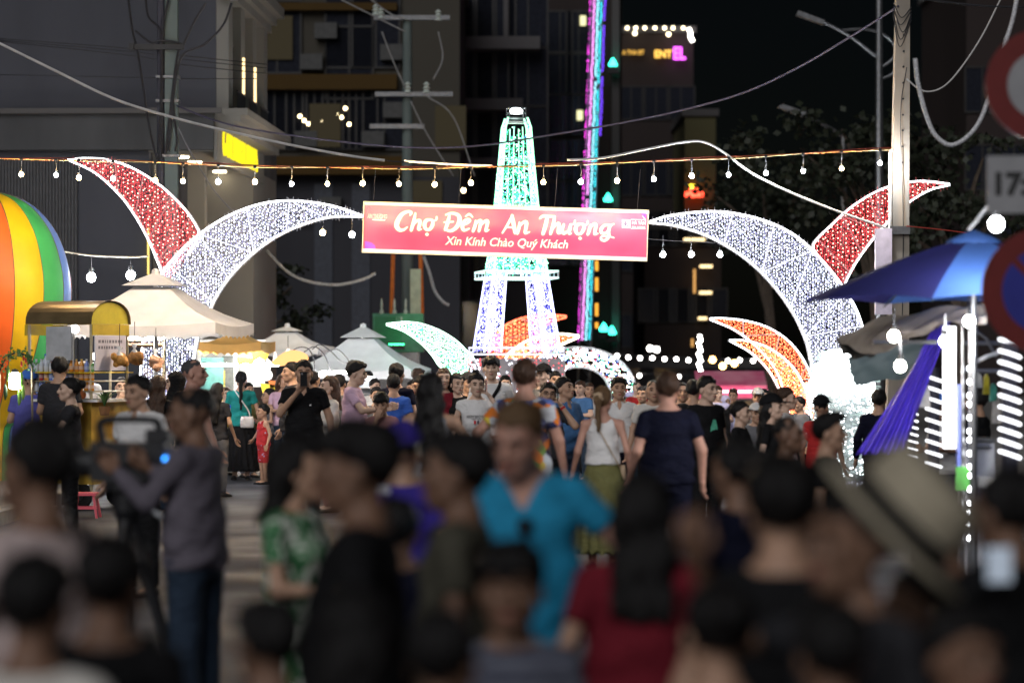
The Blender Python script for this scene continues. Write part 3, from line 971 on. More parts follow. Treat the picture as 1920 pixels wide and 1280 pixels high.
# columns under the canopy
for px, y in ((357, D0 + 3.0), (292, D0 + .2)):
    x = pxx(px, y)
    MB().box(x - .16, x + .16, y, y + .3, 0, zs_ - .004).build('column', WHITEW, bL)
MB().box(pxx(276, D0 - .3), pxx(279, D0 - .3), D0 - .27, D0 - .22, pz(515, D0), pz(428, D0)).build('wall_glow', glow('yellow tube', (1, .72, .2), 1.2), bL)

a_ = R(-2); bL.rotation_euler.z = a_
bL.location = Vector((xe, D0, 0)) - Matrix.Rotation(a_, 3, 'Z') @ Vector((xe, D0, 0))
# --- brown apartment building behind
bA, w, zt = block('building', 'brown apartment building behind the left utility pole with an ochre band', 92, 452, 862, -70, 14, BROWNW)
d = 92
def at(b, px, dd): return pxx(px, dd) - b.location.x
MB().box(at(bA, 452, d), at(bA, 745, d), -.5, -.002, pz(170, d), pz(142, d)).build('band', OCHREW, bA)
MB().box(at(bA, 452, d), at(bA, 760, d), -.8, -.002, pz(330, d), pz(296, d)).build('band', OCHREW, bA)
MB().box(at(bA, 452, d), at(bA, 745, d), -.4, -.002, pz(22, d), pz(8, d)).build('band', OCHREW, bA)
wm, pm = window_mesh(1.6, 2.4)
for (px, py) in ((520, 70), (655, 60), (705, 60), (655, 118)):
    o = mesh_obj('window', wm, None, bA); o.location = (at(bA, px, d), -.06, pz(py, d)); mesh_obj('pane', pm, None, o)
wm, pm = window_mesh(1.9, 2.0)
for px in (515, 552, 590, 628, 668, 708):
    o = mesh_obj('window', wm, None, bA); o.location = (at(bA, px, d), -.06, pz(225, d)); mesh_obj('pane', pm, None, o)
gl = glow('warm room lamp', (1, .80, .45), 9)
for (px, py) in ((563, 219), (571, 227), (579, 233), (604, 228), (634, 215), (641, 221), (655, 234), (648, 204)):
    MB().ball((at(bA, px, d), -.14, pz(py, d)), .055, 8, 5).build('room_lamp', gl, bA)
MB().box(at(bA, 452, d), at(bA, 862, d), -.1, -.002, 0, pz(332, d)).build('lower_facade', plaster('grey lower', (.045, .045, .052), .3, .3), bA)
for i, px in enumerate((430, 470, 590, 660)):
    MB().box(at(bA, px, d), at(bA, px + 34, d), -.16, -.102, 0, pz(345, d)).build('shutter', mat('roller shutter', (.035, .04, .055), .5, .2), bA)

acm = MB().box(-.36, .36, -.3, 0, -.25, .25).mesh('air_conditioner', [mat('air conditioner', (.055, .055, .053), .6, .2)])
for px, py in ((585, 118), (612, 60), (735, 100), (740, 208), (575, 262), (700, 262), (620, 385), (560, 400)):
    o = mesh_obj('air_conditioner', acm, None, bA); o.location = (at(bA, px, d), -.12, pz(py, d))
lp = MB().box(-.5, .5, -.03, .03, -.7, .7).mesh('lit_pane', [glow('dim room light', (.75, .62, .38), .035)])
for px, py in ((520, 72), (610, 236), (845, 240), (800, 380)):
    o = mesh_obj('lit_pane', lp, None, bA); o.location = (at(bA, px, d), -.16, pz(py, d))
# --- slab building with pale balcony bands
bB, w, zt = block('building', 'dark building with pale balcony slabs behind the green lit tower', 104, 862, 1024, -80, 12, DARKW)
d = 104
for py0, py1, pr in ((75, 98, 1012), (190, 211, 980), (300, 318, 980), (410, 428, 980)):
    MB().box(at(bB, 856, d), at(bB, pr, d), -1.2, -.002, pz(py1, d), pz(py0, d)).build('balcony_slab', SLABW, bB)
wm, pm = window_mesh(1.5, 2.2)
for py in (35, 145, 255, 360, 470):
    for px in (888, 930, 990):
        o = mesh_obj('window', wm, None, bB); o.location = (at(bB, px, d), -.06, pz(py, d)); mesh_obj('pane', pm, None, o)
MB().box(at(bB, 944, d), at(bB, 953, d), -.3, -.002, pz(74, d), pz(-60, d)).build('pilaster', SLABW, bB)

# --- tall hotel tower
bC, w, zt = block('building', 'tall dark reddish tower with a pale lit rib and teal up lights', 120, 1026, 1166, -90, 16, TOWERW)
d = 120
rib = MB(); rib.box(at(bC, 1146, d), at(bC, 1160, d), -.9, -.002, 0, pz(-90, d) - .01); rib.build('rib', SLABW, bC)
wm, pm = window_mesh(1.1, 1.8)
for py in (60, 140, 215, 300, 380, 460):
    for px in (1050, 1085):
        o = mesh_obj('window', wm, None, bC); o.location = (at(bC, px, d), -.06, pz(py, d)); mesh_obj('pane', pm, None, o)
teal = glow('teal flood lamp', (.04, .85, .55), 6)
for (px, py) in ((1147, 138), (1138, 388), (1130, 628), (1145, 634)):
    u = MB().box(at(bC, px, d) - .22, at(bC, px, d) + .22, -1.6, -1.2, pz(py, d) - .15, pz(py, d) + .15).build('flood_lamp', BLACKP, bC)
    MB().quad((at(bC, px, d) - .17, -1.58, pz(py, d) + .16), (at(bC, px, d) + .17, -1.58, pz(py, d) + .16), (at(bC, px, d) + .17, -1.22, pz(py, d) + .30), (at(bC, px, d) - .17, -1.22, pz(py, d) + .30)).build('lens', teal, u)
    MB().lathe([(.0001, .52), (.10, .38), (.16, .16), (.0001, .15)], 8, (at(bC, px, d), -1.4, pz(py, d))).build('lens', teal, u)
for (px, py) in ((1093, 40), (1087, 217)):
    MB().box(at(bC, px, d) - .12, at(bC, px, d) + .12, -.25, -.1, pz(py, d) - .2, pz(py, d) + .2).build('wall_lamp', glow('pale yellow wall lamp', (.9, .85, .45), 1.1), bC)

bD, w, zt = block('building', 'dark hotel block with orange and magenta letters near its lit roof', 150, 1160, 1300, 62, 18, TOWERW, 3, [3, 7, 11, 15], (1.5, 1.8))
d = 150
og = glow('orange letter glow', (1.0, .55, .10), 1.6); mg = glow('magenta letter glow', (.85, .10, .95), 3.0)
hs = thing('hotel_sign', 'orange and magenta lit letters high on the dark hotel block', 'sign', (pxx(1225, d), d - .4, pz(102, d)))
def letters(s, px0, px1, py0, py1, m, parent, y=0.0):
    me = text_mesh(s, 1.0, 0, .025, .05)
    co = np.zeros(len(me.vertices) * 3); me.vertices.foreach_get('co', co); co = co.reshape(-1, 3)
    mn, mx = co.min(0), co.max(0)
    q = np.zeros_like(co)
    q[:, 0] = pxx(px0, d) + (co[:, 0] - mn[0]) / (mx[0] - mn[0]) * (pxx(px1, d) - pxx(px0, d)) - parent.location.x
    q[:, 2] = pz(py1, d) + (co[:, 1] - mn[1]) / (mx[1] - mn[1]) * (pz(py0, d) - pz(py1, d)) - parent.location.z
    q[:, 1] = -co[:, 2] + y
    me.vertices.foreach_set('co', q.ravel()); me.update()
    return mesh_obj('letters', me, m, parent)
letters('ENT', 1227, 1259, 96, 110, og, hs); letters('EL', 1262, 1284, 91, 114, mg, hs, -.2)
letters('A THA BT', 1166, 1207, 96, 104, glow('dim orange letter glow', (1.0, .55, .10), .8), hs)
rl_ = glow('roof lamp', (1, .85, .55), 6)
for i, px in enumerate((1176, 1192, 1209, 1228, 1246, 1262, 1281)):
    o = MB().ball((0, 0, 0), .085, 8, 5).build('roof_lamp', rl_)
    o.location = P(px, 53, 149); tag(o, 'small warm roof lamp on the hotel block, ' + ['leftmost of the row', 'second from the left end', 'third from the left end', 'middle of the row', 'third from the right end', 'second from the right end', 'rightmost beside the bent tube'][i], 'lamp', 'lamps along the hotel roof')
o = MB().tube([P(1291, 54, 149), P(1295, 62, 149), P(1294, 68, 149), P(1299, 78, 149)], .10, 6).build('light_tube', glow('white roof tube', (1, .95, .85), 8))
tag(o, 'bent white light tube at the right end of the hotel roof', 'light')
for px, py in ((1190, 64), (1253, 66)):
    MB().ball((at(bD, px, d), -.3, pz(py, d)), .1, 8, 5).build('wall_lamp', rl_, bD)

bE, w, zt = block('building', 'narrow dim yellow green building under the hotel block', 140, 1284, 1342, 218, 10, plaster('yellow green', (.11, .10, .05), .2, .1))
bF, w, zt = block('building', 'low dark block with warm lit balcony bars right of the banner', 130, 1208, 1352, 430, 12, TOWERW, 4, [4, 7.5], (1.5, 1.6))
d = 130
wb = glow('warm balcony lamp', (1.0, .72, .36), 2.0)
for (px0, px1, py) in ((1311, 1334, 500), (1310, 1333, 549), (1308, 1324, 597), (1281, 1320, 450)):
    MB().box(at(bF, px0, d), at(bF, px1, d), -.6, -.45, pz(py + 2.5, d), pz(py - 2.5, d)).build('balcony_light', wb, bF)
for px, py0, py1 in ((1301, 505, 550), (1297, 635, 650)):
    MB().box(at(bF, px - 2, d), at(bF, px + 2, d), -.5, -.35, pz(py1, d), pz(py0, d)).build('balcony_light', glow('dim amber tube', (1, .5, .15), .7), bF)
d = 139
t = thing('neon_sign', 'small red and yellow neon sign on the dim yellow green building', 'sign', P(1301, 358, 139.4))
MB().tube([(-.42, 0, -.16), (-.1, 0, -.20), (.2, 0, -.17), (.45, 0, -.17)], .13, 6).build('red_tube', glow('red neon', (1, .06, .03), 5), t)
MB().tube([(-.2, 0, .02), (0, 0, .05), (.22, 0, .02)], .13, 6).build('red_tube', glow('red neon', (1, .06, .03), 5), t)
MB().tube([(-.22, 0, .22), (.22, 0, .22)], .09, 6).build('yellow_tube', glow('yellow neon', (1, .75, .04), 5), t)
bG, w, zt = block('building', 'faint brown building at far right behind the bare tree', 110, 1812, 1990, -60, 12, TOWERW, 3, [6, 9, 12], (1.4, 1.8))
bH, w, zt = block('building', 'low dark hall behind the market tents at the centre', 95, 560, 880, 470, 8, DARKW, 5, [2.6], (1.8, 2.0))
bI, w, zt = block('building', 'long low dark house beyond the far string lights', 126, 1040, 1560, 690, 8, DARKW, 6, [.9], (1.5, 1.2))

# ------------------------------------------------------------------ trees at the right
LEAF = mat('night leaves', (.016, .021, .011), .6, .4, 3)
BARK = mat('bark', (0.0600, 0.0450, 0.0330), .9, .3, 6, .4, 40)
def tree(label, px, d, top_py, wpx, seed, trunk_py=None, n=900, leaf=.16):
    rnd = random.Random(seed)
    x = pxx(px, d); zt = pz(top_py, d); w = wpx * d / F
    t = thing('tree', label, 'tree', (x, d, 0))
    zc = zt * .55
    m = MB()
    m.tube(spline([(0, 0, 0), (.1, 0, zc * .5), (-.05, .1, zc)], 4), .22, 7, r1=.13)
    tips = []
    for i in range(7):
        a = i * .9 + rnd.random(); r = w * rnd.uniform(.25, .48)
        e = (r * math.cos(a), .6 * r * math.sin(a), zc + (zt - zc) * rnd.uniform(.25, .85)); tips.append(e)
        m.tube(spline([(0, .05, zc * rnd.uniform(.7, 1)), (e[0] * .45, e[1] * .45, zc + (e[2] - zc) * .6), e], 4), .10, 5, r1=.03)
    m.build('trunk', BARK, t)
    c = MB()
    cl = [(tp[0] + rnd.gauss(0, w * .12), tp[1] + rnd.gauss(0, w * .1), tp[2] + rnd.gauss(0, (zt - zc) * .14)) for tp in tips for _ in range(4)]
    for i in range(n):
        b = cl[rnd.randrange(len(cl))]
        p = Vector((b[0] + rnd.gauss(0, w * .055), b[1] + rnd.gauss(0, w * .055), min(zt, b[2] + rnd.gauss(0, w * .045))))
        u = Vector((rnd.gauss(0, 1), rnd.gauss(0, 1), rnd.gauss(0, .5) - .5)).normalized() * leaf
        v = u.cross(Vector((rnd.gauss(0, 1), rnd.gauss(0, 1), rnd.gauss(0, 1)))).normalized() * leaf * .38
        c.add([p, p + u * .5 + v, p + u, p + u * .5 - v], [(0, 1, 2, 3)])
    tag(c.build('crown', LEAF, t), kind='stuff')
    return t
tree('dark leafy tree behind the right concrete pole', 1640, 62, 195, 380, 3, n=2600, leaf=.2)
tree('bare branched dark tree at far right behind the round signs', 1800, 58, 255, 300, 8, n=1500, leaf=.18)
tree('dark bushy tree between the grey corner building and the market tents', 480, 72, 500, 190, 5, n=2200, leaf=.16)
tree('low dark tree left of the red inner crescents', 1440, 84, 290, 240, 11, n=1600, leaf=.2)
# ------------------------------------------------------------------ LED arches, tower, banner, poles, cables, bulbs
ORD = ['first', 'second', 'third', 'fourth', 'fifth', 'sixth', 'seventh', 'eighth', 'ninth', 'tenth', 'eleventh', 'twelfth', 'thirteenth', 'fourteenth',
       'fifteenth', 'sixteenth', 'seventeenth', 'eighteenth', 'nineteenth', 'twentieth', 'twenty first', 'twenty second', 'twenty third', 'twenty fourth', 'twenty fifth']
L_WHITE = glow('white led rope', (.93, .95, 1.0), 6.0)
L_STRUT = glow('faint white strut glow', (.80, .82, 1.0), 1.3)
L_RSTRUT = glow('faint pink strut glow', (1.0, .42, .42), .5)
L_DOT = glow('white led point', (.84, .88, 1.0), 6.0, .6)
L_VIO = glow('violet led point', (.50, .50, 1.0), 1.5, .5)
L_RED = glow('red led point', (1.0, .085, .10), 1.9, .5)
L_PINK = glow('warm led point', (1.0, .62, .48), 6.0, .5)
L_ORANGE = glow('orange led point', (1.0, .21, .07), 6.0, .6)
L_GREEN = glow('green led point', (.08, .85, .40), 3.2, .6)
L_GWHITE = glow('green white led point', (.42, 1.0, .70), 6, .5)
L_GROPE = glow('green white led rope', (.40, 1.0, .66), 2.6)
L_VROPE = glow('violet white led rope', (.62, .64, 1.0), 3.6)
L_PURP = glow('purple led point', (.17, .17, 1.0), 3.6, .6)
L_BLUE = glow('blue led point', (.10, .25, 1.0), 2.4, .5)
WIREN = mat('led wire net', (.30, .28, .32), .6, .2)

def dots(mb, pts, r):
    for p in pts: mb.octa(p, r)

def inside(poly, n, rnd):
    """n points in a closed outline [(x,z)]"""
    xs = [p[0] for p in poly]; zs = [p[1] for p in poly]
    a = np.array(poly); b = np.roll(a, -1, 0)
    out = []
    x0, x1, z0, z1 = min(xs), max(xs), min(zs), max(zs)
    while len(out) < n:
        m = 4000
        X = x0 + (x1 - x0) * rnd.random(m); Z = z0 + (z1 - z0) * rnd.random(m)
        ins = np.zeros(m, bool)
        for (ax, az), (bx, bz) in zip(a, b):
            if az == bz: continue
            c = ((az > Z) != (bz > Z)) & (X < (bx - ax) * (Z - az) / (bz - az) + ax)
            ins ^= c
        out.extend(zip(X[ins], Z[ins]))
    return out[:n]

def net(poly, dx, dz, rnd, jit=.24):
    """points of a hanging wire net inside a closed outline: columns dx apart, lamps dz apart"""
    xs = [p[0] for p in poly]; zs = [p[1] for p in poly]
    gx, gz = np.meshgrid(np.arange(min(xs), max(xs), dx), np.arange(min(zs), max(zs), dz), indexing='ij')
    gz = gz + dz * (.5 * (np.arange(gx.shape[0]) % 2)[:, None] + jit * (rnd.random(gx.shape) - .5) * 2); gx = gx + dx * jit * (rnd.random(gx.shape) - .5)
    X, Z = gx.ravel(), gz.ravel()
    a = np.array(poly); b = np.roll(a, -1, 0)
    ins = np.zeros(len(X), bool)
    for (ax, az), (bx, bz) in zip(a, b):
        if az == bz: continue
        ins ^= ((az > Z) != (bz > Z)) & (X < (bx - ax) * (Z - az) / (bz - az) + ax)
    return list(zip(X[ins], Z[ins]))

def crescent(label, d, outer, inner, sets, rope, thick=.22, rope_r=.0115, group='led crescents of the market gate', seed=1, struts=6, strut_m=None, wires=None):
    """outer, inner: photo outlines from the tip to the foot"""
    rnd = np.random.default_rng(seed)
    w2 = lambda pl: [(pxx(x, d), pz(y, d)) for x, y in pl]
    oc = spline(w2(outer), 7); ic = spline(w2(inner), 7)
    x0 = oc[-1][0]
    t = thing('led_crescent', label, 'light decoration', (x0, d, 0), 0, group)
    L = lambda p, y: (p[0] - x0, y, p[1])
    fr = MB()
    for y in (-thick / 2, thick / 2):
        fr.tube([L(p, y) for p in oc], .012, 5); fr.tube([L(p, y) for p in ic], .012, 5)
    for c in (oc, ic):
        for p in c[::5]: fr.tube([L(p, -thick / 2), L(p, thick / 2)], .009, 4)
    fr.build('steel_frame', PAINTED, t)
    for c in (oc, ic):
        r_ = MB(); r_.tube([L(p, -thick / 2 - .02) for p in c], rope_r, 6); r_.build('led_rope', rope, t)
    n = len(oc); m = len(ic)
    for i in range(struts):
        f = (i + 1) / (struts + 1)
        a = oc[int(f * (n - 1))]; b = ic[int(f * (m - 1))]
        s_ = MB(); s_.tube([L(a, -thick / 2 - .015), L(b, -thick / 2 - .015)], .009, 5); s_.build('strut', strut_m or PAINTED, t)
        if i % 2:
            s_ = MB(); s_.tube([L(a, -thick / 2 - .012), L(pb, -thick / 2 - .012)], .007, 5); s_.build('strut', strut_m or PAINTED, t)
        pb = b
    poly = oc + ic[::-1]
    if wires:
        wv = MB()
        for (x, z) in net(poly, .022, .12, rnd, .2):
            wv.tube([(x - x0, -thick / 2 + .012, z + .06), (x - x0 + .012 * (rnd.random() - .5), -thick / 2 + .012, z), (x - x0 + .006, -thick / 2 + .012, z - .06)], .0028, 3, False)
        tag(wv.build('wire_net', wires, t), kind='stuff')
    for (n_, r, m_) in sets:
        mb = MB()
        for (x, z) in (net(poly, n_[0], n_[1], rnd) if isinstance(n_, tuple) else inside(poly, n_, rnd)):
            mb.octa((x - x0, (-thick / 2 if rnd.random() < .7 else thick / 2) + .01 * (rnd.random() - .5), z), r)
        tag(mb.build('led_points', m_, t), kind='stuff')
    return t

WIREW = mat('white led wire', (.62, .62, .70), .5, .05); WIRER = mat('red led wire', (.62, .10, .11), .5, .1)
WS = [((.035, .041), .0084, L_DOT), ((.035, .036), .0068, L_VIO)]
RS = [((.068, .060), .0090, L_PINK), ((.026, .030), .0082, L_RED)]
vio_strut = mat('white lit strut', (.75, .74, .8), .5, .05)
crescent('white led crescent curving from the beige tent up to the left end of the banner', 38.5,
         [(681, 405), (640, 391), (600, 382), (545, 377), (490, 383), (430, 405), (375, 440), (330, 482), (302, 520), (280, 580), (268, 660), (262, 780), (262, 915)],
         [(681, 407), (620, 408), (560, 425), (510, 450), (465, 485), (430, 522), (405, 560), (385, 605), (368, 655), (358, 780), (356, 915)], WS, L_WHITE, seed=1, struts=7, strut_m=L_STRUT, wires=WIREW)
crescent('red led crescent with a white outline at left, its tip by the light string', 38.9,
         [(130, 300), (165, 298), (205, 301), (250, 316), (300, 347), (340, 384), (366, 418), (374, 444), (352, 480)],
         [(130, 301), (180, 325), (225, 365), (255, 405), (280, 450), (297, 490), (308, 516), (318, 528)], RS, L_WHITE, seed=2, struts=6, strut_m=L_RSTRUT, wires=WIRER)
crescent('white led crescent curving from the right end of the banner down to the right stalls', 38.5,
         [(1217, 416), (1260, 404), (1330, 397), (1390, 403), (1450, 421), (1500, 450), (1550, 500), (1590, 555), (1612, 602), (1632, 680), (1642, 780), (1646, 915)],
         [(1217, 418), (1270, 425), (1330, 445), (1390, 480), (1440, 525), (1480, 577), (1505, 625), (1518, 668), (1530, 750), (1540, 840), (1542, 915)], WS, L_WHITE, seed=3, struts=7, strut_m=L_STRUT, wires=WIREW)
crescent('red led crescent with a white outline crossing behind the right concrete pole', 38.9,
         [(1778, 346), (1735, 341), (1700, 343), (1650, 356), (1600, 385), (1560, 420), (1524, 458), (1532, 482)],
         [(1778, 348), (1740, 358), (1700, 382), (1660, 420), (1630, 455), (1605, 490), (1588, 520), (1580, 540)], RS, L_WHITE, seed=4, struts=5, strut_m=L_RSTRUT, wires=WIRER)
L_ORED = glow('orange red led point', (1.0, .13, .06), 5.0, .5)
OS = [((.030, .034), .0115, L_ORANGE), ((.05, .05), .010, L_ORED), ((.09, .08), .010, L_PINK)]
crescent('upper red led crescent with white outline low at right behind the crowd', 44,
         [(1330, 597), (1360, 597), (1405, 603), (1445, 617), (1480, 642), (1508, 680), (1524, 730), (1530, 900)],
         [(1330, 599), (1375, 618), (1415, 648), (1448, 685), (1468, 730), (1480, 790), (1486, 900)], [((.030, .034), .011, L_ORED), ((.055, .05), .011, L_ORANGE)], L_WHITE, seed=5, struts=3)
crescent('lower orange led crescent with white outline low at right behind the crowd', 43.4,
         [(1367, 637), (1400, 639), (1440, 652), (1478, 680), (1502, 715), (1516, 760), (1522, 900)],
         [(1367, 639), (1405, 660), (1438, 692), (1462, 735), (1478, 785), (1486, 900)], OS, L_WHITE, seed=6, struts=3)
GS = [((.036, .040), .013, glow('overexposed green white led', (.55, 1, .74), 7)), (420, .014, L_GREEN)]
crescent('overexposed green white led crescent left of the lit tower legs', 47,
         [(725, 607), (765, 604), (800, 610), (840, 628), (872, 655), (890, 690), (896, 900)],
         [(725, 609), (760, 622), (795, 648), (820, 680), (836, 720), (842, 900)], GS, glow('green white bright rope', (.6, 1, .78), 6), seed=7, struts=3)
crescent('upper red led crescent seen behind the lit tower legs', 60,
         [(1062, 592), (1020, 590), (975, 597), (940, 615), (920, 645), (912, 700), (910, 820)],
         [(1062, 595), (1035, 604), (1008, 625), (990, 650), (978, 690), (974, 820)], [((.055, .06), .020, L_ORED), ((.09, .09), .020, L_ORANGE)], L_ORED, seed=8, struts=2)
crescent('lower orange led crescent with bright outline behind the lit tower legs', 56,
         [(1085, 629), (1045, 626), (1005, 632), (968, 652), (945, 685), (940, 820)],
         [(1085, 632), (1055, 645), (1022, 662), (1000, 700), (996, 820)], [((.05, .05), .018, L_ORANGE), ((.11, .1), .018, L_PINK)], glow('warm white rope', (1, .78, .6), 6), rope_r=.02, seed=9, struts=2)

# ------------------------------------------------------------------ the lit tower
def led_tower():
    d = 44.0; s = F / d
    t = thing('lit_tower', 'tall green and purple led lattice tower rising behind the market banner', 'light tower', (pxx(968, d), d, 0), R(9))
    rnd = np.random.default_rng(5)
    prof = [(222, 40), (240, 52), (300, 62), (385, 78), (450, 94), (515, 112), (600, 138), (660, 158)]
    hw = lambda py: np.interp(py, [p[0] for p in prof], [p[1] for p in prof]) / s / 1.10 / 2
    Z = lambda py: pz(py, d)
    cor = [(-1, -1), (1, -1), (1, 1), (-1, 1)]
    rows = [222, 228, 240, 265, 300, 340, 385, 420, 450, 485, 515]
    for a, b in cor:
        m = MB(); m.tube([(a * hw(p), b * hw(p), Z(p)) for p in rows], .015, 6); m.build('corner_rope', L_GROPE, t)
    for (a, b), (c, e) in zip(cor, cor[1:] + cor[:1]):
        for f in (.33, .67):
            m = MB(); m.tube([((a + (c - a) * f) * hw(p), (b + (e - b) * f) * hw(p), Z(p)) for p in rows[2:]], .007, 5); m.build('rib_rope', L_GROPE, t)
    for p in (230, 300, 385, 450, 512):
        m = MB(); h = hw(p); m.tube([(a * h, b * h, Z(p)) for a, b in cor + cor[:1]], .008, 4); m.build('ring', PAINTED, t)
    for (n, r, mm) in ((3800, .0105, L_GREEN), (1500, .011, L_GWHITE), (260, .010, L_BLUE)):
        mb = MB()
        for _ in range(n):
            p = 225 + 290 * math.sqrt(rnd.random()); h = hw(p) * (1 + .03 * rnd.normal()); f = rnd.random() * 2 - 1; k = rnd.integers(4)
            x, y = [(f * h, -h), (h, f * h), (f * h, h), (-h, f * h)][k]
            mb.octa((x, y, Z(p)), r)
        tag(mb.build('led_points', mm, t), kind='stuff')
    # platforms
    def platform(py, half, hgt, name, rope):
        z = Z(py)
        for zz in (z, z + hgt):
            for i in range(4):
                a, b = cor[i], cor[(i + 1) % 4]
                m = MB(); m.tube([(a[0] * half, a[1] * half, zz), (b[0] * half, b[1] * half, zz)], .016, 5); m.build('platform_rail', rope, t)
        m = MB()
        for a, b in cor: m.tube([(a * half, b * half, z), (a * half, b * half, z + hgt)], .014, 5)
        for i in range(4):
            a, b = cor[i], cor[(i + 1) % 4]
            for f in (.33, .66): m.tube([((a[0] + (b[0] - a[0]) * f) * half, (a[1] + (b[1] - a[1]) * f) * half, z), ((a[0] + (b[0] - a[0]) * f) * half, (a[1] + (b[1] - a[1]) * f) * half, z + hgt)], .008, 4)
        m.build('platform_post', PAINTED, t)
    platform(522, 155 / s / 2.28, .10, 'platform', glow('pale green rail light', (.62, 1, .9), 1.6))
    platform(664, 178 / s / 2.28, .10, 'platform', glow('pale violet rail light', (.85, .82, 1), 1.1))
    # four legs, tapered lattice boxes
    for a, b in cor:
        lt = hw(515) ; lb = hw(660)
        wt, wb_ = .20, .26
        def q(py, u, v):
            f = (py - 515) / 145.0; h = lt + (lb - lt) * f; w = wt + (wb_ - wt) * f
            return (a * (h - w * u), b * (h - w * v), Z(py))
        leg = MB()
        for u, v in ((0, 0), (1, 0)): leg.tube([q(515, u, v), q(660, u, v)], .013, 5)
        lo = leg.build('leg', L_VROPE, t)
        mb = MB()
        for _ in range(1000):
            py = 516 + 142 * rnd.random(); u, v = rnd.random(), rnd.random()
            k = rnd.integers(4)
            u, v = [(0, v), (1, v), (u, 0), (u, 1)][k]
            mb.octa(q(py, u, v), .011)
        tag(mb.build('led_points', L_PURP, lo), kind='stuff')
        mb = MB()
        for _ in range(260):
            py = 516 + 142 * rnd.random(); mb.octa(q(py, rnd.random(), 0 if rnd.random() < .5 else rnd.random()), .010)
        tag(mb.build('led_points', L_DOT, lo), kind='stuff')
    # plinth on the ground
    h = 180 / s / 2.28
    MB().box(-h, h, -h, h, 0, Z(672)).build('plinth', mat('plinth board', (.4, .38, .4), .7), t)
    mb = MB(); mr = MB()
    for _ in range(900):
        z = Z(672) * rnd.random() ** .5; f = (rnd.random() * 2 - 1) * h; k = rnd.integers(4)
        x, y = [(f, -h), (h, f), (f, h), (-h, f)][k]
        (mb if rnd.random() < .5 else mr).octa((x * 1.01, y * 1.01, z), .012)
    tag(mb.build('led_points', L_DOT, t), kind='stuff'); tag(mr.build('led_points', L_RED, t), kind='stuff')
    # lamp cage on top
    w = .13
    m = MB()
    for a, b in cor: m.tube([(a * w, b * w, Z(222)), (a * w, b * w, Z(203))], .008, 4)
    for z in (222, 212, 203): m.tube([(a * w, b * w, Z(z)) for a, b in cor + cor[:1]], .008, 4)
    m.build('lamp_cage', METAL, t)
    MB().lathe([(.0001, 0), (.09, .01), (.10, .05), (.06, .09), (.0001, .10)], 12, (0, 0, Z(214))).build('top_lamp', glow('tower top lamp', (.95, 1, 1), 14), t)
led_tower()

# colourful dotted arch beyond the tower
def led_tunnel():
    d = 55.0
    t = thing('led_arch', 'wide arch of many coloured led points beyond the crowd at centre right', 'light decoration', (pxx(1085, d), d, 0))
    rnd = np.random.default_rng(9)
    R0, R1 = 60 * d / F, 108 * d / F
    zc = pz(735, d)
    m = MB()
    for y in (0, .9):
        for rr in (R0, R1):
            m.tube([(-rr, y, 0)] + [(rr * math.cos(a), y, zc + rr * .78 * math.sin(a)) for a in np.linspace(math.pi, 0, 20)] + [(rr, y, 0)], .02, 5)
    m.build('arch_frame', PAINTED, t)
    for (n, r, mm) in ((360, .016, L_DOT), (170, .016, L_PINK), (90, .016, L_RED), (90, .016, L_GREEN), (140, .016, L_BLUE), (120, .018, L_GWHITE)):
        mb = MB()
        for _ in range(n):
            a = rnd.random() * math.pi; rr = R0 + (R1 - R0) * rnd.random()
            if rnd.random() < .2:
                mb.octa((rr * (1 if rnd.random() < .5 else -1), .9 * rnd.random(), zc * rnd.random()), r)
            else:
                mb.octa((rr * math.cos(a), -.02 + .9 * rnd.random() ** 2, zc + rr * .78 * math.sin(a)), r)
        tag(mb.build('led_points', mm, t), kind='stuff')
led_tunnel()

# LED pylon, magenta and cyan, far behind
def led_pylon():
    d = 98.0
    p0, p1 = P(1097, 640, d), P(1121, -40, d)
    t = thing('led_pylon', 'very tall slim pylon of magenta and cyan led rows beyond the banner', 'light tower', (p0.x, d, 0))
    x0 = p0.x
    rnd = np.random.default_rng(3)
    cols = [('magenta', (-.22, -.1)), ('pink', (-.10, -.16)), ('cyan', (.03, -.16)), ('aqua', (.14, -.1)), ('indigo', (.27, .05))]
    cm = {'magenta': glow('magenta led', (1, .06, .85), 4.0), 'pink': glow('pink white led', (1, .35, .95), 3.4), 'cyan': glow('cyan white led', (.35, .85, 1), 3.6), 'aqua': glow('aqua led', (.03, .75, .85), 3.2), 'indigo': glow('indigo led', (.18, .06, 1), 3.0)}
    zt = p1.z
    lean = (p1.x - p0.x) / (p1.z - p0.z)
    fx = lambda z: lean * (z - p0.z)
    for nm, (ox, oy) in cols:
        mb = MB(); z = p0.z + .2 * rnd.random()
        while z < zt:
            run = 1.5 + 5 * rnd.random()
            e = z + run
            while z < e and z < zt:
                if not (nm == 'indigo' and z < zt - 5.4):
                    mb.octa((fx(z) + ox + .012 * rnd.normal(), oy, z), .030)
                z += .085
            ox2 = .05 * rnd.normal()
            z += .15
        tag(mb.build('led_row', cm[nm], t), kind='stuff')
    m = MB()
    for a, b in ((-1, -1), (1, -1), (1, 1), (-1, 1)):
        m.tube([(fx(0) + a * .2, b * .12, 0), (fx(zt) + a * .2, b * .12, zt)], .03, 4)
    for z in np.arange(.5, zt, 1.0):
        m.tube([(fx(z) - .2, -.12, z), (fx(z + .5) + .2, -.12, z + .5)], .015, 4); m.tube([(fx(z + .5) + .2, -.12, z + .5), (fx(z + 1) - .2, -.12, z + 1)], .015, 4)
    m.build('lattice', METAL, t)
    for py0, py1 in ((488, 507), (520, 545), (568, 592), (604, 615)):
        MB().box(.36, .46, .3, .4, pz(py1, d), pz(py0, d)).build('amber_lamp', glow('amber tube', (1, .42, .05), 1.2), t)
led_pylon()

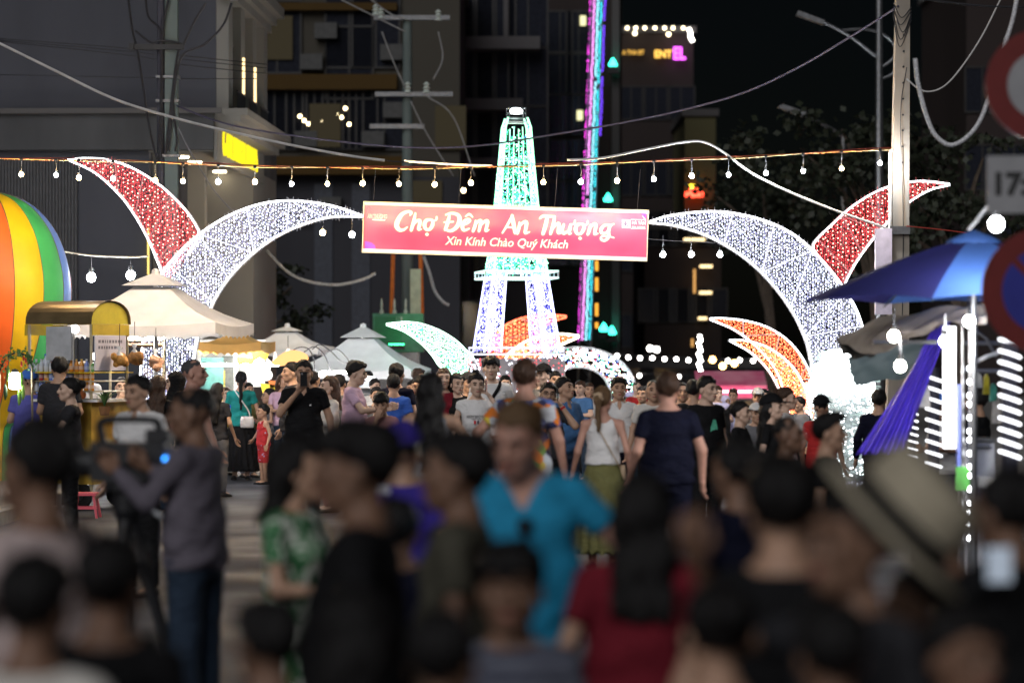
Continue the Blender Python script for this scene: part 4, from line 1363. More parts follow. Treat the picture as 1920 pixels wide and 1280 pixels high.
# ------------------------------------------------------------------ the banner
def banner():
    d = 36.0; s = F / d
    c = P(947.5, 434, d)
    w, h = 535 / s, 96 / s
    t = thing('market_banner', 'pink red welcome banner in a pale frame hanging across the street', 'banner', c)
    t.rotation_euler = (0, math.atan2(16.5, 534), 0)
    FRM = mat('pale gold frame', (.62, .55, .40), .4, .1, metal=.3)
    ALU = mat('silver frame lip', (.70, .68, .74), .4, .08)
    b = .012
    for (x0, x1, z0, z1) in ((-w / 2, w / 2, h / 2 - b, h / 2), (-w / 2, w / 2, -h / 2, -h / 2 + b), (-w / 2, -w / 2 + b, -h / 2 + b, h / 2 - b), (w / 2 - b, w / 2, -h / 2 + b, h / 2 - b)):
        MB().box(x0, x1, -.05, .05, z0, z1).build('frame_bar', FRM, t)
    MB().box(-w / 2 + b, w / 2 - b, -.028, .045, h / 2 - b - .030, h / 2 - b).build('frame_lip', ALU, t)
    MB().box(-w / 2 + b, w / 2 - b, -.045, .045, -h / 2 + b, -h / 2 + b + .038).build('frame_lip', ALU, t)
    x0, x1, z0, z1 = -w / 2 + b + .001, w / 2 - b - .001, -h / 2 + b + .039, h / 2 - b - .031
    def yv(x, z):   # the sheet hangs in soft waves
        u = (x - x0) / (x1 - x0); v = (z - z0) / (z1 - z0)
        edge = min(1, 6 * u, 6 * (1 - u)) * min(1, 5 * v, 5 * (1 - v))
        return -.012 - .020 * edge * math.sin(math.pi * v) ** 2 - edge * (.004 * math.sin(9 * x + 3 * v) + .0035 * math.sin(5.2 * x - 7 * v + 1) + .002 * math.sin(30 * x + 20 * v) * (v > .8))
    def vin(nt, tc):
        n = nt.nodes.new('ShaderNodeTexNoise'); n.inputs['Scale'].default_value = 1.4
        nt.links.new(tc.outputs['Object'], n.inputs['Vector'])
        return ramp(nt, n.outputs['Fac'], [(.3, (.76, .040, .12)), (.7, (.84, .075, .18))])
    VIN = print_mat('red vinyl', vin, .30)
    VIN.node_tree.nodes['Principled BSDF'].inputs['Specular IOR Level'].default_value = .6
    nx, nz = 120, 24
    vs = [(x0 + (x1 - x0) * i / nx, yv(x0 + (x1 - x0) * i / nx, z0 + (z1 - z0) * j / nz), z0 + (z1 - z0) * j / nz) for j in range(nz + 1) for i in range(nx + 1)]
    fs = [(j * (nx + 1) + i, j * (nx + 1) + i + 1, (j + 1) * (nx + 1) + i + 1, (j + 1) * (nx + 1) + i) for j in range(nz) for i in range(nx)]
    me = MB(); me.add(vs, fs)
    sheet = me.build('banner_sheet', VIN, t, True)
    PRW = mat('white print', (.86, .84, .78), .35, .04); PRG = mat('grey print edge', (.22, .17, .12), .5)
    pX = lambda px, py: ((px - 947.5) / s + 0 * py, )
    ca, sa = math.cos(-t.rotation_euler.y), math.sin(-t.rotation_euler.y)
    def loc(px, py):
        x, z = (px - 947.5) / s, -(py - 434) / s
        a = math.atan2(16.5, 534)
        return (x * math.cos(a) - z * math.sin(a), x * math.sin(a) + z * math.cos(a))
    def stroke_glyph(strokes, m, off, grow, parent, name):
        """strokes: [(photo px points with half widths)], swept as flat calligraphic ribbons"""
        mb = MB()
        for pts in strokes:
            P3 = spline(pts, 6)
            L, Rr = [], []
            for i, p in enumerate(P3):
                a = P3[max(0, i - 1)]; c_ = P3[min(len(P3) - 1, i + 1)]
                tx, ty = c_[0] - a[0], c_[1] - a[1]; q = math.hypot(tx, ty) or 1
                nx_, ny_ = -ty / q, tx / q
                w_ = p[2] * 1.12 + grow
                L.append((p[0] + nx_ * w_, p[1] + ny_ * w_)); Rr.append((p[0] - nx_ * w_, p[1] - ny_ * w_))
            vs = []
            for a in L + Rr:
                x, z = loc(*a); vs.append((x, yv(x, z) - off, z))
            n = len(L)
            mb.add(vs, [(i, i + 1, n + i + 1, n + i) for i in range(n - 1)])
            for e, sg_ in ((P3[0], 1), (P3[-1], 1)):
                k = 9
                vs = []
                for q in range(k):
                    an = 2 * math.pi * q / k
                    x, z = loc(e[0] + (e[2] + grow) * math.cos(an), e[1] + (e[2] + grow) * math.sin(an)); vs.append((x, yv(x, z) - off - .0004, z))
                mb.add(vs, [tuple(range(k))])
        return mb.build(name, m, parent)
    # brush lettering traced in photo pixels: (x, y, half width)
    G = {
        'C': [[(769, 404, 1.2), (771, 399, 2.6), (765, 397, 2.2), (754, 402, 3.2), (746, 414, 3.9), (744, 424, 3.9), (749, 431, 3.2), (757, 431, 2.2), (764, 426, 1.2)]],
        'h': [[(779, 400, 1.6), (776, 415, 2.8), (771, 432, 2.6)], [(774, 424, 1.2), (781, 415, 2.2), (787, 414, 2.8), (787, 421, 2.8), (785, 430, 2.5), (790, 430, 1.2)]],
        'o': [[(806, 412, 2), (799, 414, 3), (796, 422, 3.1), (799, 430, 2.6), (806, 430, 2.6), (811, 422, 3), (811, 414, 2.4), (806, 412, 2)], [(811, 416, 1.2), (818, 412, 1.6), (819, 407, 1.6)], [(800, 439.5, 2.6), (801.5, 439.7, 2.6)]],
        'D': [[(843, 402, 1.6), (840, 416, 3), (835, 431, 2.6)], [(836, 403, 1.4), (846, 400, 2), (858, 403, 2.8), (862, 412, 3.6), (857, 425, 3.2), (846, 433, 2.6), (835, 431, 1.8)], [(833, 417, 1.3), (850, 416, 1.3)]],
        'e': [[(868, 423, 1.3), (876, 419, 1.8), (881, 414, 2.2), (878, 411, 2), (871, 415, 2.8), (867, 424, 3), (870, 432, 2.4), (880, 429, 1.2)], [(873, 406, 1.2), (880, 402, 1.8), (886, 407, 1.2)]],
        'm': [[(892, 414, 1.6), (891, 423, 2.6), (887, 434, 2.4)], [(890, 424, 1.2), (897, 415, 2.2), (902, 415, 2.6), (900, 425, 2.6), (898, 434, 2.2)], [(901, 424, 1.2), (908, 416, 2.2), (914, 415, 2.8), (913, 424, 2.6), (911, 433, 2.4), (917, 431, 1)]],
        'A': [[(942, 437, 1.4), (952, 421, 2), (961, 405, 2.4)], [(960, 404, 2.4), (963, 420, 3.2), (966, 437, 2.8)], [(949, 426, 1.4), (964, 427, 1.4)]],
        'n': [[(974, 417, 1.6), (973, 427, 2.6), (970, 438, 2.4)], [(972, 428, 1.2), (980, 418, 2.2), (987, 417, 2.8), (986, 428, 2.8), (985, 437, 2.4), (993, 435, 1.1)]],
        'T': [[(1012, 410, 1.4), (1018, 405.5, 2.2), (1030, 406, 2), (1040, 406, 1.6)], [(1026, 407, 2.6), (1023, 422, 3.2), (1018, 439, 2.8)]],
        'hh': [[(1040, 406, 2), (1037, 422, 2.8), (1032, 439, 2.4)], [(1036, 430, 1.2), (1043, 421, 2.2), (1048, 420, 2.6), (1047, 430, 2.6), (1047, 437, 2.4), (1052, 437, 1)]],
        'u': [[(1057, 421, 2), (1054, 431, 2.8), (1057, 438, 2.4), (1064, 434, 1.8)], [(1070, 421, 2), (1068, 430, 2.8), (1067, 438, 2.2), (1071, 438, 1)], [(1070, 422, 1.2), (1077, 419, 1.5), (1078, 414, 1.5)]],
        'oo': [[(1089, 420, 2), (1082, 422, 2.8), (1079, 430, 3), (1082, 438, 2.4), (1089, 438, 2.4), (1094, 430, 2.8), (1094, 422, 2.2), (1089, 420, 2)], [(1094, 424, 1.2), (1101, 420, 1.5), (1102, 415, 1.5)], [(1087, 447, 2.6), (1088.5, 447.2, 2.6)]],
        'nn': [[(1107, 422, 1.6), (1105, 431, 2.6), (1102, 440, 2.2)], [(1104, 432, 1.2), (1111, 422, 2.2), (1117, 421, 2.6), (1116, 431, 2.6), (1115, 439, 2.2), (1121, 438, 1)]],
        'g': [[(1142, 422, 2), (1133, 423, 2.2), (1127, 430, 2.8), (1128, 437, 2.4), (1136, 437, 2), (1142, 430, 2.2)], [(1151, 420, 1.2), (1144, 424, 2.4), (1141, 434, 2.6), (1141, 444, 2.6), (1134, 451, 2.2), (1127, 449, 1.8), (1128, 444, 1.4), (1140, 443, 1.2), (1151, 446, 1)]],
    }
    for k_, st in G.items():
        lo = stroke_glyph(st, PRW, .0045, 0.0, sheet, 'letter')
    for st in G.values(): stroke_glyph(st, PRG, .0022, 1.1, sheet, 'letter_edge')
    def lettering(txt, px0, px1, py0, py1, m, slope=16.5 / 534, shear=.25, off=.004, bold=.012, name='lettering'):
        me = text_mesh(txt, 1.0, shear, bold, .0005)
        co = np.zeros(len(me.vertices) * 3); me.vertices.foreach_get('co', co); co = co.reshape(-1, 3)
        mn, mx = co.min(0), co.max(0)
        out = []
        for c_ in co:
            u = (c_[0] - mn[0]) / (mx[0] - mn[0]); v = (c_[1] - mn[1]) / (mx[1] - mn[1])
            px = px0 + (px1 - px0) * u; py = py1 + (py0 - py1) * v + slope * (px - px0)
            x, z = loc(px, py); out.append((x, yv(x, z) - off - (c_[2] - mn[2]), z))
        me.vertices.foreach_set('co', np.array(out).ravel()); me.update()
        return mesh_obj(name, me, m, sheet)
    lettering('Xin Kính Chào Quý Khách', 834, 1065, 443, 464, PRW)
    lettering('Xin Kính Chào Quý Khách', 833.4, 1065.6, 442.6, 464.6, PRG, off=.002, bold=.035)
    PRD = mat('dark purple print', (.10, .05, .16), .5); PRP = mat('purple print', (.22, .06, .55), .5); PRL = mat('pale blue print', (.45, .55, .85), .5)
    lettering('AN THƯỢNG', 689, 726, 400, 411, PRW, shear=.1, off=.002, bold=.05); lettering('AN THƯỢNG', 689.5, 725.5, 401, 410, PRD, shear=.1, bold=.0)
    stroke_glyph([[(687, 399, .5), (688, 391, .8), (691, 387, .8), (694, 391, .6), (693, 397, .5)], [(693, 390, .5), (699, 394, .5), (703, 400, .4)]], PRD, .003, 0, sheet, 'logo')
    stroke_glyph([[(699, 412, .9), (710, 412.4, 1.1), (722, 412.8, .8)]], PRW, .003, 0, sheet, 'logo')
    def patch(pts, m, name='print_patch', off=.003):
        vs = []
        for a in pts:
            x, z = loc(*a); vs.append((x, yv(x, z) - off, z))
        MB().add(vs, [tuple(reversed(range(len(vs))))]).build(name, m, sheet)
    patch([(684, 452)] + [(684 + 21 * math.sin(a), 467 - 15 * math.cos(a)) for a in np.linspace(.1, 1.5, 7)] + [(684, 466)], PRP)
    patch([(1201, 399), (1211, 399), (1211, 410)], PRP); patch([(1203, 403), (1211, 411), (1211, 418)], PRL, off=.0035)
    patch([(1166, 411.5), (1182, 412), (1182, 428), (1166, 427.5)], mat('pale print', (.8, .76, .78), .5), 'logo')
    stroke_glyph([[(1168, 425, .7), (1173, 415, .8), (1172, 424, .7), (1177, 416, .8), (1180, 418, .5), (1176, 424, .7), (1180, 424, .4)]], PRD, .0045, 0, sheet, 'logo')
    lettering('HÀ TÂN', 1185, 1210, 413, 421, PRW, shear=0); lettering('MIA COFFEE', 1185, 1210, 424, 427.5, PRW, shear=0)
    stroke_glyph([[(1183, 411.6, .4), (1210, 412.4, .4)], [(1183, 428.6, .4), (1210, 429.2, .4)]], PRW, .003, 0, sheet, 'logo')
    for px in (700, 860, 1040, 1195):
        hw_ = MB(); x, z = loc(px, 386)
        hw_.tube([(x, 0, h / 2), (x + .02, -.1, h / 2 + (70 + (px - 947) * .02) / s)], .003, 4); hw_.build('hanging_wire', CABLE, t)
banner()

# ------------------------------------------------------------------ poles
def pole_left():
    d = 43.0
    x = pxx(322, d)
    t = thing('utility_pole', 'teal lit concrete utility pole with black cables at left', 'utility pole', (x, d, 0))
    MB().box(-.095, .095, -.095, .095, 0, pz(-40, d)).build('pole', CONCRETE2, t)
    MB().tube([(-.16, -.02, .3), (-.16, -.02, pz(-40, d))], .06, 8).build('conduit', mat('dark conduit', (.045, .045, .06), .5), t)
    z = pz(90, d)
    MB().box(-.55, .20, -.16, -.10, z - .04, z + .04).build('cross_arm', BLACKP, t)
    MB().box(-.62, -.55, -.2, -.06, z - .05, z + .05).build('clamp', BLACKP, t)
    for pts in ([(242, -5), (250, 55), (260, 100), (270, 160), (284, 250), (297, 300)], [(275, 0), (281, 35), (300, 55), (304, 90), (304, 300)], [(318, 0), (308, 60), (303, 200), (300, 300)],
                [(388, 8), (365, 45), (345, 88), (335, 105), (325, 180), (312, 290)], [(436, 8), (420, 50), (385, 85), (345, 105), (330, 160), (318, 285)], [(256, 60), (285, 82), (302, 78), (340, 84), (344, 95)], [(330, 150), (326, 200), (334, 260), (330, 285)]):
        m = MB(); m.tube([Vector((pxx(a, d), d - .14, pz(b, d))) - t.location for a, b in spline(pts, 6)], .020, 6); m.build('cable', CABLE, t)
    for (px, py) in ((386, 2), (441, 4)):
        m = MB(); 
        for k in range(3): m.lathe([(.02, 0), (.075, .01), (.07, .03), (.03, .045)], 10, (pxx(px, d) - x, -.14, pz(py, d) + k * .045))
        m.build('insulator', mat('insulator', (.14, .15, .16), .3), t)
    for py in (145, 190, 293):
        MB().box(-.23, .12, -.12, .11, pz(py, d) - .02, pz(py, d) + .02).build('strap', METAL, t)
pole_left()

def pole_mid():
    d = 64.0
    x = pxx(764, d)
    t = thing('utility_pole', 'concrete utility pole with green lit base standing behind the banner', 'utility pole', (x, d, 0))
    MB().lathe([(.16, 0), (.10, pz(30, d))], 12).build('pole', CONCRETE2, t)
    for py, w0, w1 in ((35, -62, 80), (178, -60, 85), (238, -70, 32)):
        MB().box(w0 * d / F, w1 * d / F, -.2, -.1, pz(py, d) - .05, pz(py, d) + .05).build('cross_arm', METAL, t)
    for px, py in ((715, 36), (822, 40), (705, 30), (765, 175), (800, 175)):
        MB().lathe([(.02, -.12), (.10, -.10), (.05, -.04), (.09, 0), (.04, .05), (.08, .08), (.02, .14)], 10, (pxx(px, d) - x, -.15, pz(py, d) + .1)).build('insulator', mat('pale insulator', (.45, .5, .46), .3), t)
    for a, b in ((738, 735), (789, 792)):
        m = MB(); m.tube([Vector((pxx(a, d), d - .2, pz(478, d))) - t.location, Vector((pxx(b, d), d - .25, pz(590, d))) - t.location], .05, 6); m.build('orange_conduit', mat('orange conduit', (.62, .17, .03), .5), t)
    MB().box((770 - 764) * d / F, (790 - 764) * d / F, -.3, .1, pz(592, d), pz(505, d)).build('meter_box', mat('pale green box', (.45, .55, .38), .5), t)
pole_mid()

def transformer():
    d = 62.5
    t = thing('transformer', 'green lit transformer box with finned side and bushings behind the white tents', 'transformer', P(747, 640, d))
    t.location.z = 0
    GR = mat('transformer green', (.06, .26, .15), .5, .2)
    x0, x1, z0, z1 = (700 - 747) * d / F, (795 - 747) * d / F, pz(660, d), pz(588, d)
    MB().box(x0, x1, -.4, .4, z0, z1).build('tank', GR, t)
    fm = MB().box(-.010, .010, -.60, -.402, z0 + .1, z1 - .06).mesh('fin', [GR])
    for i in range(13):
        o = mesh_obj('fin', fm, None, t); o.location.x = x0 + .06 + i * .045
    for px in (716, 740, 761):
        m = MB(); m.lathe([(.05, 0), (.045, .06), (.025, .1), (.03, .2), (.02, .3), (.001, .34)], 10, ((px - 747) * d / F, -.1, z1)); m.build('bushing', mat('pale bushing', (.5, .6, .5), .3), t)
    MB().box(-.05, .10, -.44, -.405, z1 - .22, z1 - .08).build('label_plate', PAINTED, t)
    MB().box(x0 + .1, x1 - .1, -.3, .3, 0, z0).build('stand', METAL, t)
    MB().box(-.18, .18, -1.2, -.9, 1.9, 2.0).build('flood_lamp', BLACKP, t)
    MB().box(-.16, .16, -1.18, -.92, 2.003, 2.02).build('flood_lens', glow('green flood lamp', (.05, 1.0, .35), 9), t)
transformer()

def pole_right():
    d = 34.6
    p = P(1683, 660, d)
    t = thing('utility_pole', 'tall pale concrete utility pole with bolt holes at right', 'utility pole', (p.x, d, 0))
    zt = pz(-30, d)
    ln = (pxx(1692, d) - p.x) / (pz(0, d) - p.z)
    m = MB()
    wb, wt = 17 * d / F, 12.4 * d / F
    vs = []
    for z, w in ((0, wb * 1.25), (zt, wt)):
        ox = ln * (z - p.z)
        vs += [(ox - w, -w, z), (ox + w, -w, z), (ox + w, w, z), (ox - w, w, z)]
    m.add(vs, [(0, 3, 2, 1), (4, 5, 6, 7), (0, 1, 5, 4), (1, 2, 6, 5), (2, 3, 7, 6), (3, 0, 4, 7)])
    m.build('pole', CONCRETE, t)
    hm = MB().lathe([(.0001, 0), (.013, 0), (.013, .03), (.0001, .03)], 8).mesh('bolt_hole', [BLACKP])
    for py in (68, 98, 127, 157, 187, 217, 246, 276, 306):
        z = pz(py, d); o = mesh_obj('bolt_hole', hm, None, t)
        o.rotation_euler = (R(90), 0, 0)
        f = z / zt; w = wb * 1.25 + (wt - wb * 1.25) * f
        o.location = (ln * (z - p.z) + .01, -w + .006, z)
    rnd = random.Random(4)
    for i in range(5):
        z = pz(20 + i * 6, d)
        mm = MB(); mm.tube(spline([(ln * (z - p.z) - .12, -.09, z + .08), (ln * (z - p.z) + rnd.uniform(-.05, .05), -.12, z - .1 - .05 * i), (ln * (z - p.z) + .1, -.09, z + .03)], 6), .006, 4); mm.build('wire', CABLE, t)
    mm = MB(); mm.tube(spline([(ln * (pz(128, d) - p.z) + .05, -.10, pz(128, d)), (ln * (pz(220, d) - p.z) - .02, -.12, pz(220, d)), (ln * (pz(420, d) - p.z) + .03, -.13, pz(420, d)), (.03, -.16, pz(640, d))], 6), .006, 4); mm.build('wire', CABLE, t)
    MB().tube(spline([(ln * (pz(285, d) - p.z) - .12, -.12, pz(282, d)), (ln * (pz(300, d) - p.z) - .14, -.12, pz(300, d)), (-.11, -.13, pz(420, d)), (-.14, -.14, pz(560, d))], 5), .02, 6).build('conduit', CABLEW, t)
    MB().box(-.30, -.10, -.24, -.16, pz(590, d), pz(430, d)).build('panel', mat('lilac white panel', (.70, .64, .78), .5), t)
    MB().box(-.115, .13, -.17, -.125, pz(440, d), pz(425, d)).build('strap', METAL, t)
pole_right()

def street_lamp(label, px, d, py_top, arms):
    t = thing('street_lamp', label, 'street lamp', (pxx(px, d), d, 0))
    MB().tube([(0, 0, 0), (0, 0, pz(py_top, d))], .11, 8, r1=.07).build('post', METAL, t)
    for pts, r in arms:
        m = MB(); m.tube([Vector((pxx(a, d), d, pz(b, d))) - t.location for a, b in spline(pts, 6)], r, 6); m.build('arm', METAL, t)
    return t
t = street_lamp('grey street lamp post with long arm and hoops left of the concrete pole', 1649, 58, -30, [([(1645, 108), (1590, 66), (1535, 38), (1512, 30)], .035), ([(1580, 57), (1620, 55), (1655, 64), (1676, 84), (1676, 108), (1652, 128)], .03), ([(1655, 148), (1672, 140), (1680, 130)], .03)])
o = MB().prism([(-.30, .05), (.25, -.14), (.28, -.06), (-.26, .14)], -.12, .12).build('lamp_head', METAL, t); o.location = Vector((pxx(1520, 58), 0, pz(34, 58))) - Vector((t.location.x, 0, 0))
t = street_lamp('half hidden street lamp with a short arm in the dark foliage', 1582, 66, 258, [([(1582, 258), (1560, 242), (1520, 222), (1500, 214)], .04)])
o = MB().prism([(-.38, .10), (.22, -.14), (.28, -.02), (-.30, .18)], -.14, .14).build('lamp_head', METAL, t); o.location = Vector((pxx(1489, 66), 0, pz(210, 66))) - Vector((t.location.x, 0, 0))

# ------------------------------------------------------------------ cables
def cable(label, pts, r, m, d0, d1=None, n=6, sides=6, name='cable'):
    d1 = d0 if d1 is None else d1
    sp = spline(pts, n)
    q = [P(a, b, d0 + (d1 - d0) * i / (len(sp) - 1)) for i, (a, b) in enumerate(sp)]
    o0 = q[0].copy()
    mb = MB(); mb.tube([p - o0 for p in q], r, sides)
    o = mb.build(name, m, None, True); o.location = o0
    return tag(o, label, 'cable')
cable('thick pale conduit cable sagging from the upper left towards the banner', [(-20, 72), (0, 82), (100, 131), (215, 186), (330, 222), (440, 249), (560, 275), (660, 293), (721, 301)], .017, CABLEW, 33)
cable('short pale conduit piece tied above the left half of the banner', [(758, 302), (800, 305), (860, 309), (923, 311)], .015, CABLEW, 34.6)
cable('thin black wire joining the two pale conduits above the banner', [(715, 300), (740, 303), (765, 304)], .007, CABLE, 33.5)
cable('pale conduit cable rising over the banner and dropping to the right pole', [(1064, 300), (1130, 296), (1220, 278), (1285, 266), (1322, 267), (1360, 288), (1410, 325), (1480, 360), (1570, 396), (1640, 420), (1672, 432)], .015, CABLEW, 34, 34.4)
cable('dark twisted cable rising to the top of the right concrete pole', [(330, 198), (400, 225), (480, 244), (640, 266), (780, 277), (900, 273), (1040, 252), (1180, 228), (1290, 204), (1400, 172), (1500, 125), (1590, 72), (1660, 28), (1684, 12)], .014, mat('dark violet cable', (.06, .055, .09), .35, .4, 60), 42.5, 34.5)
for k, (a, b, c) in enumerate(((72, 92, 105), (75, 98, 112), (77, 105, 122))):
    cable(['upper', 'middle', 'lower'][k] + ' thin dark wire crossing the grey corner building', [(-10, a), (250, b), (345, c), (500, c + 16)], .008, CABLE, 44)
cable('single thin dark wire low across the grey corner building', [(-10, 140), (280, 146), (345, 148), (480, 148)], .007, CABLE, 44)
cable('dark drooping wire from the left pole to the white crescent', [(334, 240), (360, 290), (400, 355), (435, 395)], .010, mat('grey wire', (.12, .12, .13), .5), 42)
cable('grey braided cable hanging in a loop left of the transformer', [(500, 470), (540, 510), (580, 528), (632, 534), (680, 524), (705, 512)], .035, mat('grey braided cable', (.28, .28, .28), .6, .5, 30), 56)
cable('grey cable bundle hanging right of the transformer pole', [(794, 480), (805, 510), (815, 545), (830, 565), (842, 572)], .04, mat('grey cable bundle', (.30, .31, .32), .6, .3, 30), 60)
for k, pts in enumerate(([(640, 0), (700, 30), (760, 60)], [(690, -5), (730, 25), (765, 38)], [(716, 60), (735, 110), (760, 165)], [(822, 60), (830, 110), (812, 150)], [(770, 190), (800, 250), (850, 330)], [(800, 180), (850, 220), (890, 330)])):
    cable('dim grey wire ' + ['leaving the top left of the frame', 'close beside another at the pole top', 'running down left of the middle pole', 'hanging from the right insulator', 'sagging down right from the middle pole', 'reaching towards the tower from the cross arm'][k], pts, .018, mat('dim wire', (.2, .2, .2), .6), 63)
cable('white braided rope light cable hanging in a deep loop right of the concrete pole', [(1716, 110), (1722, 160), (1738, 220), (1755, 255), (1782, 272), (1812, 258), (1838, 225), (1858, 170), (1880, 95), (1898, 40), (1908, -10)], .022, mat('white braided cable', (.62, .62, .68), .5, .55, 90), 26)
cable('thin white cable curving from the concrete pole to the upper right', [(1700, 148), (1720, 165), (1742, 172), (1770, 162), (1800, 130), (1840, 70), (1878, -5)], .009, CABLEW, 30)
cable('short white braided cable over the blue umbrella', [(1815, 432), (1828, 418), (1840, 402), (1853, 386)], .018, mat('white braided cable', (.62, .62, .68)), 21)
cable('red and pale wire pair leaving the right pole above the umbrella', [(1700, 424), (1760, 430), (1815, 437)], .007, mat('red wire', (.5, .06, .04), .5), 33)
cable('pale tangled wire carrying two white bulbs right of the rainbow balloon', [(60, 468), (120, 472), (171, 479), (245, 482), (278, 480)], .013, mat('pale yellow wire', (.5, .48, .38), .5, .4, 60), 39.2)
cable('thin wire leaving the right end of the banner', [(1213, 448), (1270, 452), (1340, 455)], .006, mat('grey wire', (.12, .12, .13)), 37)
cable('dark wire across the upper right corner', [(1700, -4), (1780, 5), (1850, 12), (1925, 14)], .012, CABLE, 30)

# ------------------------------------------------------------------ hanging bulbs
SOCK = mat('bulb socket', (.03, .03, .03), .4)
def bulb_proto(r, m):
    so = MB(); so.lathe([(.0001, r * 2.1), (r * .5, r * 2.1), (r * .55, r * .95), (r * .42, r * .9), (.0001, r * .9)], 8)
    gl_ = MB(); gl_.ball((0, 0, 0), r, 10, 7, 1.06)
    nk = MB(); nk.lathe([(r * .42, r * 1.25), (r * .55, r * .8)], 8)
    return so.mesh('socket', [SOCK]), gl_.mesh('globe', [m], True)
B_WARM = glow('warm bulb', (1.0, .66, .30), 1350); B_COOL = glow('cool bulb', (.90, .94, 1.0), 1350)
bw = bulb_proto(.028, B_WARM); bc = bulb_proto(.028, B_COOL)
XS = [(40, 327, 1), (105, 328, 0), (148, 333, 1), (212, 335, 0), (291, 338, 1), (343, 340, 1), (409, 341, 0), (478, 341, 1), (547, 345, 0), (614, 345, 1), (680, 344, 1), (748, 345, 1), (815, 346, 1),
      (883, 343, 1), (1019, 342, 1), (1089, 341, 0), (1157, 339, 1), (1226, 336, 0), (1297, 330, 0), (1366, 328, 0), (1436, 325, 0), (1506, 321, 0), (1578, 316, 1), (1650, 306, 0)]
DS = 34.2
def string_y(x): return float(np.interp(x, [0, 250, 480, 740, 960, 1200, 1400, 1665], [297, 302, 312, 315, 312, 303, 294, 279]))
for i, (x, y, w) in enumerate(XS):
    t = thing('light_bulb', f"{'warm yellow' if w else 'cool white'} bulb, {ORD[i]} from the left on the long orange light string", 'light bulb', P(x, y, DS), 0, 'bulbs on the long light string')
    pr = bw if w else bc
    rv = random.Random(i * 3 + 1)
    for q in (mesh_obj('socket', pr[0], None, t), mesh_obj('globe', pr[1], None, t)):
        q.rotation_euler = (R(rv.choice((-9, -4, 0, 6))), R(rv.choice((-12, -5, 3, 9))), 0); q.scale = (rv.uniform(.88, 1.12),) * 3
    m = MB(); m.tube([(0, 0, .06), (.003, 0, pz(string_y(x), DS) - t.location.z)], .004, 4); m.build('drop_wire', CABLE, t)
st = thing('string_cable', 'long orange and red light string cable stretched across the street', 'cable', P(-20, 296, DS))
for k, (c_, dy) in enumerate((((.55, .20, .07), 0), ((.40, .07, .05), -1.4), ((.55, .42, .2), 1.2))):
    m = MB(); m.tube([P(x, string_y(x) + dy + 1.2 * math.sin(x * .021 + k * 2), DS) - st.location for x in range(-20, 1690, 18)], .0055, 4)
    m.build('wire', mat('string wire %d' % k, c_, .5), st)
kn = MB().box(-.018, .018, -.016, .016, -.016, .016).mesh('tape_joint', [CABLE])
for (x, y, w) in XS:
    o = mesh_obj('tape_joint', kn, None, st); o.location = P(x, string_y(x) + 1, DS) - st.location

def single_bulb(label, px, py, d, r, m, group=None, rod=.25, base=True):
    pr = bulb_proto(r, m)
    t = thing('light_bulb', label, 'light bulb', P(px, py, d), 0, group)
    mesh_obj('socket', pr[0], None, t); mesh_obj('globe', pr[1], None, t)
    mm = MB(); mm.tube([(0, 0, r * 2), (0, .01, r * 2 + rod)], .006, 4); mm.build('drop_wire', CABLE, t)
    return t
B_BIG = glow('white led bulb', (.92, .95, 1.0), 420); B_BIGW = glow('warm white led bulb', (1.0, .90, .80), 400)
single_bulb('white bulb left of the pair hanging over the beige tent', 171, 520, 39.2, .062, B_BIG, 'bulbs over the beige tent', rod=.17)
single_bulb('white bulb right of the pair hanging over the beige tent', 245, 516, 39.2, .062, B_BIG, 'bulbs over the beige tent', rod=.13)
single_bulb('warm bulb under the left crescent, left of two', 605, 436, 52, .045, B_WARM, 'bulbs on the rear light string')
single_bulb('cool bulb under the left crescent, right of two', 660, 440, 52, .045, B_COOL, 'bulbs on the rear light string')
for i, x in enumerate((1243, 1296, 1350)):
    single_bulb('white bulb below the right crescent, ' + ['leftmost', 'middle', 'rightmost'][i] + ' of three by the banner corner', x, 477, 52, .045, B_COOL, 'bulbs on the rear light string')
single_bulb('dim warm lamp just above the banner left of the green tower', 869, 357, 70, .055, glow('dim warm bulb', (1, .75, .4), 12))
# far strings: each lamp a small ball
FAR = glow('far string bulb', (1.0, .95, .88), 14); FARW = glow('far amber lamp', (1.0, .55, .16), 16)
fm = MB().ball((0, 0, 0), .06, 8, 5).mesh('far_bulb', [FAR], True); fw = MB().ball((0, 0, 0), .11, 8, 5).mesh('far_lamp', [FARW], True)
row1 = [(1088, 664), (1109, 665), (1132, 667), (1157, 667), (1178, 670), (1200, 671), (1223, 671), (1246, 673), (1268, 673), (1291, 675), (1365, 676), (1387, 675), (1412, 676)]
row2 = [(1199, 704), (1273, 706), (1348, 712), (1366, 713), (1385, 714), (1423, 715), (1440, 716)]
for rowi, (row, d) in enumerate(((row1, 78), (row2, 88))):
    for i, (x, y) in enumerate(row):
        o = bpy.data.objects.new('far_bulb', fm); COL.objects.link(o); o.location = P(x, y, d)
        tag(o, f"far white bulb, {ORD[i]} from the left in the {'upper' if rowi == 0 else 'lower'} distant string", 'light bulb', 'far string bulbs beyond the crowd')
cable('thin dark wire of the upper distant bulb string', [(x, y - 4) for x, y in row1], .012, CABLE, 78, n=2, sides=4)
cable('thin dark wire of the lower distant bulb string', [(x, y - 4) for x, y in row2], .012, CABLE, 88, n=2, sides=4)
for i, (x, y, lb) in enumerate(((1219, 653, 'left of the twin white lamps above the far string'), (1231, 655, 'right of the twin white lamps above the far string'))):
    o = bpy.data.objects.new('far_bulb', fm); COL.objects.link(o); o.location = P(x, y, 84); o.scale = (1.5,) * 3; tag(o, 'bright far lamp, ' + lb, 'lamp', 'twin far lamps')
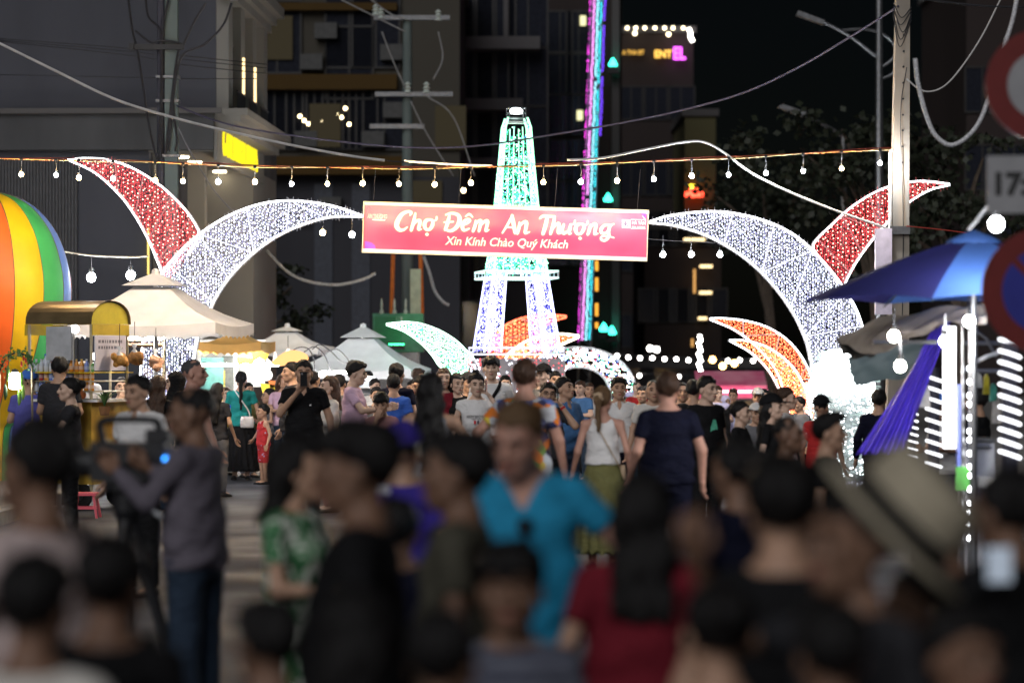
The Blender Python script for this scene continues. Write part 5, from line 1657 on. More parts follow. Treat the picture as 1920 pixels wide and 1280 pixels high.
for i, (x, y) in enumerate(((1336, 674), (1355, 686), (1377, 681), (1404, 716), (1371, 722), (1418, 724))):
    o = bpy.data.objects.new('far_lamp', fw); COL.objects.link(o); o.location = P(x, y, 96)
    tag(o, 'amber far street lamp, ' + ['upper left of the amber cluster', 'left one below the amber cluster', 'brightest right one of the amber cluster', 'above the pink awning on the right', 'above the pink awning on the left', 'lowest just over the pink awning'][i], 'lamp', 'amber far lamps')
t = thing('led_column', 'slim vertical string of white lights standing beyond the crowd', 'light decoration', (pxx(1312, 74), 74, 0))
MB().tube([(0, .04, 0), (0, .04, pz(625, 74))], .02, 5).build('post', METAL, t)
gm = MB().ball((0, 0, 0), .055, 8, 5).mesh('globe', [FAR], True)
for i in range(12):
    o = mesh_obj('globe', gm, None, t); o.location = (.03 * math.sin(i * 2.1), 0, pz(631 + i * 6.4, 74))
t = thing('awning', 'glowing pink awning far behind the crowd at right', 'awning', P(1372, 730, 70))
def pinkish(nt, tc):
    n = nt.nodes.new('ShaderNodeTexNoise'); n.inputs['Scale'].default_value = 2
    nt.links.new(tc.outputs['Object'], n.inputs['Vector']); return ramp(nt, n.outputs['Fac'], [(.3, (.7, .12, .25)), (.7, (.8, .3, .4))])
w = 66 * 70 / F
MB().add([(-w, 0, .10), (w, 0, .10), (w, .9, .45), (-w, .9, .45), (-w, -.02, -.22), (w, -.02, -.22)], [(0, 1, 2, 3), (4, 5, 1, 0)]).build('cloth', print_mat('pink awning', pinkish), t)
MB().tube([(-w, -.15, -.05), (w, -.15, -.05)], .035, 6).build('tube_lamp', glow('pink tube lamp', (1, .35, .5), 5), t)
for sx in (-w, w): MB().tube([(sx, .4, -t.location.z), (sx, .4, .2)], .03, 5).build('post', METAL, t)
# ------------------------------------------------------------------ stalls at the left
STEEL = mat('brushed brass steel', (.55, .46, .30), .35, .15, 10, metal=.6)
YEL = mat('yellow paint', (.75, .52, .02), .45, .1)
WHT = mat('white board', (.75, .74, .72), .5, .06)

# rainbow hot air balloon
def balloon():
    d = 37.0
    t = thing('inflatable_balloon', 'huge rainbow striped inflatable balloon at the left edge', 'inflatable', (pxx(-28, d), d, 0))
    s = F / d
    prof = [(0, 360), (40, 364), (80, 380), (112, 408), (138, 448), (154, 500), (159, 548), (154, 600), (140, 650), (116, 705), (86, 755), (62, 790), (50, 812), (46, 900)]
    pr = [(max(.002, r / s), pz(y, d)) for r, y in spline(prof, 4)][::-1]
    cols = {'orange': (.78, .13, .02), 'yellow': (.72, .46, .01), 'green': (.05, .36, .10), 'blue': (.10, .22, .62), 'violet': (.28, .08, .45), 'red': (.65, .03, .03)}
    seq = ['blue', 'green', 'yellow', 'orange', 'orange', 'yellow', 'green', 'blue', 'violet', 'red', 'orange', 'yellow', 'green', 'blue', 'violet', 'red']
    a0 = R(7.5)     # silhouette edge at the right
    n = 16
    for i in range(n):
        c = seq[i]
        m = mat('nylon ' + c, cols[c], .5, .10, 2.5, .5, 5, spec=.3)
        w = 2 * math.pi / n
        mb = MB()
        k = 5
        vs = []; fs = []
        for (r, z) in pr:
            for q in range(k + 1):
                a = a0 - w * i - w * q / k
                rr = r * (1 + .014 * math.sin(math.pi * q / k) + .003 * math.sin(z * 9 + i) * math.sin(math.pi * q / k))
                vs.append((rr * math.cos(a), rr * math.sin(a), z))
        for u in range(len(pr) - 1):
            for q in range(k):
                fs.append((u * (k + 1) + q + 1, u * (k + 1) + q, (u + 1) * (k + 1) + q, (u + 1) * (k + 1) + q + 1))
        mb.add(vs, fs).build('gore', m, t, True)
        sm = MB(); sm.tube([((r * 1.001) * math.cos(a0 - w * i), (r * 1.001) * math.sin(a0 - w * i), z) for r, z in pr], .006, 4, False); sm.build('seam', mat('seam thread', (.12, .10, .08), .8), t)
balloon()

def pyramid_tent(label, d, corners, apex, col, val=.16, poles=True, group=None, cap=True, scall=9):
    """corners: the photo columns of left front, right front, right back eave corners; apex (px,py); eave row"""
    (xl, xr, xb), ey, (ax, ay) = corners[0], corners[1], apex
    s = F / d
    A = np.array((pxx(xl, d), d)); B = np.array((pxx(xr, d), d + .0))
    w = np.linalg.norm(B - A)
    ang = math.atan2(0.18, 1)
    t = thing('market_tent', label, 'tent', (0, 0, 0), 0, group)
    c = (A + B) / 2 + np.array((0, w / 2))
    rot = R(-8)
    cr, sr = math.cos(rot), math.sin(rot)
    hw = w / 2 * .98
    cn = [(-hw, -hw), (hw, -hw), (hw, hw), (-hw, hw)]
    cn = [(cr * x - sr * y, sr * x + cr * y) for x, y in cn]
    t.location = (c[0], c[1], 0)
    ze = pz(ey, d); za = pz(ay, d + w / 2)
    M1 = mat('tent ' + label, col, .8, .08, 4, .1, 60)
    roof = MB()
    ip = .22      # inner cap radius factor
    zt_ = ze + (za - ze) * .72
    n = 10
    for i in range(4):
        a, b = cn[i], cn[(i + 1) % 4]
        for k in range(n):
            f = k / n; g = (k + 1) / n
            def pt(f_, v):
                x = a[0] + (b[0] - a[0]) * f_; y = a[1] + (b[1] - a[1]) * f_
                q = 1 - (1 - ip) * v
                sag = -.06 * math.sin(math.pi * v) - .05 * math.sin(math.pi * f_) * (1 - v)
                return (x * q, y * q, ze + (zt_ - ze) * v + sag)
            for v in range(5):
                roof.add([pt(f, v / 5), pt(g, v / 5), pt(g, (v + 1) / 5), pt(f, (v + 1) / 5)], [(0, 1, 2, 3)])
    roof.build('roof', M1, t)
    va = MB()
    for i in range(4):
        a, b = cn[i], cn[(i + 1) % 4]
        m = scall * 6
        for k in range(m):
            f, g = k / m, (k + 1) / m
            def low(f_): return ze - val + .035 * abs(math.sin(math.pi * scall * f_)) - .05 * math.sin(math.pi * f_)
            def top(f_): return ze - .05 * math.sin(math.pi * f_) + .002
            pa = (a[0] + (b[0] - a[0]) * f, a[1] + (b[1] - a[1]) * f); pb = (a[0] + (b[0] - a[0]) * g, a[1] + (b[1] - a[1]) * g)
            va.add([(*pa, low(f)), (*pb, low(g)), (*pb, top(g)), (*pa, top(f))], [(0, 1, 2, 3)])
    va.build('valance', M1, t)
    if cap:
        cp = MB()
        q = ip * 1.55
        for i in range(4):
            a, b = cn[i], cn[(i + 1) % 4]
            for k in range(4):
                f, g = k / 4, (k + 1) / 4
                pa = (a[0] + (b[0] - a[0]) * f, a[1] + (b[1] - a[1]) * f); pb = (a[0] + (b[0] - a[0]) * g, a[1] + (b[1] - a[1]) * g)
                cp.add([(pa[0] * q, pa[1] * q, zt_ + .02), (pb[0] * q, pb[1] * q, zt_ + .02), (pb[0] * .04, pb[1] * .04, za), (pa[0] * .04, pa[1] * .04, za)], [(0, 1, 2, 3)])
        cp.lathe([(.06, za - .02), (.05, za + .05), (.001, za + .07)], 8)
        cp.build('vent_cap', M1, t)
    if poles:
        MB().tube([(0, 0, 0), (0, 0, za - .05)], .03, 6).build('pole', PAINTED, t)
    return t
pyramid_tent('beige market tent with a small vent roof behind the brass food cart', 35.6, ((112, 432, 490), 604), (280, 513), (.56, .55, .555))
pyramid_tent('smaller white tent peak between the beige tent and the wide white tent', 54.0, ((455, 610, 650), 650), (534, 612), (.78, .80, .82))
pyramid_tent('wide white market tent in front of the green transformer', 47.0, ((560, 790, 820), 692), (682, 613), (.80, .81, .83), scall=6)
pyramid_tent('low orange striped tent glowing behind the beige tent pole', 43.0, ((372, 500, 540), 640), (430, 618), (.75, .42, .12), cap=False)

def tube_light(label, px, py, d, L, rz=0.0, m=None, vertical=False):
    o = MB().tube([(-L / 2, 0, 0), (L / 2, 0, 0)] if not vertical else [(0, 0, -L / 2), (0, 0, L / 2)], .022, 6).build('tube_lamp', m or glow('stall tube', (1.0, .95, .88), 170))
    o.location = P(px, py, d); o.rotation_euler.z = rz
    return tag(o, label, 'lamp')
tube_light('bright white tube lamp under the beige tent roof, left', 250, 634, 36.8, .8)
tube_light('bright white tube lamp under the orange tent, upper', 420, 652, 43.2, 1.1, .2)
tube_light('bright white tube lamp over the middle counter', 450, 684, 44, 1.2, .1)
tube_light('white tube lamp under the wide tent at left', 610, 694, 48, .8)

# food cart with curved brass roof
def cart():
    d = 33.5; s = F / d
    c = P(147, 640, d)
    t = thing('food_cart', 'brass food cart with curved barrel roof and yellow end panel at left', 'cart', (c.x, d, 0), R(-27))
    L, W = .94, .80
    z0, zt = pz(608, d), pz(566, d)
    ns = 14
    def arc(k): 
        a = math.pi * k / ns
        return (-W / 2 * math.cos(a), z0 + (zt - z0) * math.sin(a) ** .85)
    rf = MB()
    for k in range(ns):
        (y0, za), (y1, zb) = arc(k), arc(k + 1)
        rf.add([(-L / 2, y0, za), (L / 2, y0, za), (L / 2, y1, zb), (-L / 2, y1, zb)], [(0, 1, 2, 3)])
        rf.add([(-L / 2, y0, za + .012), (L / 2, y0, za + .012), (L / 2, y1, zb + .012), (-L / 2, y1, zb + .012)], [(0, 3, 2, 1)])
    rf.build('roof', mat('bronze sheet', (.21, .15, .075), .33, .35, 3, metal=.55), t, True)
    for sx in (-1, 1):
        e = MB()
        pts = [arc(k) for k in range(ns + 1)]
        e.add([(sx * (L / 2 - .03), y * .98, z0 + (z - z0) * .97) for y, z in pts], [tuple(range(len(pts)))])
        e.build('end_panel', mat('yellow end panel', (.60, .50, .02), .5, .1), t)
        b_ = MB(); b_.box(sx * L / 2 - .035, sx * L / 2 - .005, -W / 2 + .03, W / 2 - .03, z0 - .13, z0 - .004); b_.build('end_board', mat('ochre end board', (.55, .40, .02), .5, .1), t)
    for x in (-L / 2 + .03, L / 2 - .03):
        for y in (-W / 2 + .04, W / 2 - .04):
            MB().tube([(x, y, .18), (x, y, z0 - .002)], .019, 8).build('post', STEEL, t)
    # poster on the near end
    po = MB().box(L / 2 - .002, L / 2 + .012, -W / 2 + .06, W / 2 - .12, z0 - .54, z0 - .135)
    pm_ = po.build('poster', mat('pale lilac poster', (.66, .64, .74), .5, .08, 2), t)
    rnd = random.Random(2)
    pr = MB()
    for r in range(2):
        y = -W / 2 + .12
        while y < W / 2 - .2:
            w_ = rnd.uniform(.02, .05); pr.box(L / 2 + .0125, L / 2 + .0135, y, y + w_, z0 - .22 - .07 * r, z0 - .185 - .07 * r); y += w_ + .018
    tag(pr.build('print_rows', mat('grey print', (.2, .2, .26), .6), pm_), kind='stuff')
    MB().box(L / 2 - .25, L / 2 - .24, -W / 2 - .02, -W / 2 + .0, z0 - .5, z0 - .06).build('side_board', WHT, t)
    MB().box(L / 2 - .62, L / 2 - .26, -W / 2 - .03, -W / 2 - .015, z0 - .42, z0 - .03).build('grey_board', mat('grey board', (.45, .46, .48), .5), t)
    # shelves and body
    for py in (697, 713, 732):
        z = pz(py, d)
        MB().box(-L / 2 - .05, L / 2 + .02, -W / 2 - .02, W / 2 + .02, z - .012, z).build('shelf', YEL if py == 697 else STEEL, t)
    zb = pz(752, d)
    MB().box(-L / 2, L / 2, -W / 2, W / 2, .30, zb).build('cart_body', mat('ochre cart body', (.52, .33, .05), .5, .2), t)
    MB().box(-L / 2 - .1, L / 2 + .12, -W / 2 - .06, W / 2 + .06, zb, zb + .03).build('counter', WHT, t)
    for x in (-.3, .3):
        for y in (-W / 2 + .03, W / 2 - .03):
            w_ = MB(); w_.lathe([(.05, -.025), (.15, -.025), (.16, 0), (.15, .025), (.05, .025)], 14)
            wo = w_.build('wheel', mat('rubber', (.02, .02, .02), .7), t); wo.location = (x, y, .165); wo.rotation_euler = (R(90), 0, 0)
            MB().lathe([(.0001, -.03), (.05, -.03), (.05, .03), (.0001, .03)], 8).build('hub', METAL, wo)
    return t, d, L, W
ct, cd_, cL, cW = cart()
def on_cart(x, y, z):
    c, s_ = math.cos(ct.rotation_euler.z), math.sin(ct.rotation_euler.z)
    return (ct.location.x + c * x - s_ * y, ct.location.y + s_ * x + c * y, z)
# bottles standing on the shelves
def bottle_proto(i, liquid, capc):
    t = thing('bottle', '', 'bottle', (0, 0, 0), 0, 'bottles on the shelves of the brass cart')
    b = MB(); b.lathe([(.0001, 0), (.026, .002), (.028, .01), (.028, .085), (.022, .105), (.011, .125), (.011, .135)], 10); b.build('body', mat('bottle %d' % i, liquid, .15, .1, spec=.6), t, True)
    MB().lathe([(.013, .133), (.013, .150), (.0001, .151)], 8).build('cap', mat('cap %d' % i, capc, .4), t)
    l = MB(); l.lathe([(.0286, .03), (.0286, .07)], 10); l.build('paper_band', mat('band %d' % i, tuple(min(.9, c * .6 + .3) for c in liquid), .6), t)
    return t
protos = [('clear water', bottle_proto(0, (.55, .60, .68), (.75, .75, .78))), ('blue labelled', bottle_proto(1, (.18, .25, .62), (.8, .8, .82))), ('orange juice', bottle_proto(2, (.75, .30, .03), (.75, .5, .1))), ('green tea', bottle_proto(3, (.15, .42, .12), (.8, .8, .8))), ('red soda', bottle_proto(4, (.45, .03, .03), (.6, .05, .05)))]
rnd = random.Random(6)
used = set()
for r, (py, nb) in enumerate(((697, 13), (713, 13), (732, 12))):
    for i in range(nb):
        x = -cL / 2 + .05 + i * (cL - .08) / (nb - 1)
        kind = 0 if r == 0 and i < 7 else (1 if 4 <= i < 9 and r == 1 else (2 if i >= 9 and r else rnd.randrange(5)))
        nm, pr = protos[kind]
        lab = f"{nm} bottle on the {['top', 'middle', 'bottom'][r]} shelf of the brass cart, {ORD[i]} from the left"
        loc = on_cart(x, -cW / 2 + .05, pz(py, cd_) + .001)
        if kind in used: copy_tree(pr, loc, rnd.random(), lab)
        else:
            used.add(kind); pr.location = loc; pr['label'] = lab
for k, (nm, pr) in enumerate(protos):
    if k not in used: pr.location = on_cart(cL / 2 - .05, 0, pz(697, cd_) + .001); pr['label'] = nm + ' bottle at the back of the top cart shelf'
t = thing('water_jug', 'clear plastic water jug standing on the top shelf beside the man in dark shirt', 'jug', on_cart(-.30, -.22, pz(697, cd_) + .001))
MB().lathe([(.0001, 0), (.05, .003), (.052, .10), (.045, .13), (.02, .17), (.02, .19)], 12).build('body', mat('jug', (.55, .62, .75), .12, .1, spec=.7), t, True)
MB().lathe([(.024, .188), (.024, .21), (.0001, .211)], 8).build('cap', mat('blue cap', (.1, .25, .7), .4), t)

def fluffy(label, px, py, d, w, h, col, seed, name='snack_bag'):
    rnd = random.Random(seed)
    t = thing(name, label, 'snack bag', P(px, py, d))
    g = Field(np.arange(-w - .06, w + .07, .016), np.arange(-.16, .17, .016), np.arange(-h - .06, h + .07, .016))
    for i in range(14):
        g.ellipsoid((rnd.uniform(-w, w) * .8, rnd.uniform(-.06, .06), rnd.uniform(-h, h) * .7), (rnd.uniform(.03, .06),) * 3, .02)
    X, Y, Z = g.xs[:, None, None], g.ys[None, :, None], g.zs[None, None, :]
    g.F += .006 * np.sin(90 * X + 40 * Z) * np.sin(70 * Z + 50 * Y)
    V, Q = g.mesh()
    mesh_obj('snacks', np_mesh('snacks', V, Q, mat('fried snack %d' % seed, col, .5, .35, 30, .4, 90)), None, t)
    b = MB(); b.lathe([(.055, h * .75), (.02, h + .02), (.012, h + .035), (.04, h + .09), (.036, h + .09), (.008, h + .035)], 10)
    b.build('bag_neck', mat('clear bag', (.75, .75, .76), .25, .05, spec=.6), t, True)
    MB().tube([(0, 0, h + .05), (0, .02, h + .35)], .004, 4).build('string', CABLE, t)
fluffy('bag of golden fried snacks hanging at the cart corner', 224, 675, 33.2, .085, .075, (.50, .24, .05), 1)
fluffy('bag of brown fried snacks right of the golden one', 252, 672, 33.6, .085, .085, (.42, .20, .06), 2)
fluffy('bag of pinkish fried snacks behind the tent pole', 292, 680, 35.0, .09, .08, (.60, .34, .22), 3)

def potted_plant(label, px, py, d, h, seed):
    rnd = random.Random(seed)
    t = thing('potted_plant', label, 'plant', P(px, py, d))
    MB().lathe([(.0001, -.10), (.05, -.10), (.07, 0), (.06, .0), (.0001, -.01)], 12).build('pot', mat('brown pot', (.25, .12, .05), .7), t)
    for i in range(12):
        a = i * 2.4; l = h * rnd.uniform(.7, 1.1); tl = rnd.uniform(.35, .8)
        p = [Vector((0, 0, 0)), Vector((math.cos(a) * l * tl * .4, math.sin(a) * l * tl * .4, l * .6)), Vector((math.cos(a) * l * tl, math.sin(a) * l * tl, l * .85))]
        sp = [Vector(q) for q in spline([tuple(q) for q in p], 4)]
        side = Vector((-math.sin(a), math.cos(a), 0))
        m = MB()
        vs = []
        for k, q in enumerate(sp):
            w = .014 * math.sin(math.pi * (k + .6) / (len(sp) + .2)) + .001
            vs += [q - side * w, q + Vector((0, 0, .004)), q + side * w]
        fs = []
        for k in range(len(sp) - 1):
            fs += [(k * 3, k * 3 + 1, k * 3 + 4, k * 3 + 3), (k * 3 + 1, k * 3 + 2, k * 3 + 5, k * 3 + 4)]
        m.add(vs, fs).build('leaf', mat('blade leaf', (.06, .14, .04), .5, .3), t)
potted_plant('spiky green plant in a brown pot on the cart counter', 196, 762, 32.9, .20, 3)
# sweets and fruit on the counter
for i, (px, c, nm) in enumerate(((172, (.55, .30, .04), 'ochre'), (186, (.62, .12, .03), 'orange red'), (205, (.50, .36, .10), 'tan'), (215, (.55, .15, .04), 'rust'))):
    o = MB().lathe([(.0001, 0), (.03, .004), (.055, .035), (.058, .06), (.04, .09), (.0001, .10)], 12).build('coconut', mat('coconut ' + nm, c, .6, .25, 20, .3, 60), None, True)
    o.location = on_cart(.0 + i * .11, -.40, pz(752, cd_) + .031); tag(o, nm + ' round fruit on the cart counter, ' + ORD[i] + ' from the left', 'fruit', 'fruit on the cart counter')
# small pink stool
def stool():
    d = 31.5
    p = P(161, 880, d)
    t = thing('plastic_stool', 'small pink plastic stool on the ground by the cart', 'stool', (p.x, d, 0))
    m = mat('pink plastic', (.75, .12, .16), .4, .05)
    MB().box(-.13, .13, -.13, .13, .25, .28).build('seat', m, t)
    for sx in (-1, 1):
        for sy in (-1, 1):
            MB().tube([(sx * .10, sy * .10, .25), (sx * .14, sy * .14, 0)], .016, 6).build('leg', m, t)
    for sy in (-1, 1): MB().box(-.115, .115, sy * .115 - .008, sy * .115 + .008, .10, .125).build('rail', m, t)
stool()

# garland arch of plastic vegetables with a lantern, far left
def garland():
    d = 30.5; s = F / d
    t = thing('vegetable_garland', 'arched garland of plastic vegetables over a white lantern at the left edge', 'decoration', P(28, 700, d))
    ax = [(-30, -2), (-18, -26), (0, -38), (20, -34), (32, -14)]
    pts = [(a / s, 0, -b / s) for a, b in ax]
    MB().tube(spline(pts, 5), .010, 5).build('hoop', BLACKP, t)
    rnd = random.Random(1)
    lf = MB()
    for i in range(170):
        q = spline(pts, 12); b = Vector(q[rnd.randrange(len(q))]); p = b + Vector((rnd.gauss(0, .03), rnd.gauss(0, .03), rnd.gauss(0, .03)))
        u = Vector((rnd.gauss(0, 1), rnd.gauss(0, 1), rnd.gauss(0, 1))).normalized() * .035; v = u.cross(Vector((rnd.gauss(0, 1), 1, 0))).normalized() * .014
        lf.add([p, p + u * .5 + v, p + u, p + u * .5 - v], [(0, 1, 2, 3)])
    tag(lf.build('leaves', mat('plastic leaves', (.07, .20, .05), .5, .4), t), kind='stuff')
    def veg(name, px, py, L, r, col):
        m = MB(); z = -(py - 700) / s; x = (px - 28) / s
        m.tube([(x, -.02, z + L / 2), (x + .004, -.02, z + L / 4), (x + .006, -.02, z - L / 4), (x, -.02, z - L / 2)], [r * .4, r, r, r * .3], 7); m.build(name, mat('veg %s' % name + str(px), col, .45, .15), t, True)
    for px, py, c, L in ((48, 676, (.6, .03, .03), .06), (44, 672, (.6, .04, .03), .05), (52, 680, (.5, .02, .02), .06), (40, 682, (.65, .05, .03), .06), (12, 672, (.6, .3, .03), .05), (30, 664, (.7, .45, .05), .05)): veg('chilli', px, py, L, .011, c)
    for px, py, c in ((40, 712, (.25, .55, .08)), (43, 735, (.35, .65, .12)), (10, 735, (.04, .08, .03)), (15, 700, (.10, .22, .05)), (36, 745, (.30, .60, .12))): veg('cucumber', px, py, .17, .020, c)
    ln = MB(); ln.lathe([(.03, -.10), (.06, -.09), (.064, 0), (.06, .06), (.03, .08)], 14, (0, 0, -12 / s)); ln.build('lantern', glow('lantern', (1, .99, .95), 22), t, True)
    MB().lathe([(.035, .08), (.035, .11), (.001, .12)], 10, (0, 0, -12 / s)).build('lantern_cap', BLACKP, t)
    MB().tube([(-30 / s, 0, .0), (-30 / s, 0, -t.location.z)], .012, 5).build('post', STEEL, t)
    MB().tube([(32 / s, 0, 14 / s), (34 / s, 0, -t.location.z)], .012, 5).build('post', STEEL, t)
garland()

# middle counters at the left
def counter(label, px0, px1, py, d, h=None, col=WHT, edge=YEL):
    x0, x1 = pxx(px0, d), pxx(px1, d); z = pz(py, d)
    t = thing('market_counter', label, 'counter', ((x0 + x1) / 2, d, 0))
    w = (x1 - x0) / 2
    MB().box(-w, w, -.30, .30, z - .03, z).build('worktop', WHT, t)
    MB().box(-w - .005, w + .005, -.32, -.302, z - .035, z + .006).build('edge_strip', edge, t)
    MB().box(-w + .03, w - .03, -.27, .27, .08, z - .032).build('cabinet', col, t)
    for x in (-w + .06, w - .06):
        for y in (-.25, .25): MB().tube([(x, y, 0), (x, y, .08)], .02, 6).build('foot', BLACKP, t)
    return t
counter('white market counter with a yellow edge beside the teal shirted woman', 415, 500, 795, 42)
counter('low white counter under the wide white tent', 585, 700, 770, 47.5, col=mat('pale counter', (.55, .55, .56), .6))
counter('green sided counter behind the smiling women', 690, 850, 745, 50, col=mat('green counter', (.06, .38, .10), .6), edge=mat('green edge', (.05, .3, .1), .6))
def menu(label, px, py, d, w, h, col, rz=0):
    o = MB().box(-w / 2, w / 2, -.01, .01, -h / 2, h / 2).build('menu_board', mat('board ' + label[:18], col, .5, .3, 12), None)
    o.location = P(px, py, d); o.rotation_euler.z = rz
    MB().box(-.02, .02, .011, .04, -o.location.z, h / 2 - .02).build('post', METAL, o)
    return tag(o, label, 'sign')
menu('teal green cloth panel behind the teal shirted woman', 398, 700, 44.5, .35, .5, (.03, .12, .11))
menu('dark menu board behind the counter with photos of dishes', 430, 700, 45, .22, .55, (.12, .13, .12))
menu('tall yellow patterned panel right of the dark menu board', 416, 730, 44.8, .10, .6, (.5, .38, .06))
o = MB(); nx = 16
for i in range(nx):
    f, g = i / nx, (i + 1) / nx
    o.add([(-.55 + 1.1 * f, .03 * math.sin(f * 14), -.45), (-.55 + 1.1 * g, .03 * math.sin(g * 14), -.45), (-.55 + 1.1 * g, .03 * math.sin(g * 14), .30), (-.55 + 1.1 * f, .03 * math.sin(f * 14), .30)], [(0, 1, 2, 3)])
o = o.build('stall_reflector', mat('white stall cloth', (.78, .77, .74), .8, .05), None, True); o.location = P(432, 672, 45.4)  # white sheet added behind the tubes to catch their light
tag(o, 'added white cloth curtain glowing behind the tube lamps of the orange tent', 'reflector')
# lanterns and the orange koi fish lantern
def lantern(label, px, py, d, r, st):
    t = thing('paper_lantern', label, 'lantern', P(px, py, d), 0, 'white lanterns of the left stalls')
    MB().ball((0, 0, 0), r, 12, 8, .95).build('globe', glow('white lantern %.1f' % st, (1, .98, .95), st), t, True)
    MB().lathe([(r * .3, r * .9), (r * .3, r * 1.08), (.001, r * 1.1)], 8).build('cap', BLACKP, t)
    MB().tube([(0, 0, r), (0, 0, r + .3)], .005, 4).build('string', CABLE, t)
lantern('large white lantern left of the koi fish lantern', 494, 690, 45.5, .11, 3)
lantern('white lantern under the large one by the koi fish', 500, 703, 44.5, .09, 2.5)
lantern('small white lantern above the counter of the teal woman', 478, 668, 45, .08, 3)
lantern('bright lantern hanging inside the brass cart', 140, 617, 33.6, .055, 14)
lantern('small bright lantern behind the brass cart post', 126, 626, 36, .04, 12)
lantern('small white lantern left of the brown fried snacks', 101, 662, 36, .04, 8)
lantern('small lamp under the beige tent near the bags', 178, 668, 35.5, .05, 6)
def koi():
    d = 44.0
    t = thing('fish_lantern', 'glowing orange and white koi fish lantern above the man with phone', 'lantern', P(540, 684, d))
    m = glow('koi orange', (1, .48, .18), 1.3); m2 = glow('koi white', (1, .86, .74), 1.6)
    b = MB(); sp = spline([(.28, .05), (.22, .09), (.05, .12), (-.12, .06), (-.24, .02)], 4)
    b.tube([(x, 0, z) for x, z in sp], [.03 + .085 * math.sin(math.pi * min(1, .12 + .88 * i / (len(sp) - 1))) for i in range(len(sp))], 10); b.build('fish_body', m, t, True)
    for nm, pts in (('tail_fin', [(-.22, .02), (-.36, .14), (-.32, .02), (-.38, -.08)]), ('back_fin', [(.12, .16), (.0, .26), (-.10, .13)]), ('belly_fin', [(.10, .03), (.16, -.12), (.02, .0)]), ('top_fin', [(-.16, .10), (-.20, .24), (-.24, .05)])):
        MB().prism(pts, -.01, .01).build(nm, m2, t)
    MB().tube([(0, 0, .2), (0, 0, .45)], .005, 4).build('string', CABLE, t)
koi()
for i, pts in enumerate(([(545, 676), (552, 655), (575, 652), (588, 672), (590, 700)], [(570, 660), (590, 650), (608, 665), (618, 690), (620, 705)], [(585, 655), (600, 646), (622, 660), (640, 678), (656, 680)], [(612, 660), (632, 655), (648, 668), (657, 682)])):
    cable('black curved lamp arm in front of the wide white tent, ' + ORD[i] + ' from the left', pts, .010, CABLE, 44.5, name='lamp_arm')
for i, (px, py) in enumerate(((618, 698), (592, 704), (652, 698))):
    tube_light('slanted white lamp head under the curved arms, ' + ['middle', 'left', 'right'][i], px, py, 44.4, .28, .3)
for i, (px, py, c) in enumerate(((487, 662, (.75, .5, .02)), (460, 672, (.7, .30, .03)), (505, 722, (.8, .62, .05)), (520, 716, (.7, .2, .05)), (395, 652, (.75, .45, .05)))):
    o = MB().prism([(-.14, .03), (.14, .0), (.10, -.11), (.0, -.06), (-.10, -.12)], -.008, .008).build('cloth_flag', mat('bunting %d' % i, c, .7), None)
    o.location = P(px, py, 43.5); tag(o, 'small coloured cloth bunting piece ' + ['left of the koi fish', 'left under the orange tent', 'below the koi fish tail', 'red one below the koi fish', 'orange one at the tent edge'][i], 'bunting', 'cloth bunting of the left stalls')
def glass_case():
    d = 43.0
    t = thing('display_case', 'glass display case with white lit edges right of the pink shirted man', 'display case', P(687, 770, d)); t.location.z = 0
    z0, z1 = pz(750, d), pz(712, d)
    w = .11
    for x in (-w, w):
        for y in (-.12, .12): MB().tube([(x, y, 0), (x, y, z1)], .012, 5).build('post', METAL, t)
    MB().box(-w - .01, w + .01, -.13, .13, z1, z1 + .05).build('lit_top', glow('case light', (.95, .97, 1), 4), t)
    for k in range(3): MB().box(-w, w, -.12, .12, z0 + k * .09, z0 + k * .09 + .012).build('shelf', WHT, t)
    MB().box(-w, w, .118, .13, z0, z1).build('back_panel', mat('case panel', (.4, .42, .46), .3), t)
    MB().box(-w, w, -.11, .11, .2, z0 - .002).build('base', METAL, t)
glass_case()
# black clothes rails with hangers behind the snack bags
t = thing('display_rack', 'dark wooden rack with rails under the beige tent', 'rack', P(255, 660, 37.0)); t.location.z = 0
for k, py in enumerate((637, 645, 649)):
    MB().box(-.35, .35, -.02 + k * .1, .02 + k * .1, pz(py, 37.0) - .014, pz(py, 37.0) + .014).build('rail', mat('dark wood', (.16, .08, .04), .6, .3), t)
for x in (-.35, .35): MB().tube([(x, .1, 0), (x, .1, pz(636, 37.0))], .018, 6).build('post', STEEL, t)

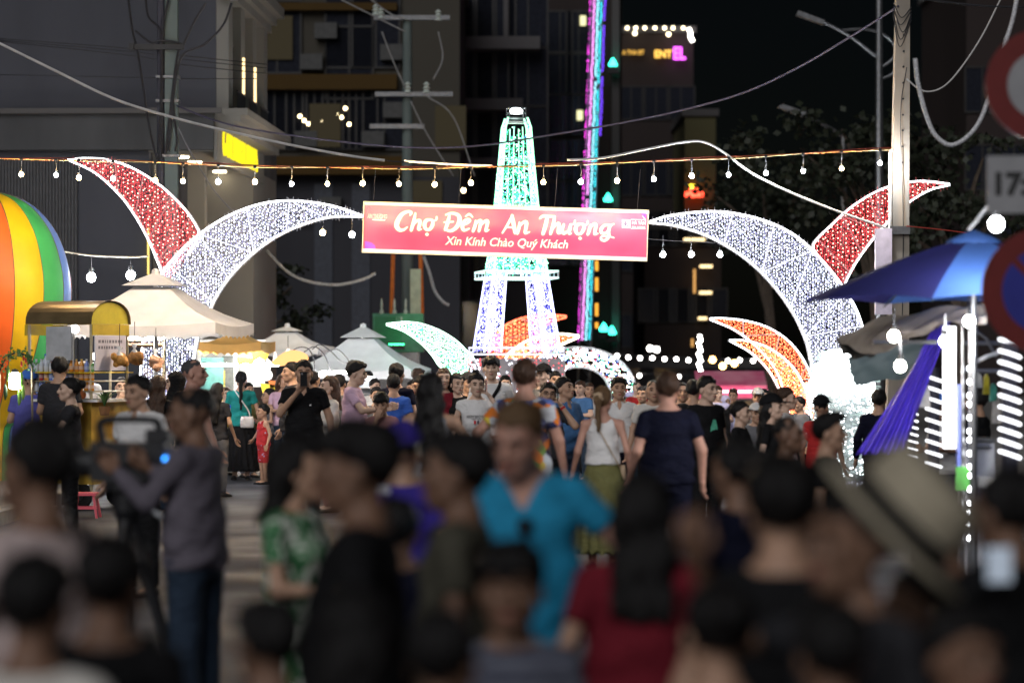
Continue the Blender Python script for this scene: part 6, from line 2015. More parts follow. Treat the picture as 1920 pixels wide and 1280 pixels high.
# ------------------------------------------------------------------ right side stalls
def umbrella():
    d = 20.8; s = F / d
    t = thing('market_umbrella', 'big blue market umbrella over the right stall', 'umbrella', (pxx(1826, d), d, 0))
    zA, zR = pz(446, d), pz(565, d)
    Rr = 330 / s
    n = 8; a0 = R(-112)
    ms = [mat('umbrella navy blue', (.012, .012, .10), .75, .12, 3, .15, 30), mat('umbrella sky blue', (.05, .12, .36), .6, .08, 3, .05, 40)]
    for i in range(n):
        mb = MB(); k, q = 7, 8
        vs = []; fs = []
        for u in range(q + 1):
            f = u / q
            for j in range(k + 1):
                g = j / k
                a = a0 + 2 * math.pi * (i + g) / n
                sagr = 1 - (1 - math.cos(math.pi / n)) * math.sin(math.pi * g) * .9
                rr = Rr * f * sagr
                z = zA + (zR - zA) * (f ** 1.35) - .05 * math.sin(math.pi * g) * f * (1 - f) * 4 * .5 + .03 * math.sin(math.pi * g) * f
                vs.append((rr * math.cos(a), rr * math.sin(a), z))
        for u in range(q):
            for j in range(k):
                fs.append((u * (k + 1) + j, u * (k + 1) + j + 1, (u + 1) * (k + 1) + j + 1, (u + 1) * (k + 1) + j))
        mb.add(vs, fs)
        o = mb.build('canopy_panel', ms[[1, 0, 1, 0, 1, 0, 0, 0][i]], t, True)
        r_ = MB(); a = a0 + 2 * math.pi * i / n
        r_.tube([(0, 0, zA - .03)] + [(Rr * f * math.cos(a), Rr * f * math.sin(a), zA + (zR - zA) * f ** 1.35 - .02) for f in (.25, .5, .75, 1)], .008, 4); r_.build('rib', METAL, t)
    c = MB(); c.lathe([(.21, zA - .045), (.20, zA - .02), (.10, zA + .025), (.03, zA + .05), (.0001, zA + .06)], 8); c.build('top_flap', ms[1], t, True)
    MB().tube([(0, 0, 0), (0, 0, zA)], .024, 8).build('pole', METAL, t)
    MB().lathe([(.0001, 0), (.28, 0), (.26, .08), (.03, .12)], 16).build('base', mat('umbrella base', (.2, .2, .2), .8), t)
umbrella()

def tarp(label, name, pts, m, thick=.02, d0=22.0, cat='awning', sub=6, wob=.05, seed=0):
    """a cloth sheet between corner rows: pts[row] = [(px,py,d), ...]"""
    rnd = random.Random(seed)
    rows = [spline(r, sub) for r in pts]
    nr = len(rows); nc = len(rows[0])
    cols = [spline([rows[r][c] for r in range(nr)], sub) for c in range(nc)]
    g = [[P(*cols[c][r][:2], cols[c][r][2]) for c in range(nc)] for r in range(len(cols[0]))]
    o0 = g[0][0].copy()
    mb = MB(); R_, C_ = len(g), nc
    vs = []
    for layer in (0, 1):
        for r in range(R_):
            for c in range(C_):
                v = g[r][c] - o0
                vs.append(v + Vector((0, wob * math.sin(c * 1.3 + r * .5 + seed) * math.sin(r * .9 + 1) + layer * thick, wob * .5 * math.sin(c * .8 + seed + r))))
    fs = []
    N = R_ * C_
    for r in range(R_ - 1):
        for c in range(C_ - 1):
            a = r * C_ + c
            fs.append((a, a + C_, a + C_ + 1, a + 1)); fs.append((N + a, N + a + 1, N + a + C_ + 1, N + a + C_))
    mb.add(vs, fs)
    o = mb.build(name, m, None, True); o.location = o0
    return tag(o, label, cat)
tarp('crumpled grey brown canvas awning under the blue umbrella', 'canvas_awning',
     [[(1571, 634, 23), (1640, 600, 22.6), (1720, 585, 22), (1800, 572, 21.4), (1850, 575, 21)], [(1590, 650, 22.4), (1650, 622, 22), (1730, 606, 21.6), (1800, 590, 21.2), (1850, 596, 20.8)], [(1640, 668, 22), (1680, 648, 21.8), (1740, 622, 21.4), (1790, 604, 21), (1850, 612, 20.6)]],
     mat('grey brown canvas', (.24, .21, .18), .8, .25, 5, .4, 14), wob=.03, seed=2)
tarp('dark folded tarpaulin hanging at the left end of the canvas awning', 'folded_tarpaulin',
     [[(1569, 634, 23), (1605, 640, 22.6), (1640, 634, 22.4)], [(1576, 655, 22.7), (1610, 662, 22.4), (1642, 650, 22.2)], [(1592, 667, 22.6), (1612, 670, 22.4), (1642, 664, 22.2)]], mat('dark tarpaulin', (.035, .035, .034), .6, .3, 5, .4, 20), wob=.04, seed=3)
tarp('grey teal plastic tarpaulin hanging behind the bulbs', 'plastic_tarpaulin',
     [[(1590, 668, 24), (1650, 650, 24), (1745, 640, 24)], [(1594, 690, 24), (1655, 682, 24), (1730, 678, 24)], [(1603, 722, 23.9), (1660, 713, 23.9), (1702, 708, 23.9)]], mat('grey teal tarpaulin', (.12, .165, .175), .5, .15, 3, .2, 12), wob=.02, seed=4)
# purple drape
DRP = mat('violet satin drape', (.10, .055, .62), .42, .12, 5, .1, 30, spec=.4)
def drape():
    d = 22.4
    t0 = [(1752, 614), (1786, 596)]; b0 = [(1606, 852), (1696, 850)]
    o0 = P(1769, 605, d)
    mb = MB(); nr, nc = 26, 40
    vs = []
    for r in range(nr + 1):
        f = r / nr
        for c in range(nc + 1):
            g = c / nc
            px = (t0[0][0] + (t0[1][0] - t0[0][0]) * g) * (1 - f) + (b0[0][0] + (b0[1][0] - b0[0][0]) * g) * f + 14 * math.sin(math.pi * f) * (1 - 2 * g) * .3
            py = (t0[0][1] + (t0[1][1] - t0[0][1]) * g) * (1 - f) + (b0[0][1] + (b0[1][1] - b0[0][1]) * g) * f
            dd = d + (.035 + .03 * f) * math.sin(g * 26 + 1.5 * f + 1.2 * math.sin(5 * f)) + .03 * math.sin(g * 9 + f * 2)
            vs.append(P(px, py, dd) - o0)
    fs = [(r * (nc + 1) + c, (r + 1) * (nc + 1) + c, (r + 1) * (nc + 1) + c + 1, r * (nc + 1) + c + 1) for r in range(nr) for c in range(nc)]
    o = mb.add(vs, fs).build('drape', DRP, None, True); o.location = o0
    tag(o, 'long violet satin drape slanting down from the right stall frame', 'drape')
    sd = o.modifiers.new('thickness', 'SOLIDIFY'); sd.thickness = .006
drape()
# stall frame
def stall_right():
    d = 21.6
    t = thing('market_stall', 'steel framed stall with white light panels under the blue umbrella', 'stall', (pxx(1800, d), d, 0))
    X = lambda px: pxx(px, d) - t.location.x
    for px, z in ((1810, 602), (1795, 598)):
        MB().tube([(X(px), -.25, 0), (X(px), -.25, pz(z, d))], .022 if px == 1810 else .014, 8).build('post', METAL, t)
    MB().box(X(1770), X(1790), -.05, .05, pz(840, d), pz(612, d)).build('light_panel', glow('white light panel', (.93, .95, 1), 4), t)
    MB().box(X(1788), X(1800), -.2, -.12, pz(905, d), pz(720, d)).build('blue_lit_strip', mat('blue strip', (.2, .25, .7), .4), t)
    for px0, px1, py in ((1640, 1760, 641), (1812, 1915, 643), (1812, 1900, 695), (1815, 1860, 837)):
        MB().tube([(X(px0), .1, pz(py, d)), (X(px1), .1, pz(py, d))], .018, 6).build('rail', METAL, t)
    MB().tube([(X(1820), .0, pz(684, d)), (X(1850), 0, pz(668, d)), (X(1880), .1, pz(660, d))], .016, 6).build('brace', PAINTED, t)
    MB().tube([(X(1825), .0, pz(615, d)), (X(1850), 0, pz(635, d)), (X(1872), .1, pz(668, d))], .012, 6).build('brace', METAL, t)
    MB().box(X(1815), X(1870), .1, .5, pz(830, d), pz(822, d)).build('counter', METAL, t)
    MB().box(X(1815), X(1870), .12, .48, .1, pz(831, d)).build('glass_cabinet', mat('pale cabinet', (.45, .46, .5), .3, .25, 6), t)
    MB().box(X(1782), X(1806), -.3, -.24, pz(915, d), pz(872, d)).build('green_box', mat('green pack', (.15, .55, .12), .5, .3, 8), t)
    MB().box(X(1832), X(1862), -.1, .1, pz(912, d), pz(893, d)).build('white_box', WHT, t)
    bm = MB().ball((0, 0, 0), .020, 8, 5).mesh('small_led', [glow('small white led', (.95, .96, 1), 12)], True)
    for i in range(15):
        o = mesh_obj('small_led', bm, None, t); o.location = (X(1807), -.29, pz(690 + i * 22 + (i % 3) * 3, d))
stall_right()
def led_wrap(label, px, d, py0, py1, r, turns, strength=9, gap=.5):
    t = thing('led_column', label, 'light column', (pxx(px, d), d, 0), 0, 'columns wrapped in led strips')
    zt, zb = pz(py0, d), pz(py1, d)
    MB().lathe([(.0001, 0), (r, 0), (r, zt + .05), (.0001, zt + .05)], 14).build('column', mat('black column wrap', (.03, .03, .045), .6), t)
    m = glow('led strip %d' % strength, (.94, .95, 1.0), strength)
    for i in range(turns):
        zc = zb + (zt - zb) * (i + .5) / turns
        s_ = MB()
        pts = [((r + .014) * math.cos(a), (r + .014) * math.sin(a), zc - r * .42 * math.cos(a)) for a in np.linspace(math.pi * 1.02, math.pi * 1.98, 9)]
        s_.tube(pts, (zt - zb) / turns * gap * .5, 6); s_.build('led_strip', m, t)
    return t
led_wrap('black column with bold tilted white led bands at the right edge', 1893, 18.8, 632, 862, .054, 11, 3, .27)
led_wrap('slim black column with white led bands right of the violet drape', 1751, 23.5, 700, 880, .048, 9, 2, .28)
led_wrap('thin led wrapped column close to the edge of the violet drape', 1712, 25, 768, 860, .026, 7, 2, .28)
for px, py, lb in ((1676, 630, 'upper left bulb under the canvas awning'), (1688, 686, 'lower bulb in front of the grey teal tarpaulin'), (1772, 640, 'bulb beside the white light panel'), (1817, 602, 'bulb on the steel post under the umbrella')):
    single_bulb('round white ' + lb, px, py, 20.4, .040, B_BIGW if px < 1700 else B_BIG, 'bulbs of the right stall', rod=.12)
single_bulb('largest white bulb, above the blue umbrella beside the round sign', 1868, 420, 19.5, .052, B_BIG, 'bulbs of the right stall', rod=.2)
# glowing white led tree
def led_tree():
    d = 37.5; s = F / d
    t = thing('led_tree', 'dazzling white led tree with tinsel tips at the foot of the right crescents', 'light decoration', (pxx(1578, d), d, 0))
    rnd = np.random.default_rng(12)
    prof = [(900, 60), (820, 62), (760, 66), (720, 62), (690, 50), (665, 30), (650, 8)]
    rad = lambda py: np.interp(-py, [-p[0] for p in prof], [p[1] for p in prof]) / s
    MB().lathe([(rad(p[0]) * .8, max(0, pz(p[0], d))) for p in prof], 16).build('core', mat('tinsel core', (.30, .34, .34), .6, .4, 20), t, True)
    a = MB(); g = MB(); w = MB()
    for i in range(2600):
        py = 655 + 235 * rnd.random(); an = rnd.random() * 2 * math.pi; r = rad(py) * (.82 + .2 * rnd.random())
        dens = 1 if py < 745 else .55
        if rnd.random() > dens: continue
        (w if py < 735 else a).octa((r * math.cos(an), r * math.sin(an), pz(py, d)), .017 if py < 735 else .012)
    for i in range(700):
        py = 655 + 235 * rnd.random(); an = rnd.random() * 2 * math.pi; r0 = rad(py) * .85; r1 = r0 + .10 + .08 * rnd.random()
        p0 = Vector((r0 * math.cos(an), r0 * math.sin(an), pz(py, d))); p1 = Vector((r1 * math.cos(an), r1 * math.sin(an), pz(py, d) - .03 + .06 * rnd.random()))
        g.tube([p0, p1], .006, 3, False)
    tag(w.build('led_points', glow('dazzling led point', (.95, .98, 1), 14), t), kind='stuff')
    tag(a.build('led_points', glow('tree led point', (.90, .96, 1), 8), t), kind='stuff')
    tag(g.build('tinsel', mat('pale green tinsel', (.42, .55, .50), .35, .4, 40), t), kind='stuff')
led_tree()
# hanging goods inside the right stall
for i, (px, py, c, w_, h_, lb) in enumerate(((1830, 712, (.75, .75, .7), .10, .12, 'white wire basket hanging in the right stall'), (1849, 720, (.7, .6, .03), .05, .16, 'yellow net racket hanging in the right stall'), (1862, 735, (.1, .5, .35), .06, .14, 'green plastic fan hanging beside the yellow racket'), (1868, 770, (.75, .7, .6), .07, .2, 'pale packet hanging beside the led column'), (1730, 740, (.7, .68, .66), .12, .2, 'white packets on the rear rack right of the drape'))):
    o = MB().prism([(-w_ / 2, -h_ / 2), (w_ / 2, -h_ / 2), (w_ / 2 * .8, h_ * .3), (.1 * w_, h_ / 2), (-.1 * w_, h_ / 2), (-w_ / 2 * .8, h_ * .3)], -.02, .02).build('hanging_goods', mat('goods %d' % i, c, .5, .25, 20), None)
    o.location = P(px, py, 22.6); tag(o, lb, 'goods', 'goods hung in the right stall')
# ------------------------------------------------------------------ road signs at the right edge
def signs():
    d = 15.6; s = F / d
    t = thing('road_sign', 'post with red ringed road signs and a time plate at the right edge', 'road sign', (pxx(1952, d), d, 0))
    MB().tube([(0, .05, 0), (0, .05, pz(-20, d))], .04, 10).build('post', METAL, t)
    RED = mat('dull red sign', (.15, .014, .012), .5, .1); WH = mat('sign white', (.32, .32, .33), .5, .08); BLU = mat('sign blue', (.025, .03, .26), .5, .08)
    def disc(px, py, r, inner, mi):
        o = MB(); o.lathe([(.0001, -.01), (r, -.01), (r, .01), (.0001, .01)], 40); q = o.build('sign_disc', RED, t)
        q.rotation_euler = (R(90), 0, 0); q.location = (pxx(px, d) - t.location.x, 0, pz(py, d))
        MB().lathe([(.0001, .0105), (inner, .0105), (inner, .013), (.0001, .013)], 36).build('sign_face', mi, q)
        return q
    disc(1952, 160, 105 / s, 64 / s, WH)
    q = disc(1958, 545, 118 / s, 80 / s, BLU)
    bar = MB(); bar.box(-.02, .02, -.235, .235, .0135, .016); b = bar.build('sign_bar', RED, q); b.rotation_euler = (0, 0, R(45))
    MB().box(pxx(1850, d) - t.location.x, pxx(2030, d) - t.location.x, -.012, .0, pz(400, d), pz(292, d)).build('time_plate', WH, t)
    me = text_mesh('17:00', .165, 0, .008, .002, 'LEFT')
    o = mesh_obj('lettering', me, mat('black sign print', (.03, .03, .03), .6), t)
    o.rotation_euler = (R(90), 0, 0); o.location = (pxx(1857, d) - t.location.x, -.015, pz(347, d))
signs()
# ------------------------------------------------------------------ clothes
def floral(nt, tc):
    v = nt.nodes.new('ShaderNodeTexVoronoi'); v.inputs['Scale'].default_value = 13
    nt.links.new(tc.outputs['Object'], v.inputs['Vector'])
    s = nt.nodes.new('ShaderNodeSeparateColor'); nt.links.new(v.outputs['Color'], s.inputs[0])
    return ramp(nt, s.outputs[0], [(0, (.03, .04, .12)), (.2, (.60, .62, .66)), (.38, (.80, .22, .03)), (.5, (.10, .16, .42)), (.62, (.75, .58, .08)), (.74, (.55, .60, .66)), (.85, (.20, .42, .10)), (.93, (.03, .04, .12))], True)
def leafprint(nt, tc):
    mp = nt.nodes.new('ShaderNodeMapping'); mp.inputs['Scale'].default_value = (1.5, 1.5, .8)
    n = nt.nodes.new('ShaderNodeTexNoise'); n.inputs['Scale'].default_value = 13; n.inputs['Detail'].default_value = 2; n.inputs['Distortion'].default_value = 1.2
    nt.links.new(tc.outputs['Object'], mp.inputs[0]); nt.links.new(mp.outputs[0], n.inputs['Vector'])
    return ramp(nt, n.outputs['Fac'], [(.40, (.03, .12, .045)), (.50, (.05, .22, .08)), (.56, (.72, .74, .66))])
def stripes(nt, tc):
    w = nt.nodes.new('ShaderNodeTexWave'); w.bands_direction = 'Z'; w.inputs['Scale'].default_value = 7; w.inputs['Distortion'].default_value = 2
    nt.links.new(tc.outputs['Object'], w.inputs['Vector'])
    return ramp(nt, w.outputs['Fac'], [(.45, (.015, .018, .045)), (.55, (.18, .19, .23))])
def jersey(nt, tc):
    n = nt.nodes.new('ShaderNodeTexNoise'); n.inputs['Scale'].default_value = 14
    nt.links.new(tc.outputs['Object'], n.inputs['Vector'])
    return ramp(nt, n.outputs['Fac'], [(.5, (.45, .03, .035)), (.63, (.50, .04, .04)), (.66, (.3, .35, .55))])
C = {
    'black': cloth('black', (.009, .009, .010)), 'charcoal': cloth('charcoal', (.03, .03, .034)), 'white': cloth('white', (.72, .71, .70), .05), 'offwhite': cloth('off white', (.66, .63, .58), .06),
    'navy': cloth('navy', (.005, .006, .018)), 'teal': cloth('teal', (.02, .26, .25)), 'pink': cloth('pale pink', (.62, .42, .55), .06), 'blue': cloth('royal blue', (.05, .14, .55)),
    'steel': cloth('steel blue', (.07, .17, .36)), 'olive': cloth('olive', (.16, .155, .06)), 'grey': cloth('grey', (.16, .16, .17)), 'turq': cloth('turquoise', (.022, .27, .47)),
    'maroon': cloth('maroon', (.16, .012, .022)), 'purple': cloth('deep purple blue', (.045, .03, .26)), 'plum': cloth('grey plum', (.13, .115, .14)), 'jean': cloth('dark jeans', (.025, .04, .065)),
    'beige': cloth('pinkish beige', (.62, .50, .48)), 'khaki': cloth('dark khaki', (.085, .08, .06)), 'red': cloth('red', (.45, .03, .03)), 'denim': cloth('denim', (.06, .09, .16)),
    'lilac': cloth('pale lilac', (.62, .58, .80), .05), 'tan': cloth('tan', (.48, .36, .24)), 'bluecap': cloth('blue cap', (.06, .18, .62)), 'violetblue': cloth('violet blue', (.12, .12, .42)),
    'floral': print_mat('floral shirt print', floral), 'leaf': print_mat('green leaf print', leafprint), 'stripe': print_mat('dark stripe print', stripes), 'jersey': print_mat('red jersey print', jersey),
    'rose': cloth('dull rose', (.40, .20, .20)), 'greycap': cloth('grey cap', (.42, .40, .38)),
}
for k_ in ('floral', 'leaf', 'stripe', 'jersey'): add_folds(C[k_])
PHONEM = mat('phone black', (.015, .015, .017), .2, .05, spec=.6)
def phone(label, root, k, p, rz=0, tilt=0, screen=None):
    t = thing('phone', label, 'phone', world_of(root, np.array(p) * k), root.rotation_euler.z + R(rz))
    t.rotation_euler.x = R(tilt)
    MB().box(-.037, .037, -.0045, .0045, -.078, .078).build('phone_body', PHONEM, t)
    MB().lathe([(.0001, 0), (.010, 0), (.010, .003), (.0001, .003)], 10).build('camera_lens', mat('phone lens', (.25, .25, .27), .15, .1, spec=.8), t).matrix_local = Matrix.Translation((-.018, -.0046, .055)) @ Matrix.Rotation(R(90), 4, 'X')
    MB().box(-.034, .034, .0046, .006, -.073, .073).build('screen', screen or mat('dark screen', (.03, .04, .06), .1, .1), t)
    return t
def strap(root, k, pts, m, name, label, cat, r=.011, bag=None):
    """a bag worn by a person, with its strap"""
    t = thing(name, label, cat, world_of(root, (0, 0, 0)), root.rotation_euler.z)
    mb = MB(); mb.tube([Vector(p) * k for p in spline(pts, 5)], r * k, 6); mb.build('strap', m, t)
    if bag:
        c, w, h, dp, bm = bag
        b = MB()
        prof = [(.92, -h), (1.0, -h * .5), (1.0, h * .3), (.86, h)]
        vs = []
        for f, z in prof:
            for a in np.linspace(0, 2 * math.pi, 16, endpoint=False):
                ca, sa = math.cos(a), math.sin(a)
                q = (abs(ca) ** 4 + abs(sa) ** 4) ** -.25
                vs.append(((c[0] + w * f * q * ca) * k, (c[1] + dp * f * q * sa) * k, (c[2] + z) * k))
        fs = [(i * 16 + j, i * 16 + (j + 1) % 16, i * 16 + 16 + (j + 1) % 16, i * 16 + 16 + j) for i in range(3) for j in range(16)] + [tuple(reversed(range(16))), tuple(range(48, 64))]
        b.add(vs, fs).build('bag_body', bm, t, True)
    return t
def chest_text(root, k, lines, m, flag=False):
    sh = [c for c in root.children if c.name.startswith('shirt')][0]
    for txt, w, z, hgt in lines:
        me = text_mesh(txt, 1.0, 0, .0, .0005)
        co = np.zeros(len(me.vertices) * 3); me.vertices.foreach_get('co', co); co = co.reshape(-1, 3)
        mn, mx = co.min(0), co.max(0)
        x = ((co[:, 0] - mn[0]) / (mx[0] - mn[0]) - .5) * w; zz = z + (co[:, 1] - mn[1]) / (mx[1] - mn[1]) * hgt
        y = -.148 * np.sqrt(np.clip(1 - (x / .175) ** 2, 0, 1)) - (co[:, 2] - mn[2])
        me.vertices.foreach_set('co', (np.stack([x, y, zz], 1) * k).ravel()); me.update()
        mesh_obj('lettering', me, m, sh)
    if flag:
        for x, c in ((-.018, (.6, .03, .04)), (.018, (.04, .04, .07))):
            MB().box((x - .011) * k, (x + .011) * k, -.1495 * k, -.147 * k, 1.165 * k, 1.205 * k).build('flag_print', mat('flag print %.3f' % x, c, .7), sh)

# ------------------------------------------------------------------ people around the left stalls
W = dict(sex='f')
person('man seen from behind in a dark tee with red sleeves at the brass cart', 112, 667, 163, 165, shirt=C['charcoal'], botm=C['black'], arms=('front', 'front'), head=(20, 5, 0))
r0 = [c for c in bpy.data.objects if c.name == 'person'][0]
person('person in violet blue shirt and blue cap behind the left cart post', 55, 690, 160, 190, shirt=C['violetblue'], botm=C['navy'], hat='cap', hatm=C['bluecap'], arms=('front', 'front'))
person('woman in dark grey tee with black hair bun in profile at the cart', 132, 706, 188, -78, sex='f', skin='light', hair='bun', shirt=C['charcoal'], botm=C['black'], arms=('hang', 'reach'))
person('boy in teal tee holding his hand to his mouth at the cart', 228, 706, 150, 12, kid=True, skin='light', shirt=C['teal'], botm=C['navy'], arms=('chin', 'front'))
person('vendor in beige cap bending behind the brass cart shelves', 162, 674, 138, -20, shirt=C['offwhite'], botm=C['jean'], hat='cap', hatm=C['tan'], head=(-20, 25, 0), skin='tan', arms=('front', 'front'))
person('man in white collared shirt standing behind the video camera', 261, 700, 250, -28, skin='tan', shirt=C['white'], botm=C['black'], style='polo', collar=True, head=(-6, 6, 0), arms=('hang', 'hang2'))
person('woman with glasses and black hair behind the man in white shirt', 274, 677, 136, 5, sex='f', hair='long', skin='light', shirt=C['charcoal'], botm=C['black'], glasses=True, head=(0, 14, 0), arms=('front', 'front'))
person('woman seen from behind with long brown hair right of the white shirt', 297, 702, 168, 170, sex='f', hair='long', hairc='brown', shirt=C['black'], botm=C['jean'], long_hair_len=1.22)
person('woman in black headscarf and glasses looking left', 329, 692, 160, -72, sex='f', skin='light', hair='bald', hat='hijab', hatm=C['black'], shirt=C['black'], botm=C['black'], style='long', glasses=True)
person('tall buzz cut man in black tee looking right by the glowing stall', 362, 670, 198, 138, hair='buzz', hairc='grey', skin='pink', shirt=C['black'], botm=C['khaki'], head=(-52, 0, 0), arms=('hang', 'hang'))
ta = person('woman with long ponytail in teal tee and black skirt at the white counter', 452, 695, 131, 184, sex='f', hair='ponytail', shirt=C['teal'], bottom='long_skirt', botm=C['black'], long_hair_len=1.18, arms=('hang', 'front'))
strap(ta[0], ta[1], [(.10, .05, 1.44), (.0, .135, 1.30), (-.12, .14, 1.12), (-.15, .13, 1.0)], C['white'], 'shoulder_bag', 'white shoulder bag on the teal shirted woman', 'bag', bag=((-.10, .17, .94), .11, .09, .03, C['white']))
person('dark haired woman half hidden right of the teal shirted woman', 466, 716, 128, 30, sex='f', hair='short', shirt=C['olive'], botm=C['grey'])
kid = person('small boy in red basketball jersey and shorts standing on the road', 494, 757, 135, -62, kid=True, skin='tan', shirt=C['jersey'], style='tank', bottom='shorts', botm=C['jersey'], arms=('side', 'hang'), shoem=C['charcoal'])
person('girl with fringe and pigtail in grey sleeveless top behind the small boy', 505, 727, 128, -75, sex='f', kid=True, skin='tan', hair='ponytail', long_hair_len=1.35, shirt=C['grey'], style='tank', botm=C['charcoal'], arms=('front', 'front'))
pm = person('man in black polo filming with a dark phone held before his face', 570, 673, 174, 4, skin='tan', shirt=C['black'], style='polo', collar=True, botm=C['navy'], arms=('phone', 'hang'), head=(0, 4, 0))
phone('black phone held up before the face of the man in black polo', pm[0], pm[1], (-.002, -.335, 1.545))
MB().box(.055 * pm[1], .075 * pm[1], -.141 * pm[1], -.139 * pm[1], 1.255 * pm[1], 1.27 * pm[1]).build('badge', C['white'], [c for c in pm[0].children if c.name.startswith('shirt')][0])
person('man half hidden behind the phone filming man, on his left', 547, 677, 150, -70, skin='tan', shirt=C['charcoal'], botm=C['jean'])
person('dark haired person half hidden behind the phone filming man, on his right', 586, 694, 148, 150, shirt=C['black'], botm=C['jean'])
ww = person('woman in long white blouse with crossed arms looking left', 618, 703, 164, -66, sex='f', skin='light', hair='long', long_hair_len=1.34, hairc='brown', shirt=C['offwhite'], style='long', hem=.78, botm=C['rose'], arms=('cross', 'cross'))
strap(ww[0], ww[1], [(.08, -.06, 1.44), (.02, -.145, 1.25), (-.10, -.14, 1.0), (-.15, -.08, .92)], C['black'], 'crossbody_bag', 'small black bag on a thin strap over the white blouse', 'bag', r=.007, bag=((-.18, -.06, .86), .07, .06, .03, C['black']))
person('dark haired person behind the woman in white blouse', 636, 700, 146, 175, shirt=C['grey'], botm=C['jean'])
person('man in pale pink tee in profile reaching to the glass case', 663, 675, 166, 82, skin='light', hair='flat', shirt=C['pink'], botm=C['black'], arms=('reach', 'reach'), head=(0, 10, 0), hem=.80)
person('woman with black top bun in navy tee seen from behind', 744, 679, 158, 160, sex='f', hair='bun', shirt=C['navy'], botm=C['black'])
person('boy seen from behind in royal blue tee near the green counter', 738, 699, 160, 176, kid=False, shirt=C['blue'], botm=C['navy'], arms=('hang', 'hang'))
person('dark haired child looking down in front of the blue tee boy', 716, 733, 178, -6, kid=True, skin='tan', hair='mop', shirt=C['rose'], botm=C['navy'], head=(0, 16, 0), arms=('chin', 'front'))
person('child seen behind the dark haired child, only hair showing', 706, 724, 140, 10, kid=True, shirt=C['grey'], botm=C['navy'])
person('man leaning with lowered head left of the long haired woman', 792, 701, 150, -55, skin='tan', shirt=C['charcoal'], botm=C['jean'], head=(0, 20, 0))
person('woman with very long dark hair from behind, bare arms', 808, 697, 258, 176, sex='f', skin='tan', hair='long', hairc='black', long_hair_len=1.05, shirt=C['grey'], style='tank', botm=C['black'], arms=('side', 'hang'))
person('woman with green lit hair looking at the camera between two others', 832, 688, 160, 5, sex='f', skin='light', hair='long', hairc='brown', shirt=C['maroon'], botm=C['jean'], long_hair_len=1.2)
person('laughing woman with dark wavy hair left of the woman on the phone', 856, 698, 160, 15, sex='f', skin='light', hair='long', shirt=C['black'], botm=C['jean'], long_hair_len=1.25, head=(10, 6, 0))
person('person in a dark cap half hidden behind the woman on the phone', 878, 696, 150, 20, hat='cap', hatm=C['charcoal'], shirt=C['black'], botm=C['jean'])
wp = person('smiling woman in white sleeveless printed top with a phone at her ear', 893, 697, 178, 2, sex='f', skin='light', hair='topbun', shirt=C['white'], style='cap', botm=C['jean'], arms=('hang', 'ear'), head=(8, 6, 0))
chest_text(wp[0], wp[1], [('HOM BROWN', .215, 1.235, .030), ('NEW YORK', .105, 1.212, .016)], mat('black shirt print', (.05, .05, .055), .8), True)
phone('phone at the ear of the smiling woman in white top', wp[0], wp[1], (.112, -.05, 1.585), 80)
tm = person('tall man in white tee with a black strap across his chest', 921, 666, 164, 0, skin='light', hair='mop', shirt=C['white'], botm=C['jean'])
strap(tm[0], tm[1], [(.10, .0, 1.455), (.085, -.10, 1.40), (.0, -.150, 1.26), (-.13, -.14, 1.06), (-.17, -.02, .95)], C['black'], 'crossbody_bag', 'black crossbody strap bag over the tall man in white tee', 'bag', r=.020, bag=((-.2, .04, .92), .03, .08, .08, C['black']))
person('man in colourful floral shirt seen from behind, dark cropped hair', 984, 671, 245, 172, skin='pink', hair='short', hairc='brown', shirt=C['floral'], botm=C['beige'], arms=('hang', 'side'))
person('young man in black baseball cap looking left behind the floral shirt', 1019, 680, 152, -35, skin='light', hat='cap', hatm=C['black'], shirt=C['grey'], botm=C['jean'])
person('man half hidden right of the black baseball cap', 1041, 694, 146, 10, skin='tan', shirt=C['black'], botm=C['jean'])
gm_ = person('man with glasses and red watch strap talking on a phone', 1026, 715, 186, 6, skin='tan', shirt=C['charcoal'], botm=C['black'], glasses=True, arms=('hang', 'ear'), head=(0, 2, 4))
phone('black phone at the ear of the man with a red watch strap', gm_[0], gm_[1], (.112, -.06, 1.60), 85)
o = MB(); w_ = np.array(gm_[3][1][3]); e_ = np.array(gm_[3][1][2]); u_ = (w_ - e_) / np.linalg.norm(w_ - e_)
o.tube([tuple((w_ - u_ * .045) * gm_[1]), tuple((w_ - u_ * .02) * gm_[1])], .032 * gm_[1], 12); q = o.build('watch_strap', C['red'], gm_[0])
bl = person('stocky man in steel blue polo looking up to the right', 1060, 705, 180, 42, skin='tan', fat=.05, shirt=C['steel'], style='polo', collar=True, botm=C['denim'], head=(12, -8, 0), arms=('hang', 'front'))
wt = person('woman from behind in white tank top and long olive skirt', 1130, 722, 222, 178, sex='f', skin='pink', hair='ponytail', hairc='light', long_hair_len=1.36, shirt=C['white'], style='tank', hem=1.0, bottom='long_skirt', botm=C['olive'], head=(-18, 0, 0))
strap(wt[0], wt[1], [(.09, .04, 1.44), (.05, .118, 1.36), (-.05, .135, 1.18), (-.14, .11, 1.02), (-.17, .0, .95)], C['tan'], 'crossbody_bag', 'thin tan bag strap across the white tank top back', 'bag', r=.006, bag=((-.19, -.08, .92), .03, .07, .09, C['tan']))
sc = MB()
hpw, kw_ = wt[2], wt[1]
for i in range(9):
    a = i * 2 * math.pi / 9; c_ = hpw((.028 * math.cos(a), .145 + .012 * math.sin(i * 2), 1.655 + .028 * math.sin(a))); sc.ball(tuple(c_ * kw_), .024 * kw_, 8, 5)
sc.build('hair_scrunchie', C['tan'], wt[0], True)
person('man in white polo with dark stripes facing the camera', 1160, 706, 176, 6, skin='tan', hair='flat', shirt=C['white'], style='polo', collar=True, botm=C['navy'], arms=('hang2', 'front'))
